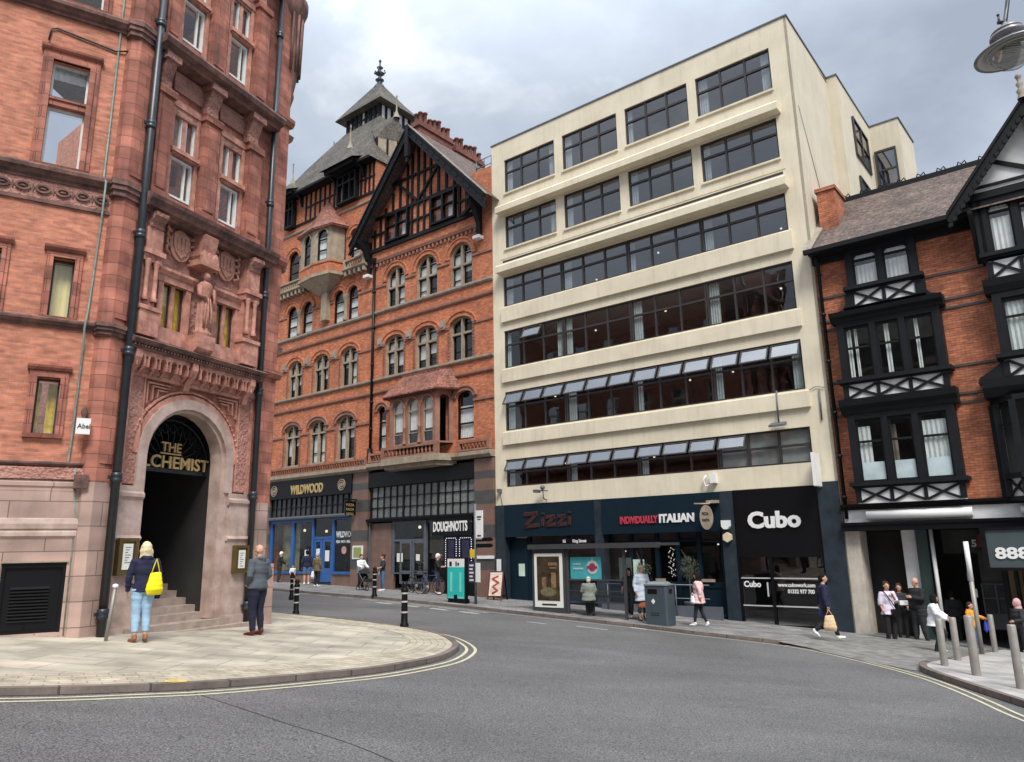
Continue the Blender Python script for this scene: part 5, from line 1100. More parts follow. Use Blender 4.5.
b_ = MB(); b_.box(-2.95, -2.6, -.08, -.05, .3, 2.0); b_.box(-2.1, -1.7, -.08, -.05, .3, 2.0); part('poster', b_, mat('purple_poster', (.02, .018, .05), .5, .5, 4), dg)

# ================================================================== CREAM OFFICE BLOCK
T3 = thing('office_block', 'six storey cream rendered office block with dark ribbon windows above navy shopfronts', 'building', ROW.M)
def CP(name, mb, m, **k): return bpart(name, mb, m, T3, **k)
G4 = [(.56, 3.46), (3.89, 6.7), (7.1, 9.94), (10.3, 13.25)]
G1 = [(.4, 3.6), (3.62, 6.85), (6.87, 10.05), (10.07, 13.28)]
rows_ = [(17.88, 19.57, G4), (15.1, 16.7, G4)]
ch_ = [(a, b, z0, z1) for z0, z1, gg in rows_ for a, b in gg]+[(.4, 13.28, 12.3, 13.72), (.4, 13.28, 9.42, 11.15), (.4, 13.28, 6.6, 8.33), (.4, 13.28, 4.16, 5.34)]
b_ = MB(); b_.wall(-.2, 13.98, 3.4, 20.55, ch_, 0, .16); b_.box(-.2, -.1, .01, 10, 3, 20.55); CP('rendered_wall', b_, M['cream'])
b_ = MB(); b_.vprism([(13.88, .0), (13.98, .0), (13.98, 4.9), (14.38, 4.9), (14.42, 10.1), (15.65, 10.1), (15.75, 13), (13.8, 13), (13.8, 5.1), (13.88, 5.0)], -1.5, 20.54); 
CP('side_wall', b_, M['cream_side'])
b_ = MB(); b_.face([(-.2, .1, 20.4), (13.9, .1, 20.4), (14.2, 12.9, 20.4), (-.2, 12.9, 20.4)]); b_.box(-.2, 13.9, 12.8, 12.9, 0, 20.5); CP('flat_roof', b_, M['gstone'])
b_ = MB(); b_.box(-.24, 14.02, -.04, .12, 20.55, 20.61); b_.vprism([(13.86, .12), (14.02, .12), (14.02, 4.86), (14.42, 4.86), (14.46, 10.06), (15.7, 10.06), (15.8, 13), (15.6, 13), (15.5, 10.2), (14.3, 10.2), (14.26, 5.0), (13.86, 5.0)], 20.545, 20.6); CP('parapet_coping', b_, M['galv'])
b_ = MB()
for z0, z1, d, a in ((16.78, 17.12, .42, .3), (13.84, 14.2, .42, .28)):
    b_.prof([(0, z0), (-d, z0), (-d, z1-.08), (-d+.06, z1), (0, z1+.02)], a, 13.45)
CP('projecting_ledge', b_, M['cream'])
b_ = MB()
for z0, z1 in ((11.55, 12.24), (8.76, 9.36), (5.98, 6.54)): b_.prof([(0, z0), (-.12, z0), (-.12, z1-.03), (-.08, z1), (0, z1)], .33, 13.4)
CP('spandrel_panel', b_, M['cream'])
b_ = MB()
for z0, gg in ((17.88, G4), (15.1, G4)):
    for a, b in gg: b_.prof([(.1, z0-.1), (-.07, z0-.1), (-.07, z0-.03), (.1, z0)], a-.03, b+.03)
b_.box(.3, 13.4, -.02, .03, 14.6, 14.75) ; CP('window_sill', b_, M['cream'])
b_ = MB(); b_.box(.4, 13.3, -.006, -.001, 14.42, 14.52); CP('painted_groove_shade', b_, M['frame'])  # flat dark strip, the shade of a thin groove put in as colour
rr = random.Random(3)
def office_win(a, b, z0, z1, n=3, tr=.62, opened=(), blinds=False, low=False):
    y = .12; zt = z0+(z1-z0)*tr; f = MB(); fw = .06
    f.box(a, a+fw, y-.06, y+.04, z0, z1); f.box(b-fw, b, y-.06, y+.04, z0, z1); f.box(a+fw, b-fw, y-.06, y+.04, z0, z0+fw); f.box(a+fw, b-fw, y-.06, y+.04, z1-fw, z1); f.box(a+fw, b-fw, y-.055, y+.035, zt-.04, zt+.04)
    w_ = (b-a)/n
    for i in range(1, n): f.box(a+w_*i-.035, a+w_*i+.035, y-.058, y+.038, z0+fw, z1-fw)
    o = CP('window', f, M['frame']); g_ = MB(); g_.face([(a+.02, y, z0+.02), (b-.02, y, z0+.02), (b-.02, y, zt), (a+.02, y, zt)])
    for i in range(n):
        if i not in opened: g_.face([(a+w_*i+.02, y, zt), (a+w_*(i+1)-.02, y, zt), (a+w_*(i+1)-.02, y, z1-.02), (a+w_*i+.02, y, z1-.02)])
    part('pane', g_, M['lowglass' if z0 < 12 else 'officeglass'], o, fix=False)
    for i in opened:
        x0, x1 = a+w_*i+.04, a+w_*(i+1)-.04; h = z1-.05-zt; ang = radians(30); L_ = MB()
        L_.box(x0, x0+.05, -.02, .02, -h, 0); L_.box(x1-.05, x1, -.02, .02, -h, 0); L_.box(x0+.05, x1-.05, -.02, .02, -h, -h+.05); L_.box(x0+.05, x1-.05, -.02, .02, -.05, 0)
        tl = part('top_light', L_, M['frame'], o, loc=(0, y-.07, z1-.06), rot=(-ang, 0, 0))
        q = MB(); q.face([(x0+.03, 0, -h+.03), (x1-.03, 0, -h+.03), (x1-.03, 0, -.03), (x0+.03, 0, -.03)])
        for k_ in range(len(q.v)):
            x_, y_, z_ = q.v[k_]; q.v[k_] = (x_, y-.07+z_*sin(ang)*1, z1-.06+z_*cos(ang))
        part('top_light_pane', q, M['skyglass'], o, fix=False)
    c = MB(); r = rr.random(); cw = .16+.2*rr.random()
    def cur(x0, x1, y_=.2, lo=z0, hi=z1-.02):
        n_ = max(3, int((x1-x0)/.045)); c.grid([[(x0+(x1-x0)*i/n_, y_+.025*(i % 2), z) for i in range(n_+1)] for z in (lo, hi)], 0, False)
    if blinds: c.face([(a, .22, z0), (b, .22, z0), (b, .22, z1), (a, .22, z1)])
    else: cur(a+.06, a+.1+cw); (cur(b-.4, b-.06) if r < .35 else None)
    pieces('curtain', c, M['officecurtain'] if not blinds else M['venetian'], o, fix=False)
    return o
M['skyglass'] = glass('tilted_glass', (.55, .55, .62), 1.9, .02, 1.9)
def venetian():
    T = NT('venetian_blind'); co = coords(T); sp = T.add('ShaderNodeSeparateXYZ', {0: co}); q = T.add('ShaderNodeMath', {0: sp.outputs[2], 1: 26.}, operation='MULTIPLY'); fr = T.add('ShaderNodeMath', {0: q.outputs[0]}, operation='FRACT')
    r = T.add('ShaderNodeMapRange', {0: fr.outputs[0], 1: .2, 2: .8}); m = T.add('ShaderNodeMixRGB', {0: r.outputs[0], 1: (.2, .22, .21, 1), 2: (.42, .45, .43, 1)}); T.link(m.outputs[0], T.b.inputs[0]); return T.mat
M['venetian'] = venetian()
for a, b in G4: office_win(a, b, 17.88, 19.57)
for i, (a, b) in enumerate(G4): office_win(a, b, 15.1, 16.7)
for a, b in G1: office_win(a, b, 12.3, 13.72)
for i, (a, b) in enumerate(G1): office_win(a, b, 9.42, 11.15, opened=(1,) if i == 0 else ())
for a, b in G1: office_win(a, b, 6.6, 8.33, opened=(0, 1, 2))
for i, (a, b) in enumerate(G1): office_win(a, b, 4.16, 5.34, tr=.52, opened=(0, 1, 2) if i < 3 else (0, ), blinds=i == 3)
for z0, z1 in ((17.6, 19.7), (14.9, 16.85), (12.1, 13.85), (9.2, 11.3), (6.4, 8.5), (3.9, 5.5)):
    b_ = MB(); b_.box(-.05, 13.85, 4.4, 4.45, z0, z1); b_.box(-.05, 0, .25, 4.4, z0, z1); b_.box(13.75, 13.8, .25, 4.4, z0, z1); CP('office_interior', b_, M['interior'])
    b_ = MB(); b_.box(-.05, 13.8, .2, 4.4, z1, z1+.04); b_.box(-.05, 13.8, .2, 4.4, z0-.1, z0); CP('office_ceiling', b_, M['officeceil'])
    for i in range(3 if z0 < 14 else 1):
        q = MB(); x = 1.3+4.2*i+rr.random()*3; q.lathe([(.0, z1-.34), (.03, z1-.35), (.045, z1-.38), (.03, z1-.41), (0, z1-.42)], (x, 1.3+rr.random()*1.2, 0), 8); CP('pendant_lamp', q, M['lamp_white'])
# side windows
for z0, z1 in ((17.72, 19.52), (14.9, 16.72)):
    b_ = MB(); L_ = 2.45; X0 = 14.405
    b_.box(X0, X0+.08, 6.75, 9.25, z0, z0+.07); b_.box(X0, X0+.08, 6.75, 9.25, z1-.07, z1); 
    for y in (6.75, 7.95, 9.18): b_.box(X0, X0+.078, y, y+.08, z0+.07, z1-.07)
    b_.box(X0, X0+.012, 6.76, 9.24, z0+.01, z1-.01, 1); b_.box(X0, X0+.075, 6.8, 9.2, z0+.85, z0+.92); o_ = CP('side_window', b_, [M['frame'], M['interior']]); q = MB(); q.face([(X0+.03, 6.8, z0), (X0+.03, 9.2, z0), (X0+.03, 9.2, z1), (X0+.03, 6.8, z1)]); part('pane', q, M['skyglass'], o_, fix=False)
b_ = MB(); b_.box(14.52, 15.42, 10.0, 10.09, 17.35, 17.45); b_.box(14.52, 15.42, 10.0, 10.09, 19.1, 19.2); b_.box(14.52, 14.6, 10.01, 10.09, 17.45, 19.1); b_.box(15.34, 15.42, 10.01, 10.09, 17.45, 19.1); b_.box(14.6, 15.34, 10.02, 10.09, 18.15, 18.23); b_.box(14.53, 15.41, 10.085, 10.098, 17.36, 19.19, 1); o_ = CP('wing_window', b_, [M['frame'], M['interior']])
q = MB(); q.face([(14.55, 10.05, 17.4), (15.4, 10.05, 17.4), (15.4, 10.05, 19.15), (14.55, 10.05, 19.15)]); part('pane', q, M['skyglass'], o_, fix=False)
b_ = MB(); b_.tube([(13.3, -.04, 6.5), (13.62, -.04, 6.62), (13.9, -.04, 6.55)], .012, 4); b_.tube([(13.72, -.04, 6.5), (13.7, -.04, 5.5)], .03, 5); b_.tube([(14.0, 2.0, 14.2), (14.0, .3, 17.0)], .01, 4); CP('wall_cable', b_, M['galv'])
# ---- street level of the office block
def pierg(x0, x1, z1, y=-.06):
    b = MB(); b.box(x0, x1, y, .35, -2, z1); return CP('granite_pier', b, M['greystone'])
pierg(-.2, .34, 3.39, -.05); pierg(4.82, 5.2, 3.38, -.05); pierg(10.0, 10.45, 3.4, -.08); pierg(13.32, 13.97, 3.5, -.08)
b_ = MB(); b_.box(.34, 4.82, -.1, .1, 2.05, 3.38); nf = CP('navy_fascia', b_, M['navy'])
b_ = MB(); b_.box(5.2, 10.0, -.1, .1, 2.05, 3.39); nf2 = CP('navy_fascia', b_, M['navy'])
zst = [((1.42, 2.95), (2.12, 2.98), .13), ((2.08, 2.97), (1.45, 2.42), .15), ((1.42, 2.44), (2.2, 2.5), .13), ((2.38, 2.8), (2.36, 2.46), .11), ((2.4, 3.0), (2.39, 2.93), .12),
    ((2.55, 2.8), (2.98, 2.82), .11), ((2.95, 2.81), (2.57, 2.46), .12), ((2.55, 2.47), (3.02, 2.5), .11), ((3.12, 2.8), (3.5, 2.82), .11), ((3.47, 2.81), (3.14, 2.46), .12), ((3.12, 2.47), (3.55, 2.5), .11), ((3.7, 2.8), (3.68, 2.46), .11), ((3.72, 3.0), (3.71, 2.93), .12)]
for gw, yd, nm, mm in ((.035, -.112, 'lettering_edge', mat('rust_edge', (.11, .035, .028), .6)), (0, -.135, 'lettering', mat('rust_letters', (.035, .008, .007), .6))):
    q = MB()
    for a, c, w_ in zst: q.beam((a[0], yd, a[1]), (c[0], yd, c[1]), w_+gw, .02)
    part(nm, q, mm, nf)
text('INDIVIDUALLY', .36, mat('crimson_letters', (.45, .04, .07), .5), nf2, (6.02, -.125, 2.42), .64, .015, .014, width=1.58)
text('ITALIAN', .4, M['white'], nf2, (7.66, -.125, 2.42), .78, .015, .02, width=1.38)
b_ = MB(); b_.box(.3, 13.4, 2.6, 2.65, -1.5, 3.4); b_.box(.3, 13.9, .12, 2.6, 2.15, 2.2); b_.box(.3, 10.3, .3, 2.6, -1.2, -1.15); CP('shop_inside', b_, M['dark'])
# Zizzi recess: navy posts, rail and dark glass
b_ = MB()
for x in (.4, 1.35, 3.3, 4.7, 6.2, 7.28, 8.12, 8.95, 9.85): b_.box(x-.07, x+.07, .26, .4, -1.1, 2.1)
b_.box(5.2, 10, .27, .38, .12, .3); b_.box(5.2, 10, .27, .38, -.75, -.6); b_.box(5.2, 10, .3, .36, -.6, .12); b_.box(.34, 4.8, .27, .38, -.9, -.3); b_.box(1.4, 4.8, .28, .37, 1.72, 1.82); b_.box(5.2, 10, .28, .37, 1.72, 1.8)
CP('navy_shopfront', b_, M['navy'])
b_ = MB(); b_.face([(.34, .33, -.3), (4.8, .33, -.3), (4.8, .33, 2.1), (.34, .33, 2.1)]); b_.face([(5.2, .33, .3), (10, .33, .3), (10, .33, 2.1), (5.2, .33, 2.1)]); CP('shop_window', b_, M['shopglass'], fix=False)
b_ = MB(); b_.box(.4, 1.3, .22, .26, -.7, 2.0); CP('navy_panel', b_, M['navy'])
b_ = MB()
for x in (.85,): b_.box(x, x+.3, .19, .22, .45, .95)
b_.box(6.3, 6.75, .2, .24, .3, 1.1); CP('window_menu', b_, mat('pale_green_paper', (.5, .65, .55), .7))
b_ = MB()
for i in range(7): b_.box(7.55, 7.9+.0*i, .2, .23, -.0+.0, .02)
b_.box(7.2, 7.6, .2, .23, .32, .42); b_.box(9.0, 9.5, .2, .23, .32, .42); CP('table_card', b_, M['bstone'])
b_ = MB()
for i in range(40):
    z = .5+.026*i; x = 7.9+.09*sin(i*.9)+.05*sin(i*2.3); b_.ball((x, .18, z), .011, 0, 3)
for x, z in ((5.6, 1.4), (9.4, 1.6), (9.42, 1.6), (2.6, 1.5), (8.7, 1.2)): b_.ball((x, .9, z), .03, 0, 4)
CP('fairy_lights', b_, emis('fairy', (1, .95, .9), .4))
# glazed terrace screen
b_ = MB()
for x in (5.6, 6.5, 7.4, 8.35, 9.3): b_.tube([(x, -.55, gz(*ROW.w(x, -.55)[:2])), (x, -.55, .25)], .022, 6)
b_.tube([(5.5, -.55, .25), (9.6, -.55, .25)], .022, 6); b_.tube([(5.5, -.55, -.2), (9.6, -.55, -.2)], .016, 6)
scr = CP('terrace_rail', b_, M['galv'])
b_ = MB(); b_.box(5.3, 10.0, -.52, -.45, -1.3, -.45); part('rail_panel', b_, M['greyshop'], scr)
# Cubo front
b_ = MB(); b_.box(10.45, 13.32, -.0, .1, 1.25, 3.42); cb = CP('black_fascia', b_, M['black'])
text('Cubo', .72, M['white'], cb, (10.93, -.03, 2.13), 1.12, .02, .03, width=1.77)
b_ = MB()
for x0, x1 in ((10.45, 10.52), (11.53, 11.63), (13.25, 13.32)): b_.box(x0, x1, -.02, .1, -1.2, 1.25)
b_.box(10.52, 13.25, -.015, .1, -1.1, -.98); b_.box(10.5, 13.3, -.01, .1, 1.15, 1.25); CP('black_shop_frame', b_, M['black'])
b_ = MB()
for x0, x1 in ((10.52, 11.53), (11.63, 13.25)): b_.face([(x0, .04, -.98), (x1, .04, -.98), (x1, .04, 1.15), (x0, .04, 1.15)])
CP('shop_window', b_, M['shopglass'], fix=False)
b_ = MB()
for x0, x1 in ((10.52, 11.53), (11.63, 13.25)): b_.box(x0, x1, .02, .03, .46, .5); b_.box(x0, x1, .02, .03, -.42, -.38)
b_.box(11.4, 11.44, -.06, -.02, -.1, .35); CP('frosted_band', b_, mat('frosted_line', (.45, .45, .45), .7))
text('Cubo', .26, M['white'], cb, (10.6, .0, .2), 1.0, .002, .01); text('www.cubowork.com', .17, M['white'], cb, (11.75, .0, .22), .82, .002, .006); text('01332 977 700', .17, M['white'], cb, (12.05, .0, .02), .82, .002, .006)
b_ = MB(); b_.box(13.42, 13.5, -.72, -.06, 3.35, 4.4); b_.box(13.44, 13.48, -.7, -.1, 3.33, 3.35); CP('projecting_sign', b_, M['white'])
# alarm boxes, oval sign, cctv camera, floodlights
b_ = MB(); b_.prism([(10.05, 2.4), (10.05, 2.2), (10.13, 2.1), (10.27, 2.1), (10.35, 2.2), (10.35, 2.4)][::-1], -.22, -.08); CP('alarm_box', b_, M['white'])
b_ = MB(); b_.prism([(10.22+.17*cos(t), 1.83+.17*sin(t)) for t in [pi/6+i*pi/3 for i in range(6)]], -.2, -.08); CP('hexagonal_alarm_box', b_, mat('ivory_plastic', (.65, .55, .38), .5))
b_ = MB(); b_.prism([(9.62+.24*cos(t), 2.52+.42*sin(t)) for t in [2*pi*i/20 for i in range(20)]], -.42, -.37); b_.tube([(9.2, -.4, 3.0), (9.75, -.4, 2.98), (9.75, -.1, 3.1)], .03, 5); b_.box(9.6, 10.0, -.3, -.1, 3.0, 3.1); ov = CP('oval_sign', b_, M['bstone'])
text('PIZZA', .13, M['navy'], ov, (9.47, -.425, 2.6), .7, .002, .005); text('PASTA', .13, M['navy'], ov, (9.47, -.425, 2.38), .7, .002, .005)
b_ = MB(); b_.box(9.75, 9.97, -.2, -.0, 3.7, 4.02); b_.tube([(9.7, -.1, 3.65), (9.55, -.15, 3.6), (9.5, -.15, 3.85), (9.6, -.1, 4.0)], .035, 6); CP('junction_box', b_, M['white'])
b_ = MB(); b_.tube([(2.55, -.02, 3.5), (2.55, -.25, 3.55), (2.55, -.28, 3.85)], .025, 6); b_.tube([(2.3, -.3, 3.85), (2.55, -.3, 3.88), (2.8, -.3, 3.85)], .03, 6); b_.ball((2.55, -.3, 4.0), .1, 0, 6); b_.box(2.2, 2.36, -.5, -.2, 3.8, 3.92); CP('cctv_camera', b_, M['galv'])
b_ = MB(); b_.tube([(12.35, -.12, 6.65), (12.33, -.14, 5.55)], .03, 6); b_.prof([(-.1, 5.45), (-.45, 5.38), (-.45, 5.45), (-.1, 5.58)], 12.08, 12.58); CP('floodlight', b_, M['galv'])
b_ = MB(); b_.box(.02, .16, -.2, 0, 3.95, 4.1); b_.tube([(.1, -.05, 3.95), (.2, -.04, 3.4)], .015, 4); CP('wall_light', b_, M['galv'])
b_ = MB(); b_.box(-.1, .12, -.12, -.08, .5, 1.15); nt_ = CP('menu_board', b_, M['paper'])

# ================================================================== TIMBER FRAMED BUILDING ON THE RIGHT
T4 = thing('timber_framed_building', 'orange brick building with black timber bay windows, white cross panels and brown tiled roof', 'building', ROW.M)
def DP(name, mb, m, **k): return bpart(name, mb, m, T4, **k)
b_ = MB(); b_.wall(13.99, 24.5, 2.5, 11.2, [(15.1, 17.0, 9.6, 10.95), (14.7, 17.35, 6.7, 8.4), (14.7, 17.35, 3.4, 5.4), (18.95, 22.0, 3.4, 11.0)], .04, .2); b_.box(24.4, 24.5, .05, 8, -3, 11.2); b_.box(14, 24.4, 7.9, 8, -3, 11.2); DP('brick_wall', b_, M['rbrick'])
b_ = MB()
for z in (9.52, 8.7, 8.42, 6.62, 5.78, 5.52): b_.box(13.99, 24.5, -.0, .04, z, z+.07)
DP('dark_brick_band', b_, M['bandstone'])
b_ = MB(); b_.box(14.1, 24.3, 2.1, 2.15, 2.5, 11.1); b_.box(14.1, 24.3, .3, 2.1, 5.6, 5.65); b_.box(14.1, 24.3, .3, 2.1, 8.9, 8.95); DP('interior', b_, mat('reflection_grey_wall', (.14, .15, .14), .9, .5, 1.5))  # room walls in lighter grey-green, standing in for reflections on the panes
b_ = MB(); slope(b_, [(13.85, -.55, 11.12), (18.6, -.55, 11.12), (18.6, 2.6, 13.9), (14.45, 2.6, 13.9)]); slope(b_, [(18.6, -.55, 11.12), (24.6, -.55, 11.12), (24.6, 2.6, 13.9), (18.6, 2.6, 13.9)]); slope(b_, [(24.6, 6, 11.1), (13.85, 6, 11.1), (14.45, 2.6, 13.9), (24.6, 2.6, 13.9)]); slope(b_, [(13.86, 6, 11.1), (13.86, -.5, 11.15), (14.45, 2.6, 13.9)])
DP('tiled_roof', b_, [M['tile']], fix=False)
b_ = MB(); b_.beam((14.4, 2.58, 13.93), (24.6, 2.58, 13.93), .18, .12)
for i in range(16):
    x = 14.7+.62*i; b_.tube([(x-.13, 2.55, 14.03), (x-.1, 2.55, 14.14), (x, 2.55, 14.05), (x+.1, 2.55, 14.14), (x+.13, 2.55, 14.03)], .025, 5)
DP('ridge_crest', b_, M['timber'])
b_ = MB(); b_.box(13.85, 18.3, -.66, -.5, 11.0, 11.14); b_.box(13.95, 18.6, -.5, .04, 10.98, 11.06); b_.box(13.95, 18.6, -.1, .04, 10.75, 10.98); DP('eaves_gutter', b_, M['timber'])
b_ = MB(); b_.box(14.15, 14.75, .7, 1.9, 11.5, 13.65); b_.box(14.1, 14.8, .64, 1.96, 13.65, 13.78); DP('chimney_stack', b_, M['rbrick'])
b_ = MB(); b_.prism([(0, 0), (.35, 0), (.35, .12), (0, .12)], 0, .1); DP('flashing', MB().frus([(13.84, -.58, 11.15), (14.1, -.58, 11.15), (14.1, -.5, 11.25), (13.84, -.5, 11.25)], [(13.9, 1.9, 13.3), (14.35, 1.9, 13.3), (14.35, 1.9, 13.45), (13.9, 1.9, 13.45)]), M['gstone'])
b_ = MB(); b_.tube([(14.13, -.3, 11.0), (14.13, -.1, 10.75), (14.13, -.1, 2.3)], .06, 8)
for z in (10.3, 8.9, 7.3, 5.6, 4.2, 2.9): b_.lathe([(.06, z), (.085, z+.02), (.085, z+.1), (.06, z+.12)], (14.13, -.1, 0), 8)
DP('downpipe', b_, M['black'])
def bay(x0, x1, z0, z1, y, n, zt, pan, name='bay_window', x_w=None, side=False):
    """timber bay: posts, panes and the white cross-braced panel below"""
    w0, w1 = x0+.22, x1-.22; f = MB(); st = (w1-w0)/n
    f.box(x0, w0, y, .0, z0, z1); f.box(w1, x1, y, .0, z0, z1); f.box(w0, w1, y, .0, z1-.18, z1)
    for i in range(1, n): f.box(w0+st*i-.09, w0+st*i+.09, y, y+.14, z0, z1-.18)
    f.box(x0-.12, x1+.12, y-.14, .0, z0-.12, z0); f.box(x0-.05, x1+.05, y-.06, 0, z0-.18, z0-.12)
    o = DP(name, f, M['timber'])
    for i in range(n):
        a, b = w0+st*i+(.09 if i else 0), w0+st*(i+1)-(.09 if i < n-1 else 0)
        s = MB(); s.box(a, a+.05, y+.06, y+.1, z0, z1-.18); s.box(b-.05, b, y+.06, y+.1, z0, z1-.18); s.box(a+.05, b-.05, y+.06, y+.1, z0, z0+.06); s.box(a+.05, b-.05, y+.06, y+.1, z1-.26, z1-.18); s.box(a+.05, b-.05, y+.055, y+.1, zt-.035, zt+.035)
        for q in (a+.05, b-.05): s.prism([(q, z1-.26), (q+(.07 if q < (a+b)/2 else -.07), z1-.26), (q, z1-.33)][::1 if q > (a+b)/2 else -1], y+.06, y+.1)
        part('sash', s, M['timber'], o); g_ = MB(); g_.face([(a, y+.09, z0), (b, y+.09, z0), (b, y+.09, z1-.2), (a, y+.09, z1-.2)]); part('pane', g_, M['glass'], o, fix=False)
    ph = pan[1]-pan[0]; p = MB(); p.box(x0+.05, x1-.05, y+.02, 0, pan[0]-.02, pan[1]+.02); pa = part('white_panel', p, M['whitepanel'], o); c = MB(); n2 = max(1, round((x1-x0-.2)/.95)) if not x_w else x_w; s2 = (x1-x0-.24)/n2
    c.box(x0, x0+.16, y-.02, y+.04, pan[0], pan[1]); c.box(x1-.16, x1, y-.02, y+.04, pan[0], pan[1])
    for i in range(n2):
        a, b = x0+.12+s2*i, x0+.12+s2*(i+1)
        if i: c.box(a-.05, a+.05, y-.02, y+.03, pan[0], pan[1])
        c.beam((a+.03, y+.0, pan[0]+.02), (b-.03, y+.0, pan[1]-.02), .07, .05); c.beam((a+.03, y-.003, pan[1]-.02), (b-.03, y-.003, pan[0]+.02), .07, .05)
    part('cross_brace', c, M['timber'], o); return o
def curt(x0, x1, z0, z1, y, m='curtain', nm='curtain'):
    c = MB(); n_ = max(3, int((x1-x0)/.06)); c.grid([[(x0+(x1-x0)*i/n_, y+.03*(i % 2), z) for i in range(n_+1)] for z in (z0, z1)], 0, False); DP(nm, c, M[m], fix=False)
bay(15.0, 17.08, 9.68, 10.98, -.2, 2, 10.55, (8.98, 9.5), x_w=2)
bay(14.55, 17.5, 6.62, 8.5, -.4, 3, 7.62, (6.0, 6.42), x_w=3)
bay(14.55, 17.5, 3.38, 5.5, -.4, 3, 4.62, (2.76, 3.2), x_w=3)
def hood(x0, x1, z0, z1, y, m='timber'):
    b = MB(); b.prof([(.0, z0), (y-.02, z0), (y-.06, z0+(z1-z0)*.3), (y-.2, z0+(z1-z0)*.55), (y-.24, z1), (0, z1+.03)], x0-.14, x1+.14); DP('timber_cornice', b, M[m])
hood(14.55, 17.5, 8.5, 8.8, -.4); hood(14.55, 17.5, 5.5, 5.95, -.4); hood(15.0, 17.08, 8.85, 8.95, -.2)
b_ = MB()
for sg, x in ((-1, 15.0), (1, 17.08)): b_.prism([(x+sg*.0, 8.82), (x+sg*.5, 8.82), (x+sg*.42, 8.92), (x+sg*.22, 8.98), (x+sg*.12, 9.15), (x+sg*.12, 9.4), (x, 9.5)][::sg], -.22, -.02)
DP('scroll_bracket', b_, M['timber'])
for x0, x1 in ((15.2, 15.95), (16.15, 16.85)): curt(x0, x1, 9.7, 10.4, -.05, 'blind', 'blind'); curt(x0, x1, 10.6, 10.8, -.05, 'blind', 'blind')
curt(14.8, 14.92, 6.7, 8.3, -.22); curt(15.02, 15.1, 6.7, 8.3, -.22); curt(15.9, 16.03, 6.7, 8.3, -.22); curt(16.75, 16.85, 6.7, 8.3, -.22)
curt(14.8, 15.15, 3.4, 5.1, -.27); curt(16.6, 17.25, 3.4, 5.1, -.27); curt(15.65, 15.85, 3.4, 5.1, -.1, 'bstone', 'inner_shutter')
b_ = MB()
for x0, x1 in ((14.8, 15.5), (15.7, 16.4), (16.6, 17.28)): b_.face([(x0, -.3, 3.4), (x1, -.3, 3.4), (x1, -.3, 3.98), (x0, -.3, 3.98)])
DP('frosted_film', b_, mat('frosted_film', (.68, .78, .8), .5), fix=False)
# gable end bay
GX, GZ = 20.42, 14.0; gl, gr = (18.12, 11.05), (22.72, 11.05)
bay(18.85, 22.0, 9.72, 11.4, -.45, 4, 10.95, (8.98, 9.45), x_w=4); bay(18.85, 22.0, 6.7, 8.5, -.5, 4, 7.75, (6.05, 6.5), x_w=4)
b_ = MB(); b_.prism([(18.6, 11.4), (22.25, 11.4), (GX, 13.75)], -.42, .0); DP('gable_panel', b_, M['whitepanel'])
b_ = MB(); b_.box(18.6, 22.2, -.5, -.3, 11.4, 11.62); b_.box(18.75, 22.1, -.47, -.4, 11.75, 11.83)
b_.beam((GX, -.45, 11.7), (GX, -.45, 13.4), .16, .08); b_.beam((19.4, -.45, 12.5), (GX, -.45, 11.9), .12, .08); b_.beam((21.4, -.45, 12.5), (GX, -.45, 11.9), .12, .08)
b_.prof([(-.02, 8.5), (-.52, 8.5), (-.62, 8.7), (-.66, 8.9), (0, 8.95)], 18.7, 22.15); b_.prof([(0, 5.5), (-.55, 5.5), (-.72, 5.75), (-.75, 6.0), (0, 6.02)], 18.3, 22.6); b_.prism([(18.6, 5.5), (18.4, 5.8), (18.2, 5.95), (18.25, 6.1), (18.6, 6.3), (18.85, 6.5), (18.85, 5.5)], -.5, -.02)
b_.box(18.75, 18.95, -.45, 0, 9.5, 11.4)
b_.prof([(0, 9.6), (-.2, 9.8), (-.42, 10.4), (-.75, 10.95), (-.75, 11.1), (0, 11.1)], 18.62, 18.74)
DP('gable_timbers', b_, M['timber'])
b_ = MB()
for p, q in ((gl, (GX, GZ)), ((GX, GZ), gr)):
    dx, dz = q[0]-p[0], q[1]-p[1]
    b_.prism([p, q, (q[0], q[1]-.5), (p[0]+.12*(1 if dz > 0 else 0), p[1]-.3), (p[0], p[1]-.22)] if dz > 0 else [p, q, (q[0], q[1]-.22), (q[0]-.12, q[1]-.3), (p[0], p[1]-.5)], -.86, -.78)
    b_.prism([(p[0], p[1]+.03), (q[0], q[1]+.03), (q[0], q[1]-.08), (p[0], p[1]-.08)], -.92, -.7)
    for i in range(18): t = (i+.5)/18; x, z = p[0]+dx*t, p[1]+dz*t-.46; b_.prism([(x-.06, z-.05*abs(dz/dx)), (x+.06, z-.02), (x+.06, z+.08), (x-.06, z+.08)], -.9, -.86)
DP('bargeboard', b_, M['timber'])
b_ = MB(); slope(b_, [(gl[0]-.02, -.9, gl[1]+.04), (GX, -.9, GZ+.04), (GX, 2.6, GZ+.04), (gl[0]-.02, 2.6, gl[1]+.04)][::-1]); slope(b_, [(GX, -.9, GZ+.04), (gr[0], -.9, gr[1]+.04), (gr[0], 2.6, gr[1]+.04), (GX, 2.6, GZ+.04)][::-1]); DP('gable_roof', b_, [M['tile']], fix=False)
b_ = MB(); b_.lathe([(.12, 13.95), (.08, 14.1), (.12, 14.2), (.05, 14.3), (.1, 14.42), (.04, 14.5), (.06, 14.6), (.09, 14.66), (.06, 14.74), (0, 14.78)], (GX-.02, -.86, 0), 10); DP('finial', b_, M['gstone'])
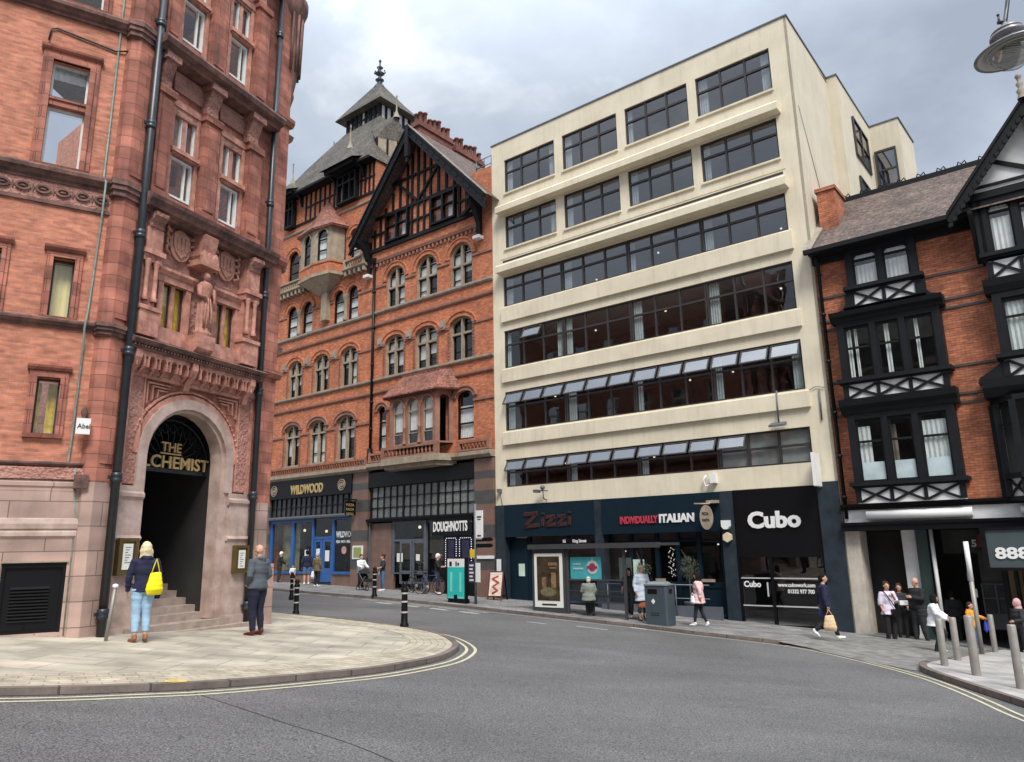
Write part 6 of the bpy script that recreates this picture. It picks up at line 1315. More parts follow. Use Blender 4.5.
curt(19.05, 19.75, 6.8, 8.2, -.36); curt(19.05, 19.75, 9.75, 10.8, -.32, 'blind', 'blind'); curt(19.85, 20.4, 9.75, 10.8, -.32, 'blind', 'blind'); curt(19.05, 19.75, 11.0, 11.15, -.32, 'blind', 'blind')
# lower canted bay on the right
b_ = MB(); b_.vprism([(18.35, 0), (18.5, -.25), (18.95, -.75), (22.0, -.75), (22.6, 0)], 5.35, 5.5); b_.vprism([(18.35, 0), (18.5, -.25), (18.95, -.75), (22.0, -.75), (22.6, 0)], 2.62, 2.74); b_.vprism([(18.3, 0), (18.45, -.3), (18.9, -.85), (22.0, -.85), (22.6, 0)], 3.22, 3.36)
for p, q in (((18.38, -.02), (18.38, -.02)), ((18.5, -.25), (18.5, -.25)), ((18.93, -.72), (18.93, -.72))): b_.box(p[0]-.08, p[0]+.08, p[1]-.06, p[1]+.08, 2.74, 5.35)
b_.beam((18.55, -.3, 4.72), (18.9, -.68, 4.72), .07, .08, up=(-1, -1, 0)); b_.beam((18.55, -.32, 2.8), (18.9, -.7, 3.18), .06, .05, up=(-1, -1, 0)); b_.beam((18.55, -.32, 3.18), (18.9, -.7, 2.8), .06, .05, up=(-1, -1, 0))
lb = DP('canted_bay_window', b_, M['timber'])
b_ = MB(); b_.face([(18.5, -.24, 3.36), (18.93, -.7, 3.36), (18.93, -.7, 5.35), (18.5, -.24, 5.35)]); b_.face([(18.95, -.7, 3.36), (22, -.7, 3.36), (22, -.7, 5.35), (18.95, -.7, 5.35)]); part('pane', b_, M['glass'], lb, fix=False)
b_ = MB(); b_.face([(18.52, -.2, 2.74), (18.93, -.66, 2.74), (18.93, -.66, 3.22), (18.52, -.2, 3.22)]); b_.face([(18.95, -.68, 2.74), (22, -.68, 2.74), (22, -.68, 3.22), (18.95, -.68, 3.22)]); part('white_panel', b_, M['whitepanel'], lb, fix=False)
b_ = MB(); b_.box(18.6, 22, -.2, -.15, 2.74, 5.35); DP('bay_inside', b_, M['dark'])
curt(18.58, 18.9, 3.4, 5.2, -.16)
# street level: roller box, dark band, piers and recess
b_ = MB(); b_.box(13.99, 24.5, -.12, .0, 2.56, 2.66); b_.box(14.0, 24.4, -.2, .05, 2.66, 2.74); DP('black_band', b_, M['black'])
b_ = MB(); b_.box(14.05, 24.5, -.06, .1, 2.18, 2.56); DP('white_fascia', b_, M['whitepanel'])
b_ = MB(); b_.tube([(14.75, -.2, 2.38), (17.55, -.2, 2.38)], .14, 10); b_.tube([(18.7, -.2, 2.38), (24, -.2, 2.38)], .14, 10); DP('roller_shutter', b_, M['white'])
b_ = MB(); b_.box(13.99, 24.5, -.3, .1, 1.92, 2.18); b_.box(14.0, 24.5, -.34, .1, 2.1, 2.16); DP('black_fascia', b_, M['black'])
b_ = MB(); b_.box(14.0, 14.42, -.02, .8, -1.6, 1.92); DP('stone_pier', b_, M['palestone'])
b_ = MB(); b_.box(15.48, 15.86, .55, .8, -1.6, 1.92); b_.tube([(16.33, .3, -1.5), (16.33, .3, 1.92)], .055, 8); DP('white_pier', b_, M['whitepanel'])
b_ = MB(); b_.box(15.9, 16.2, .4, .6, -1.5, 1.92); q_ = DP('green_glass_sign', b_, mat('dark_green_glass', (.03, .06, .055), .3)); 
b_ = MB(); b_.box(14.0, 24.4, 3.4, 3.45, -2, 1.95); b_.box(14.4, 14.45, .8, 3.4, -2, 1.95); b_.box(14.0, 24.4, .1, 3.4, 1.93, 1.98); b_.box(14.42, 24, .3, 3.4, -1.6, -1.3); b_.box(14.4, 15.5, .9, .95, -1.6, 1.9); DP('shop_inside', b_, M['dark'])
b_ = MB(); b_.box(16.4, 17.7, 1.5, 1.6, 1.2, 1.9); b_.box(17.3, 18.0, 1.4, 1.5, -.9, 1.3); DP('inner_wall', b_, M['interior'])
b_ = MB()
for z in (-.55, -.1, .3): b_.box(17.3, 18.0, 1.33, 1.4, z, z+.04)
for x in (17.3, 17.64, 17.96): b_.box(x-.02, x+.02, 1.33, 1.4, -.55, .34)
b_.box(17.3, 18, 1.37, 1.4, -.95, -.55); DP('glazed_door', b_, M['greyshop'])
b_ = MB(); b_.box(17.35, 17.7, 1.3, 1.4, 1.35, 1.75); q_ = DP('red_sign', b_, mat('dark_red_sign', (.15, .02, .02), .5)); text('5', .28, M['white'], q_, (17.2, 1.28, 1.4), 1, .003, .01)
b_ = MB(); b_.box(18.28, 18.36, -.2, .2, -1.5, 1.0); b_.box(18.52, 18.6, -.2, .2, -1.5, 1.0); b_.box(18.0, 18.12, -.2, .2, -1.6, 1.92); DP('black_door_post', b_, M['black'])
b_ = MB(); b_.box(18.1, 18.55, .3, .36, -1.5, 1.0); b_.box(18.62, 18.8, .1, .2, -1.5, 1.0); DP('pale_timber_panel', b_, mat('pale_oak', (.5, .36, .2), .6, .1, 3.))
b_ = MB(); b_.box(18.44, 18.47, .2, .24, -1.4, .95); DP('red_trim', b_, mat('red_trim', (.35, .04, .03), .5))
# shop sign board with the number
b_ = MB(); b_.box(17.72, 21.5, -.9, -.3, .78, .86); b_.box(17.72, 21.5, -.9, -.3, 1.84, 1.92); b_.box(17.72, 17.84, -.9, -.3, .86, 1.84); b_.box(17.84, 21.5, -.7, -.3, .86, 1.84); bs = DP('black_sign_frame', b_, M['black'])
b_ = MB(); b_.box(17.84, 21.5, -.86, -.7, .86, 1.84); bp_ = part('grey_sign_panel', b_, mat('slate_green_sign', (.05, .068, .075), .5, .08), bs)
text('888', .4, M['white'], bp_, (18.0, -.88, 1.1), 1.15, .01, .014, width=.78)
# ================================================================== STREET FURNITURE
def at(x, y, h=0, rz=0): return Matrix.Translation((x, y, gz(x, y, h))) @ Matrix.Rotation(rz, 4, 'Z')
ROWZ = ROW.th
# bus shelter, aligned with the kerb; u from 0 to 3.8, open towards the pavement
# (origin at the kerb side, local x along the street towards the right)
P0 = Vector((.59, 26.3)); P1 = Vector((3.42, 24.1)); rz_ = math.atan2(P1.y-P0.y, P1.x-P0.x); LN = (P1-P0).length
sh = thing('bus_shelter', 'glazed bus shelter with a flat dark roof and illuminated advert end panel', 'bus shelter', at(P0.x, P0.y, 0, rz_))
zs = gz(P1.x, P1.y)-gz(P0.x, P0.y)
b_ = MB(); b_.box(-.1, LN+1.35, -.1, 1.25, 2.08, 2.16); b_.box(-.1, LN+1.35, -.14, -.1, 2.02, 2.18); b_.box(.05, LN, .1, .9, 2.04, 2.08); part('roof', b_, M['shelter'], sh)
for x in (1.42, LN):
    b_ = MB(); b_.box(x-.04, x+.04, .0, .08, zs-.05 if x > 2 else -.45, 2.08); part('post', b_, M['shelter'], sh)
b_ = MB(); b_.box(LN-.0, LN+.04, 1.1, 1.18, zs-.1, 2.08); part('post', b_, M['shelter'], sh)
b_ = MB(); b_.box(1.46, LN-.04, .02, .06, .38+zs*.5, .43+zs*.5); b_.box(1.46, LN-.04, .02, .06, 1.08+zs*.5, 1.13+zs*.5); b_.box(1.46, LN-.04, .02, .06, .75+zs*.5, .77+zs*.5); part('rail', b_, M['shelter'], sh)
b_ = MB(); b_.face([(1.46, .04, .4+zs*.5), (LN-.04, .04, .4+zs*.5), (LN-.04, .04, 2.04), (1.46, .04, 2.04)]); part('glass_panel', b_, M['shopglass'], sh, fix=False)
b_ = MB(); b_.box(.0, 1.36, -.02, .16, -.25, 2.04); b_.box(-.03, 1.39, -.04, .18, -.5, -.1); ad = part('advert_panel', b_, M['shelter'], sh)
b_ = MB(); b_.box(.1, 1.26, -.035, -.02, .12, 1.88); pz = part('poster', b_, M['paper'], ad)
b_ = MB(); b_.box(.22, 1.14, -.045, -.036, .34, 1.78); po = part('poster_photo', b_, mat('food_photo', (.010, .012, .009), .4, .6, 4., col2=(.05, .032, .015)), ad)
b_ = MB(); b_.lathe([(0, 0), (.33, 0)], (0, 0, 0), 20, sy=.45); 
o_ = part('poster_bowl', b_, mat('bowl_print', (.14, .13, .06), .5, .4, 9), ad, loc=(.68, -.048, .62), rot=(pi/2, 0, 0), fix=False)
b_ = MB(); b_.box(.75, 1.02, -.049, -.046, 1.38, 1.43); b_.box(.7, 1.05, -.049, -.046, 1.48, 1.58); b_.box(.42, .6, -.049, -.046, .75, 1.1); b_.box(.8, 1.0, -.049, -.046, .75, 1.25); part('poster_print', b_, mat('warm_print', (.2, .12, .06), .5, .6, 8), ad)
b_ = MB(); b_.box(.4, 1.0, -.04, -.036, .18, .24); part('poster_caption', b_, M['frame'], ad)
b_ = MB(); b_.box(1.5, 2.68, .1, .13, 1.0, 1.75); te = part('travel_poster', b_, mat('teal_print', (.08, .55, .58), .5, .15, 4), sh)
b_ = MB(); b_.prism([(2.36+.22*cos(t), 1.42+.22*sin(t)) for t in [2*pi*i/20 for i in range(20)]], .085, .1); b_.box(1.62, 2.0, .085, .1, 1.35, 1.4); b_.box(1.62, 1.9, .085, .1, 1.5, 1.54); b_.box(2.34, 2.38, .085, .1, 1.62, 1.75); part('poster_print', b_, M['paper'], te)
b_ = MB(); b_.prism([(2.36+.13*cos(t), 1.42+.13*sin(t)) for t in [2*pi*i/20 for i in range(20)]], .078, .085); b_.box(2.16, 2.56, .07, .078, 1.38, 1.46); part('roundel', b_, mat('crimson_print', (.4, .04, .1), .5), te)
b_ = MB(); b_.box(1.2, 2.36, .04, .1, 2.19, 2.36); rb = part('stop_name_board', b_, M['black'], sh); text('S5', .13, M['white'], rb, (1.27, .035, 2.225), 1, .002, .003); text('King Street', .14, M['white'], rb, (1.66, .035, 2.225), .85, .002, .004)
b_ = MB(); b_.box(LN-.75, LN-.3, 1.0, 1.03, 1.0, 1.7); part('timetable_case', b_, mat('pale_teal_sheet', (.55, .7, .66), .6), sh)
b_ = MB(); b_.box(1.6, LN-.3, .75, 1.0, .5+zs*.4, .55+zs*.4); b_.box(1.7, 1.76, .82, .9, -.35, .5); b_.box(LN-.5, LN-.44, .82, .9, -.5, .5); part('bench', b_, M['shelter'], sh)
# litter bin
b = thing('litter_bin', 'large square grey litter bin with rectangular slots beside the bus shelter', 'bin', at(4.33, 22.95, 0, rz_) @ Matrix.Diagonal((.82, .82, .98, 1)))
q = MB(); q.vprism([(-.5, -.32), (.3, -.32), (.36, -.26), (.36, .32), (-.5, .32)], 0, 1.16); part('body', q, mat('bin_grey', (.045, .065, .078), .45, .1), b)
q = MB(); q.vprism([(-.52, -.35), (.32, -.35), (.39, -.28), (.39, .34), (-.52, .34)], 1.16, 1.2); q.frus([(-.45, -.28, 1.2), (.3, -.28, 1.2), (.3, .28, 1.2), (-.45, .28, 1.2)], [(-.35, -.2, 1.27), (.2, -.2, 1.27), (.2, .2, 1.27), (-.35, .2, 1.27)]); part('lid', q, mat('lid_grey', (.16, .18, .19), .4, .1), b)
q = MB(); q.box(-.38, .0, -.328, -.315, .92, 1.06); q.box(.355, .367, -.1, .15, .92, 1.06); q.box(-.3, .05, -.326, -.318, .3, .315); q.box(-.3, .05, -.326, -.318, .36, .37); part('slot', q, M['black'], b)
q = MB(); q.prism([(-.17, .62), (-.09, .7), (-.17, .78), (-.25, .7)], -.33, -.318); part('emblem', q, M['paper'], b)
# bus stop pole with flag, finger signs and case
t = thing('bus_stop_pole', 'slim dark bus stop pole with a white flag, timetable case and two black fingerposts', 'bus stop', at(-1.46, 28.0, 0, rz_))
q = MB(); q.tube([(0, 0, -.1), (0, 0, 3.6)], .05, 8); part('pole', q, M['galv'], t)
q = MB(); q.box(.06, .36, -.03, .03, 2.3, 3.35); q.box(.04, .08, -.02, .02, 2.3, 3.35); f_ = part('flag', q, M['white'], t); q = MB(); q.box(.12, .3, -.034, -.03, 2.4, 2.46); q.box(.1, .32, -.034, -.03, 3.08, 3.14); q.box(.13, .29, -.034, -.03, 3.0, 3.04); part('flag_print', q, M['frame'], f_)
q = MB(); q.box(-.28, .02, -.07, -.03, .75, 1.5); cs = part('timetable_case', q, mat('dark_purple_print', (.05, .04, .09), .5), t); q = MB()
for i in range(5): q.box(-.24, -.04-.04*(i % 2), -.075, -.07, .82+.13*i, .88+.13*i)
q.box(.06, .26, -.07, -.03, .78, 1.46); part('timetable_print', q, M['paper'], cs)
q = MB(); q.box(-.2, .0, -.09, -.04, 1.65, 1.95); part('yellow_notice', q, mat('yellow_notice', (.65, .42, .02), .5), t)
for z in (2.0, 2.22): q = MB(); q.prism([(.05, z), (.75, z), (.85, z+.07), (.75, z+.14), (.05, z+.14)], -.03, .03); part('fingerpost', q, M['black'], t)
q = MB(); q.lathe([(.03, 2.86), (.07, 2.88), (.07, 2.95), (.02, 3.0)], (-.2, 0, 0), 8); q.tube([(-.2, 0, 2.9), (0, 0, 2.95)], .02, 5); part('bracket', q, M['black'], t)
# turquoise kiosk
t = thing('street_kiosk', 'turquoise and white freestanding street kiosk panel on a black base', 'kiosk', at(-2.1, 28.3, 0, rz_-.05))
q = MB(); q.box(-.46, .46, -.1, .1, .0, .14); q.box(-.48, .48, -.13, .0, .14, 1.62); part('casing', q, M['black'], t)
q = MB(); q.box(-.43, .43, -.16, -.14, .16, 1.28); f2 = part('front_panel', q, mat('turquoise_panel', (.02, .46, .42), .4, .08), t)
q = MB(); q.box(-.43, .43, -.161, -.139, 1.28, 1.58); part('white_panel', q, M['white'], t)
q = MB(); q.box(-.28, -.18, -.168, -.161, .4, 1.1); q.box(.2, .3, -.168, -.161, .4, 1.1); q.box(-.42, -.14, -.168, -.161, .18, .22); q.box(.14, .42, -.168, -.161, .18, .22); part('panel_slots', q, mat('pale_turquoise', (.2, .6, .57), .4), f2)
q = MB(); q.box(-.32, -.2, -.17, -.16, 1.32, 1.48); q.box(.0, .06, -.17, -.16, 1.32, 1.48); q.box(.1, .18, -.17, -.16, 1.34, 1.44); q.box(-.08, .08, -.17, -.16, .16, .3); pieces('kiosk_print', q, M['black'], t)
# A-board and its neighbour
t = thing('pavement_board', 'dark red framed A board with a painted food poster by the grey granite pier', 'a-board', at(-.75, 31.3, 0, ROWZ+.25))
for sg in (-1, 1):
    q = MB(); y0 = -.3*sg
    for x in (-.32, .28): q.beam((x+.02, y0, 0), (x+.02, -.03*sg, 1.12), .05, .04, up=(0, -1, 0))
    q.beam((-.3, y0*.9, .15), (.3, y0*.9, .15), .05, .04); q.beam((-.3, -.03*sg, 1.1), (.3, -.03*sg, 1.1), .06, .04)
    f_ = part('board', q, mat('maroon_paint', (.12, .02, .025), .5) if sg > 0 else M['black'], t)
    if sg > 0:
        q = MB(); q.face([(-.27, -.27, .18), (.27, -.27, .18), (.27, -.06, 1.05), (-.27, -.06, 1.05)]); part('poster', q, mat('cream_poster', (.6, .5, .4), .7, .3, 3), f_, fix=False)
        q = MB(); q.tube([(.1, -.09, .95), (-.15, -.13, .85), (.15, -.17, .7), (-.1, -.2, .55), (.12, -.24, .4), (-.1, -.27, .28)], .035, 6); part('poster_print', q, mat('red_print', (.5, .05, .04), .7), f_)
        q = MB(); q.box(-.27, .27, -.08, -.05, 1.0, 1.08); part('header', q, M['paper'], f_)
# bollards
M['greyband'] = mat('grey_band_paint', (.4, .4, .38), .6, .2)
def striped(name='striped_bollard'):
    t = thing(name, 'black cast iron bollard', 'bollard', Matrix.Identity(4))
    q = MB(); q.lathe([(.11, -.08), (.11, .06), (.085, .1), (.078, .5), (.072, .82), (.095, .84), (.095, .9), (.06, .94), (.085, 1.0), (.05, 1.07), (.0, 1.09)], n=12); part('shaft', q, M['black'], t)
    for z in (.33, .58, .78): q = MB(); q.lathe([(.083, z), (.086, z+.005), (.085, z+.035), (.08, z+.04)], n=12); part('white_band', q, M['greyband'], t)
    return t
sb = striped()
for i, (x, y, l, s_) in enumerate(((-2.65, 18.34, 'black bollard with white bands standing alone near the tip of the curved pavement', .96), (-5.75, 20.18, 'black bollard with white bands on the near pavement behind the bald man', .82), (-7.82, 26.8, 'small black bollard on the far side of the side street beside the walking child', .8), (-5.5, 29.9, 'black bollard at the far kerb in front of the group with a pushchair', 1.05))):
    o = sb if i == 0 else copy_tree(sb); o.matrix_world = at(x, y, 0) @ Matrix.Scale(s_, 4); o['label'] = l; o['group'] = 'black banded bollards'
def steelb(H=1.0, r=.075, lean=0):
    t = thing('steel_bollard', 'steel bollard', 'bollard', Matrix.Identity(4))
    q = MB(); q.lathe([(r, -.1), (r, H-.02), (r-.012, H), (0, H+.004)], n=16); part('shaft', q, M['steel'], t)
    return t
st = steelb()
for i, (x, y, l, s_, s2) in enumerate(((9.04, 16.64, 'steel bollard at the pavement corner in front of the woman in the white blouse', .98, .95), (9.98, 17.79, 'steel bollard just right of the white bloused woman, set back from the kerb', .98, .93), (8.93, 15.35, 'thick steel bollard with a pale band near the top, left of the signpost', 1.1, 1.12), (8.85, 13.93, 'nearest steel bollard, standing closest to the road at the right edge', .95, 1.08), (12.2, 20.0, 'small steel bollard beside the child in the orange jacket', .9, .92))):
    o = st if i == 0 else copy_tree(st); o.matrix_world = at(x, y, .03) @ Matrix.Diagonal((s_, s_, s2, 1)); o['label'] = l; o['group'] = 'steel bollards on the right pavement'
# slim white and grey signpost behind the bollards
t = thing('signpost', 'tall slim grey post with a pale upper half behind the steel bollards', 'signpost', at(11.5, 19.4, .03))
q = MB(); q.tube([(0, 0, -.1), (0, 0, 1.75)], .055, 8); part('lower_post', q, M['steel'], t); q = MB(); q.tube([(0, 0, 1.75), (0, 0, 2.72)], .06, 8); part('upper_post', q, M['white'], t)
q = MB(); q.box(.03, .1, -.02, .02, 1.35, 1.55); q.box(-.08, 0, -.02, .02, 1.75, 1.95); pieces('clip', q, M['galv'], t)
t = thing('leaning_post', 'slim leaning steel post with a round white cap by the granite wall', 'post', at(-6.8, 12.88, 0) @ Matrix.Rotation(radians(5), 4, 'Y'))
q = MB(); q.tube([(0, 0, -.1), (0, 0, .86)], .03, 10); part('shaft', q, M['steel'], t); q = MB(); q.ball((0, 0, .88), .05, 0, 8, (1, 1, .8)); part('cap', q, M['white'], t)
# olive trees in tubs on the terrace
M['leaf'] = mat('olive_leaf', (.035, .05, .03), .7, .3, 5., col2=(.06, .075, .045)); M['bark'] = mat('bark', (.12, .10, .08), .9, .3, 8.)
def olive(u, dep, lab, h0, r, sd):
    p = ROW.w(u, dep); t = thing('potted_tree', lab, 'tree', at(p.x, p.y, 0, ROWZ), 'small trees in tubs outside the restaurant'); R_ = random.Random(sd)
    q = MB(); q.lathe([(.16, 0), (.22, .45), (.24, .47), (.24, .5), (.2, .5), (.19, .42)], n=14); part('tub', q, M['greyshop'], t)
    q = MB(); q.tube([(0, 0, .4), (.02, .01, .8), (-.01, .02, h0), (.02, 0, h0+r)], [.03, .025, .02, .01], 6)
    for i in range(7):
        a = R_.random()*6.28; q.tube([(0, .01, h0-.05+.07*i), (cos(a)*r*.4, sin(a)*r*.4, h0+.1+.1*i), (cos(a)*r*.8, sin(a)*r*.8, h0+.22+.12*i)], [.012, .008, .003], 4)
    part('trunk', q, M['bark'], t); q = MB()
    for i in range(650):
        a, c, rr_ = R_.random()*6.28, R_.random()*2-1, R_.random()**.45*r; s_ = sqrt(1-c*c); k = 1+.3*sin(3*a+2*c)
        P = Vector((cos(a)*s_*rr_*k, sin(a)*s_*rr_*k, c*rr_*1.35+h0+r*.9)); d1 = Vector((R_.uniform(-1, 1), R_.uniform(-1, 1), R_.uniform(-1, 1))).normalized(); d2 = d1.orthogonal().normalized()
        q.face([P-d1*.035, P+d2*.01, P+d1*.035, P-d2*.01])
    part('crown', q, M['leaf'], t, fix=False)
olive(6.9, -.2, 'small round headed olive tree behind the woman in the pale blue coat', 1.2, .27, 1)
olive(8.75, -.25, 'small slim stemmed olive tree in a tub behind the grey bin, beside the lights', 1.35, .33, 2)
# bicycles parked outside the doughnut shop
def bike(u, dep, rz, lab, col):
    p = ROW.w(u, dep); t = thing('bicycle', lab, 'bicycle', at(p.x, p.y, 0, ROWZ+rz), 'bicycles parked outside the doughnut shop')
    for x in (-.52, .52):
        q = MB(); n = 24; ring = [(x+.33*cos(2*pi*i/n), 0, .34+.33*sin(2*pi*i/n)) for i in range(n+1)]; q.tube(ring, .02, 6, cap=False); w_ = part('wheel', q, M['black'], t)
        q = MB(); 
        for i in range(10): q.tube([(x, 0, .34), (x+.31*cos(2*pi*i/10), 0, .34+.31*sin(2*pi*i/10))], .003, 3)
        q.tube([(x+.305*cos(2*pi*i/n), 0, .34+.305*sin(2*pi*i/n)) for i in range(n+1)], .01, 4, cap=False); part('rim', q, M['steel'], w_)
    q = MB()
    for a, c in (((-.52, 0, .34), (-.1, 0, .3)), ((-.1, 0, .3), (-.22, 0, .82)), ((-.22, 0, .78), (.34, 0, .8)), ((-.1, 0, .3), (.36, 0, .74)), ((.33, 0, .88), (.52, 0, .34)), ((-.52, 0, .34), (-.21, 0, .76)), ((.33, 0, .88), (.3, 0, .98))): q.tube([a, c], .018, 6)
    part('frame', q, col, t); q = MB(); q.tube([(.3, -.28, .97), (.34, -.1, 1.0), (.34, .1, 1.0), (.3, .28, .97)], .014, 6); part('handlebar', q, M['black'], t)
    q = MB(); q.ball((-.25, 0, .9), .1, 0, 6, (1.3, .7, .35)); q.tube([(-.22, 0, .8), (-.24, 0, .9)], .014, 5); part('saddle', q, M['black'], t)
    q = MB(); q.lathe([(0, -.01), (.09, -.01), (.09, .01), (0, .01)], (0, 0, 0), 14); part('chainring', q, M['steel'], t, loc=(-.1, -.04, .3), rot=(pi/2, 0, 0)); return t
bike(-3.9, -1.0, -.15, 'dark bicycle parked nearer the shop door', mat('bike_black', (.02, .022, .03), .4)); bike(-2.9, -1.3, .1, 'dark blue bicycle parked beside the man in black', mat('bike_blue', (.02, .04, .12), .4))
# hanging street lantern: shade seen from below, on a swan-neck column outside the frame
LM_ = Matrix.Translation((5.43, 7.0, 6.69)) @ Matrix.Scale(.8, 4)
t = thing('street_lantern', 'grey bell shaped street lantern hanging from a curved black arm', 'street lamp', LM_)
tl = (0, radians(-5), 0)
q = MB(); q.lathe([(.41, -.005), (.445, .0), (.45, .02), (.42, .04), (.33, .09), (.24, .13), (.2, .15), (.165, .16), (.165, .22), (.2, .225), (.215, .25), (.21, .28), (.18, .29), (.18, .31), (.19, .32), (.17, .35), (.09, .38), (.04, .4), (.04, .45), (.0, .46)], n=32); part('shade', q, mat('lantern_grey', (.22, .22, .23), .35, .2, 6, metal=.4), t, rot=tl)
q = MB(); q.lathe([(.42, .0), (.33, .045), (.3, .085), (.28, .095), (.0, .11)], n=32); q.lathe([(.27, .03), (.29, .01), (.3, .02), (.29, .05)], n=32); part('reflector', q, mat('reflector_grey', (.38, .37, .34), .45, .08), t, rot=tl)
q = MB()
for i in range(6): q.box(-.13+.01*i, .13, -.14+.05*i, -.11+.05*i, .065, .08)
part('led_plate', q, mat('led_plate', (.3, .28, .2), .5), t, rot=tl)
q = MB(); q.lathe([(.27, .03), (.26, -.06), (.2, -.15), (.1, -.21), (.03, -.24), (.0, -.24)], n=24); part('bowl', q, glass('bowl_glass', (.8, .83, .86), 1.6, .05, 3.0), t, rot=tl, fix=False)
q = MB(); q.tube([(-.03, 0, .42), (-.03, .0, .5)], .03, 8); q.ball((-.1, 0, .58), .02, 0, 6); q.tube([(-.1, 0, .46), (-.1, 0, .56)], .014, 6); q.tube([(-.12, 0, .46), (-.02, 0, .48), (.04, 0, .7), (.12, 0, 1.0), (.35, 0, 1.6), (.9, 0, 2.0), (1.6, 0, 1.8), (1.75, 0, 1.2), (1.8, 0, -7.4)], [.025, .03, .028, .028, .03, .035, .05, .06, .08], 8); part('arm', q, M['pipe'], t)
# the stone fronted block across the street behind the camera: it blocks the low sky and shows in the windows
OB = Frame(*(ROW.w(52, -46)[:2]), 128.4+180)
ob = thing('stone_building', 'plain stone fronted block across the street behind the viewer, seen only in window reflections', 'building', OB.M)
hs_ = [(3+3.4*i, 4.7+3.4*i, 2+3.6*k, 4.3+3.6*k) for i in range(20) for k in range(5)]
q = MB(); q.wall(0, 72, -4, 19, hs_, 0, .3); q.box(0, .3, .01, 10, -4, 19); q.box(71.7, 72, .01, 10, -4, 19); part('wall', q, brick('dark_sandstone', (.10, .085, .075), (.07, .06, .055), (.04, .035, .03), .8, .35, .01), ob)
q = MB(); slope(q, [(0, -.4, 18.9), (72, -.4, 18.9), (72, 5, 22.5), (0, 5, 22.5)]); q.box(0, 72, 9.9, 10, -4, 22.5); part('roof', q, M['slate'], ob, fix=False)
q = MB(); q.box(.3, 71.7, .28, .3, -3.9, 18.9); part('window_glass', q, M['leaded_dark'], ob)
q = MB()
for z in (1.4, 5.1, 16.3): q.prof([(0, z), (-.2, z+.1), (-.2, z+.3), (0, z+.35)], 0, 72)
part('string_course', q, M['gstone'], ob)
# ================================================================== PEOPLE
M['skin'] = mat('skin', (.52, .30, .21), .55, .06); M['skin_tan'] = mat('skin_tan', (.42, .23, .15), .55, .06); M['eye'] = mat('eye_dark', (.02, .015, .012), .3); M['lip'] = mat('lip', (.35, .12, .1), .5)
def cloth(name, c, v=.15): return mat('cloth_'+name, c, .9, v, 9., .25, 25., dist=.02)
C_ = dict(navy=cloth('navy', (.012, .014, .045)), paleblue=cloth('pale_jeans', (.30, .46, .62)), denim=cloth('dark_denim', (.007, .009, .026)), grey=cloth('slate_grey', (.075, .088, .105)), black=cloth('black', (.012, .012, .014)), char=cloth('charcoal', (.025, .027, .032)),
          white=cloth('white', (.72, .72, .74), .06), lilac=cloth('lilac', (.62, .56, .66), .06), pink=cloth('pink', (.70, .46, .46), .06), sky=cloth('pale_sky', (.45, .52, .60), .1), rust=cloth('rust_skirt', (.28, .09, .04)), sage=cloth('sage_coat', (.17, .19, .16)),
          olive=cloth('olive', (.13, .10, .055)), orange=cloth('orange', (.75, .30, .02)), jeans=cloth('blue_jeans', (.07, .13, .25)), rosehood=cloth('rose_hood', (.55, .32, .33)), blackgreen=cloth('dark_green_top', (.03, .035, .03)))
S_ = dict(red=mat('shoe_oxblood', (.10, .015, .015), .4), white=mat('shoe_white', (.75, .74, .72), .5), black=mat('shoe_black', (.015, .015, .015), .4), tan=mat('sandal_tan', (.25, .1, .05), .6), sole=mat('sandal_pale', (.6, .52, .42), .6))
H_ = dict(blonde=mat('hair_blonde', (.70, .58, .36), .6, .25, 30., .5, 60), dark=mat('hair_dark', (.012, .009, .007), .85, .3, 30., spec=.15), brown=mat('hair_brown', (.05, .028, .018), .85, .3, 30., spec=.15), grey=mat('hair_grey', (.45, .43, .38), .6, .2, 30), pale=mat('hair_pale_blonde', (.68, .6, .45), .6, .2, 30))
BASE = dict(pel=(0, 0, .95), chest=(0, .0, 1.28), neck=(0, -.01, 1.49), head=(0, .015, 1.635), hipL=(-.09, 0, .91), hipR=(.09, 0, .91), kneeL=(-.1, .02, .5), kneeR=(.1, .02, .5), ankL=(-.105, -.03, .09), ankR=(.105, -.03, .09), toeL=(-.13, .14, .03), toeR=(.13, .14, .03),
            shL=(-.185, 0, 1.42), shR=(.185, 0, 1.42), elL=(-.25, -.03, 1.14), elR=(.25, -.03, 1.14), wrL=(-.25, .06, .91), wrR=(.25, .06, .91))
WALK = dict(kneeL=(-.09, .17, .53), ankL=(-.09, .27, .1), toeL=(-.1, .43, .08), kneeR=(.09, -.02, .5), ankR=(.09, -.3, .14), toeR=(.1, -.16, .03), elL=(-.24, -.12, 1.16), wrL=(-.24, -.12, .93), elR=(.24, .06, 1.15), wrR=(.24, .22, .97))
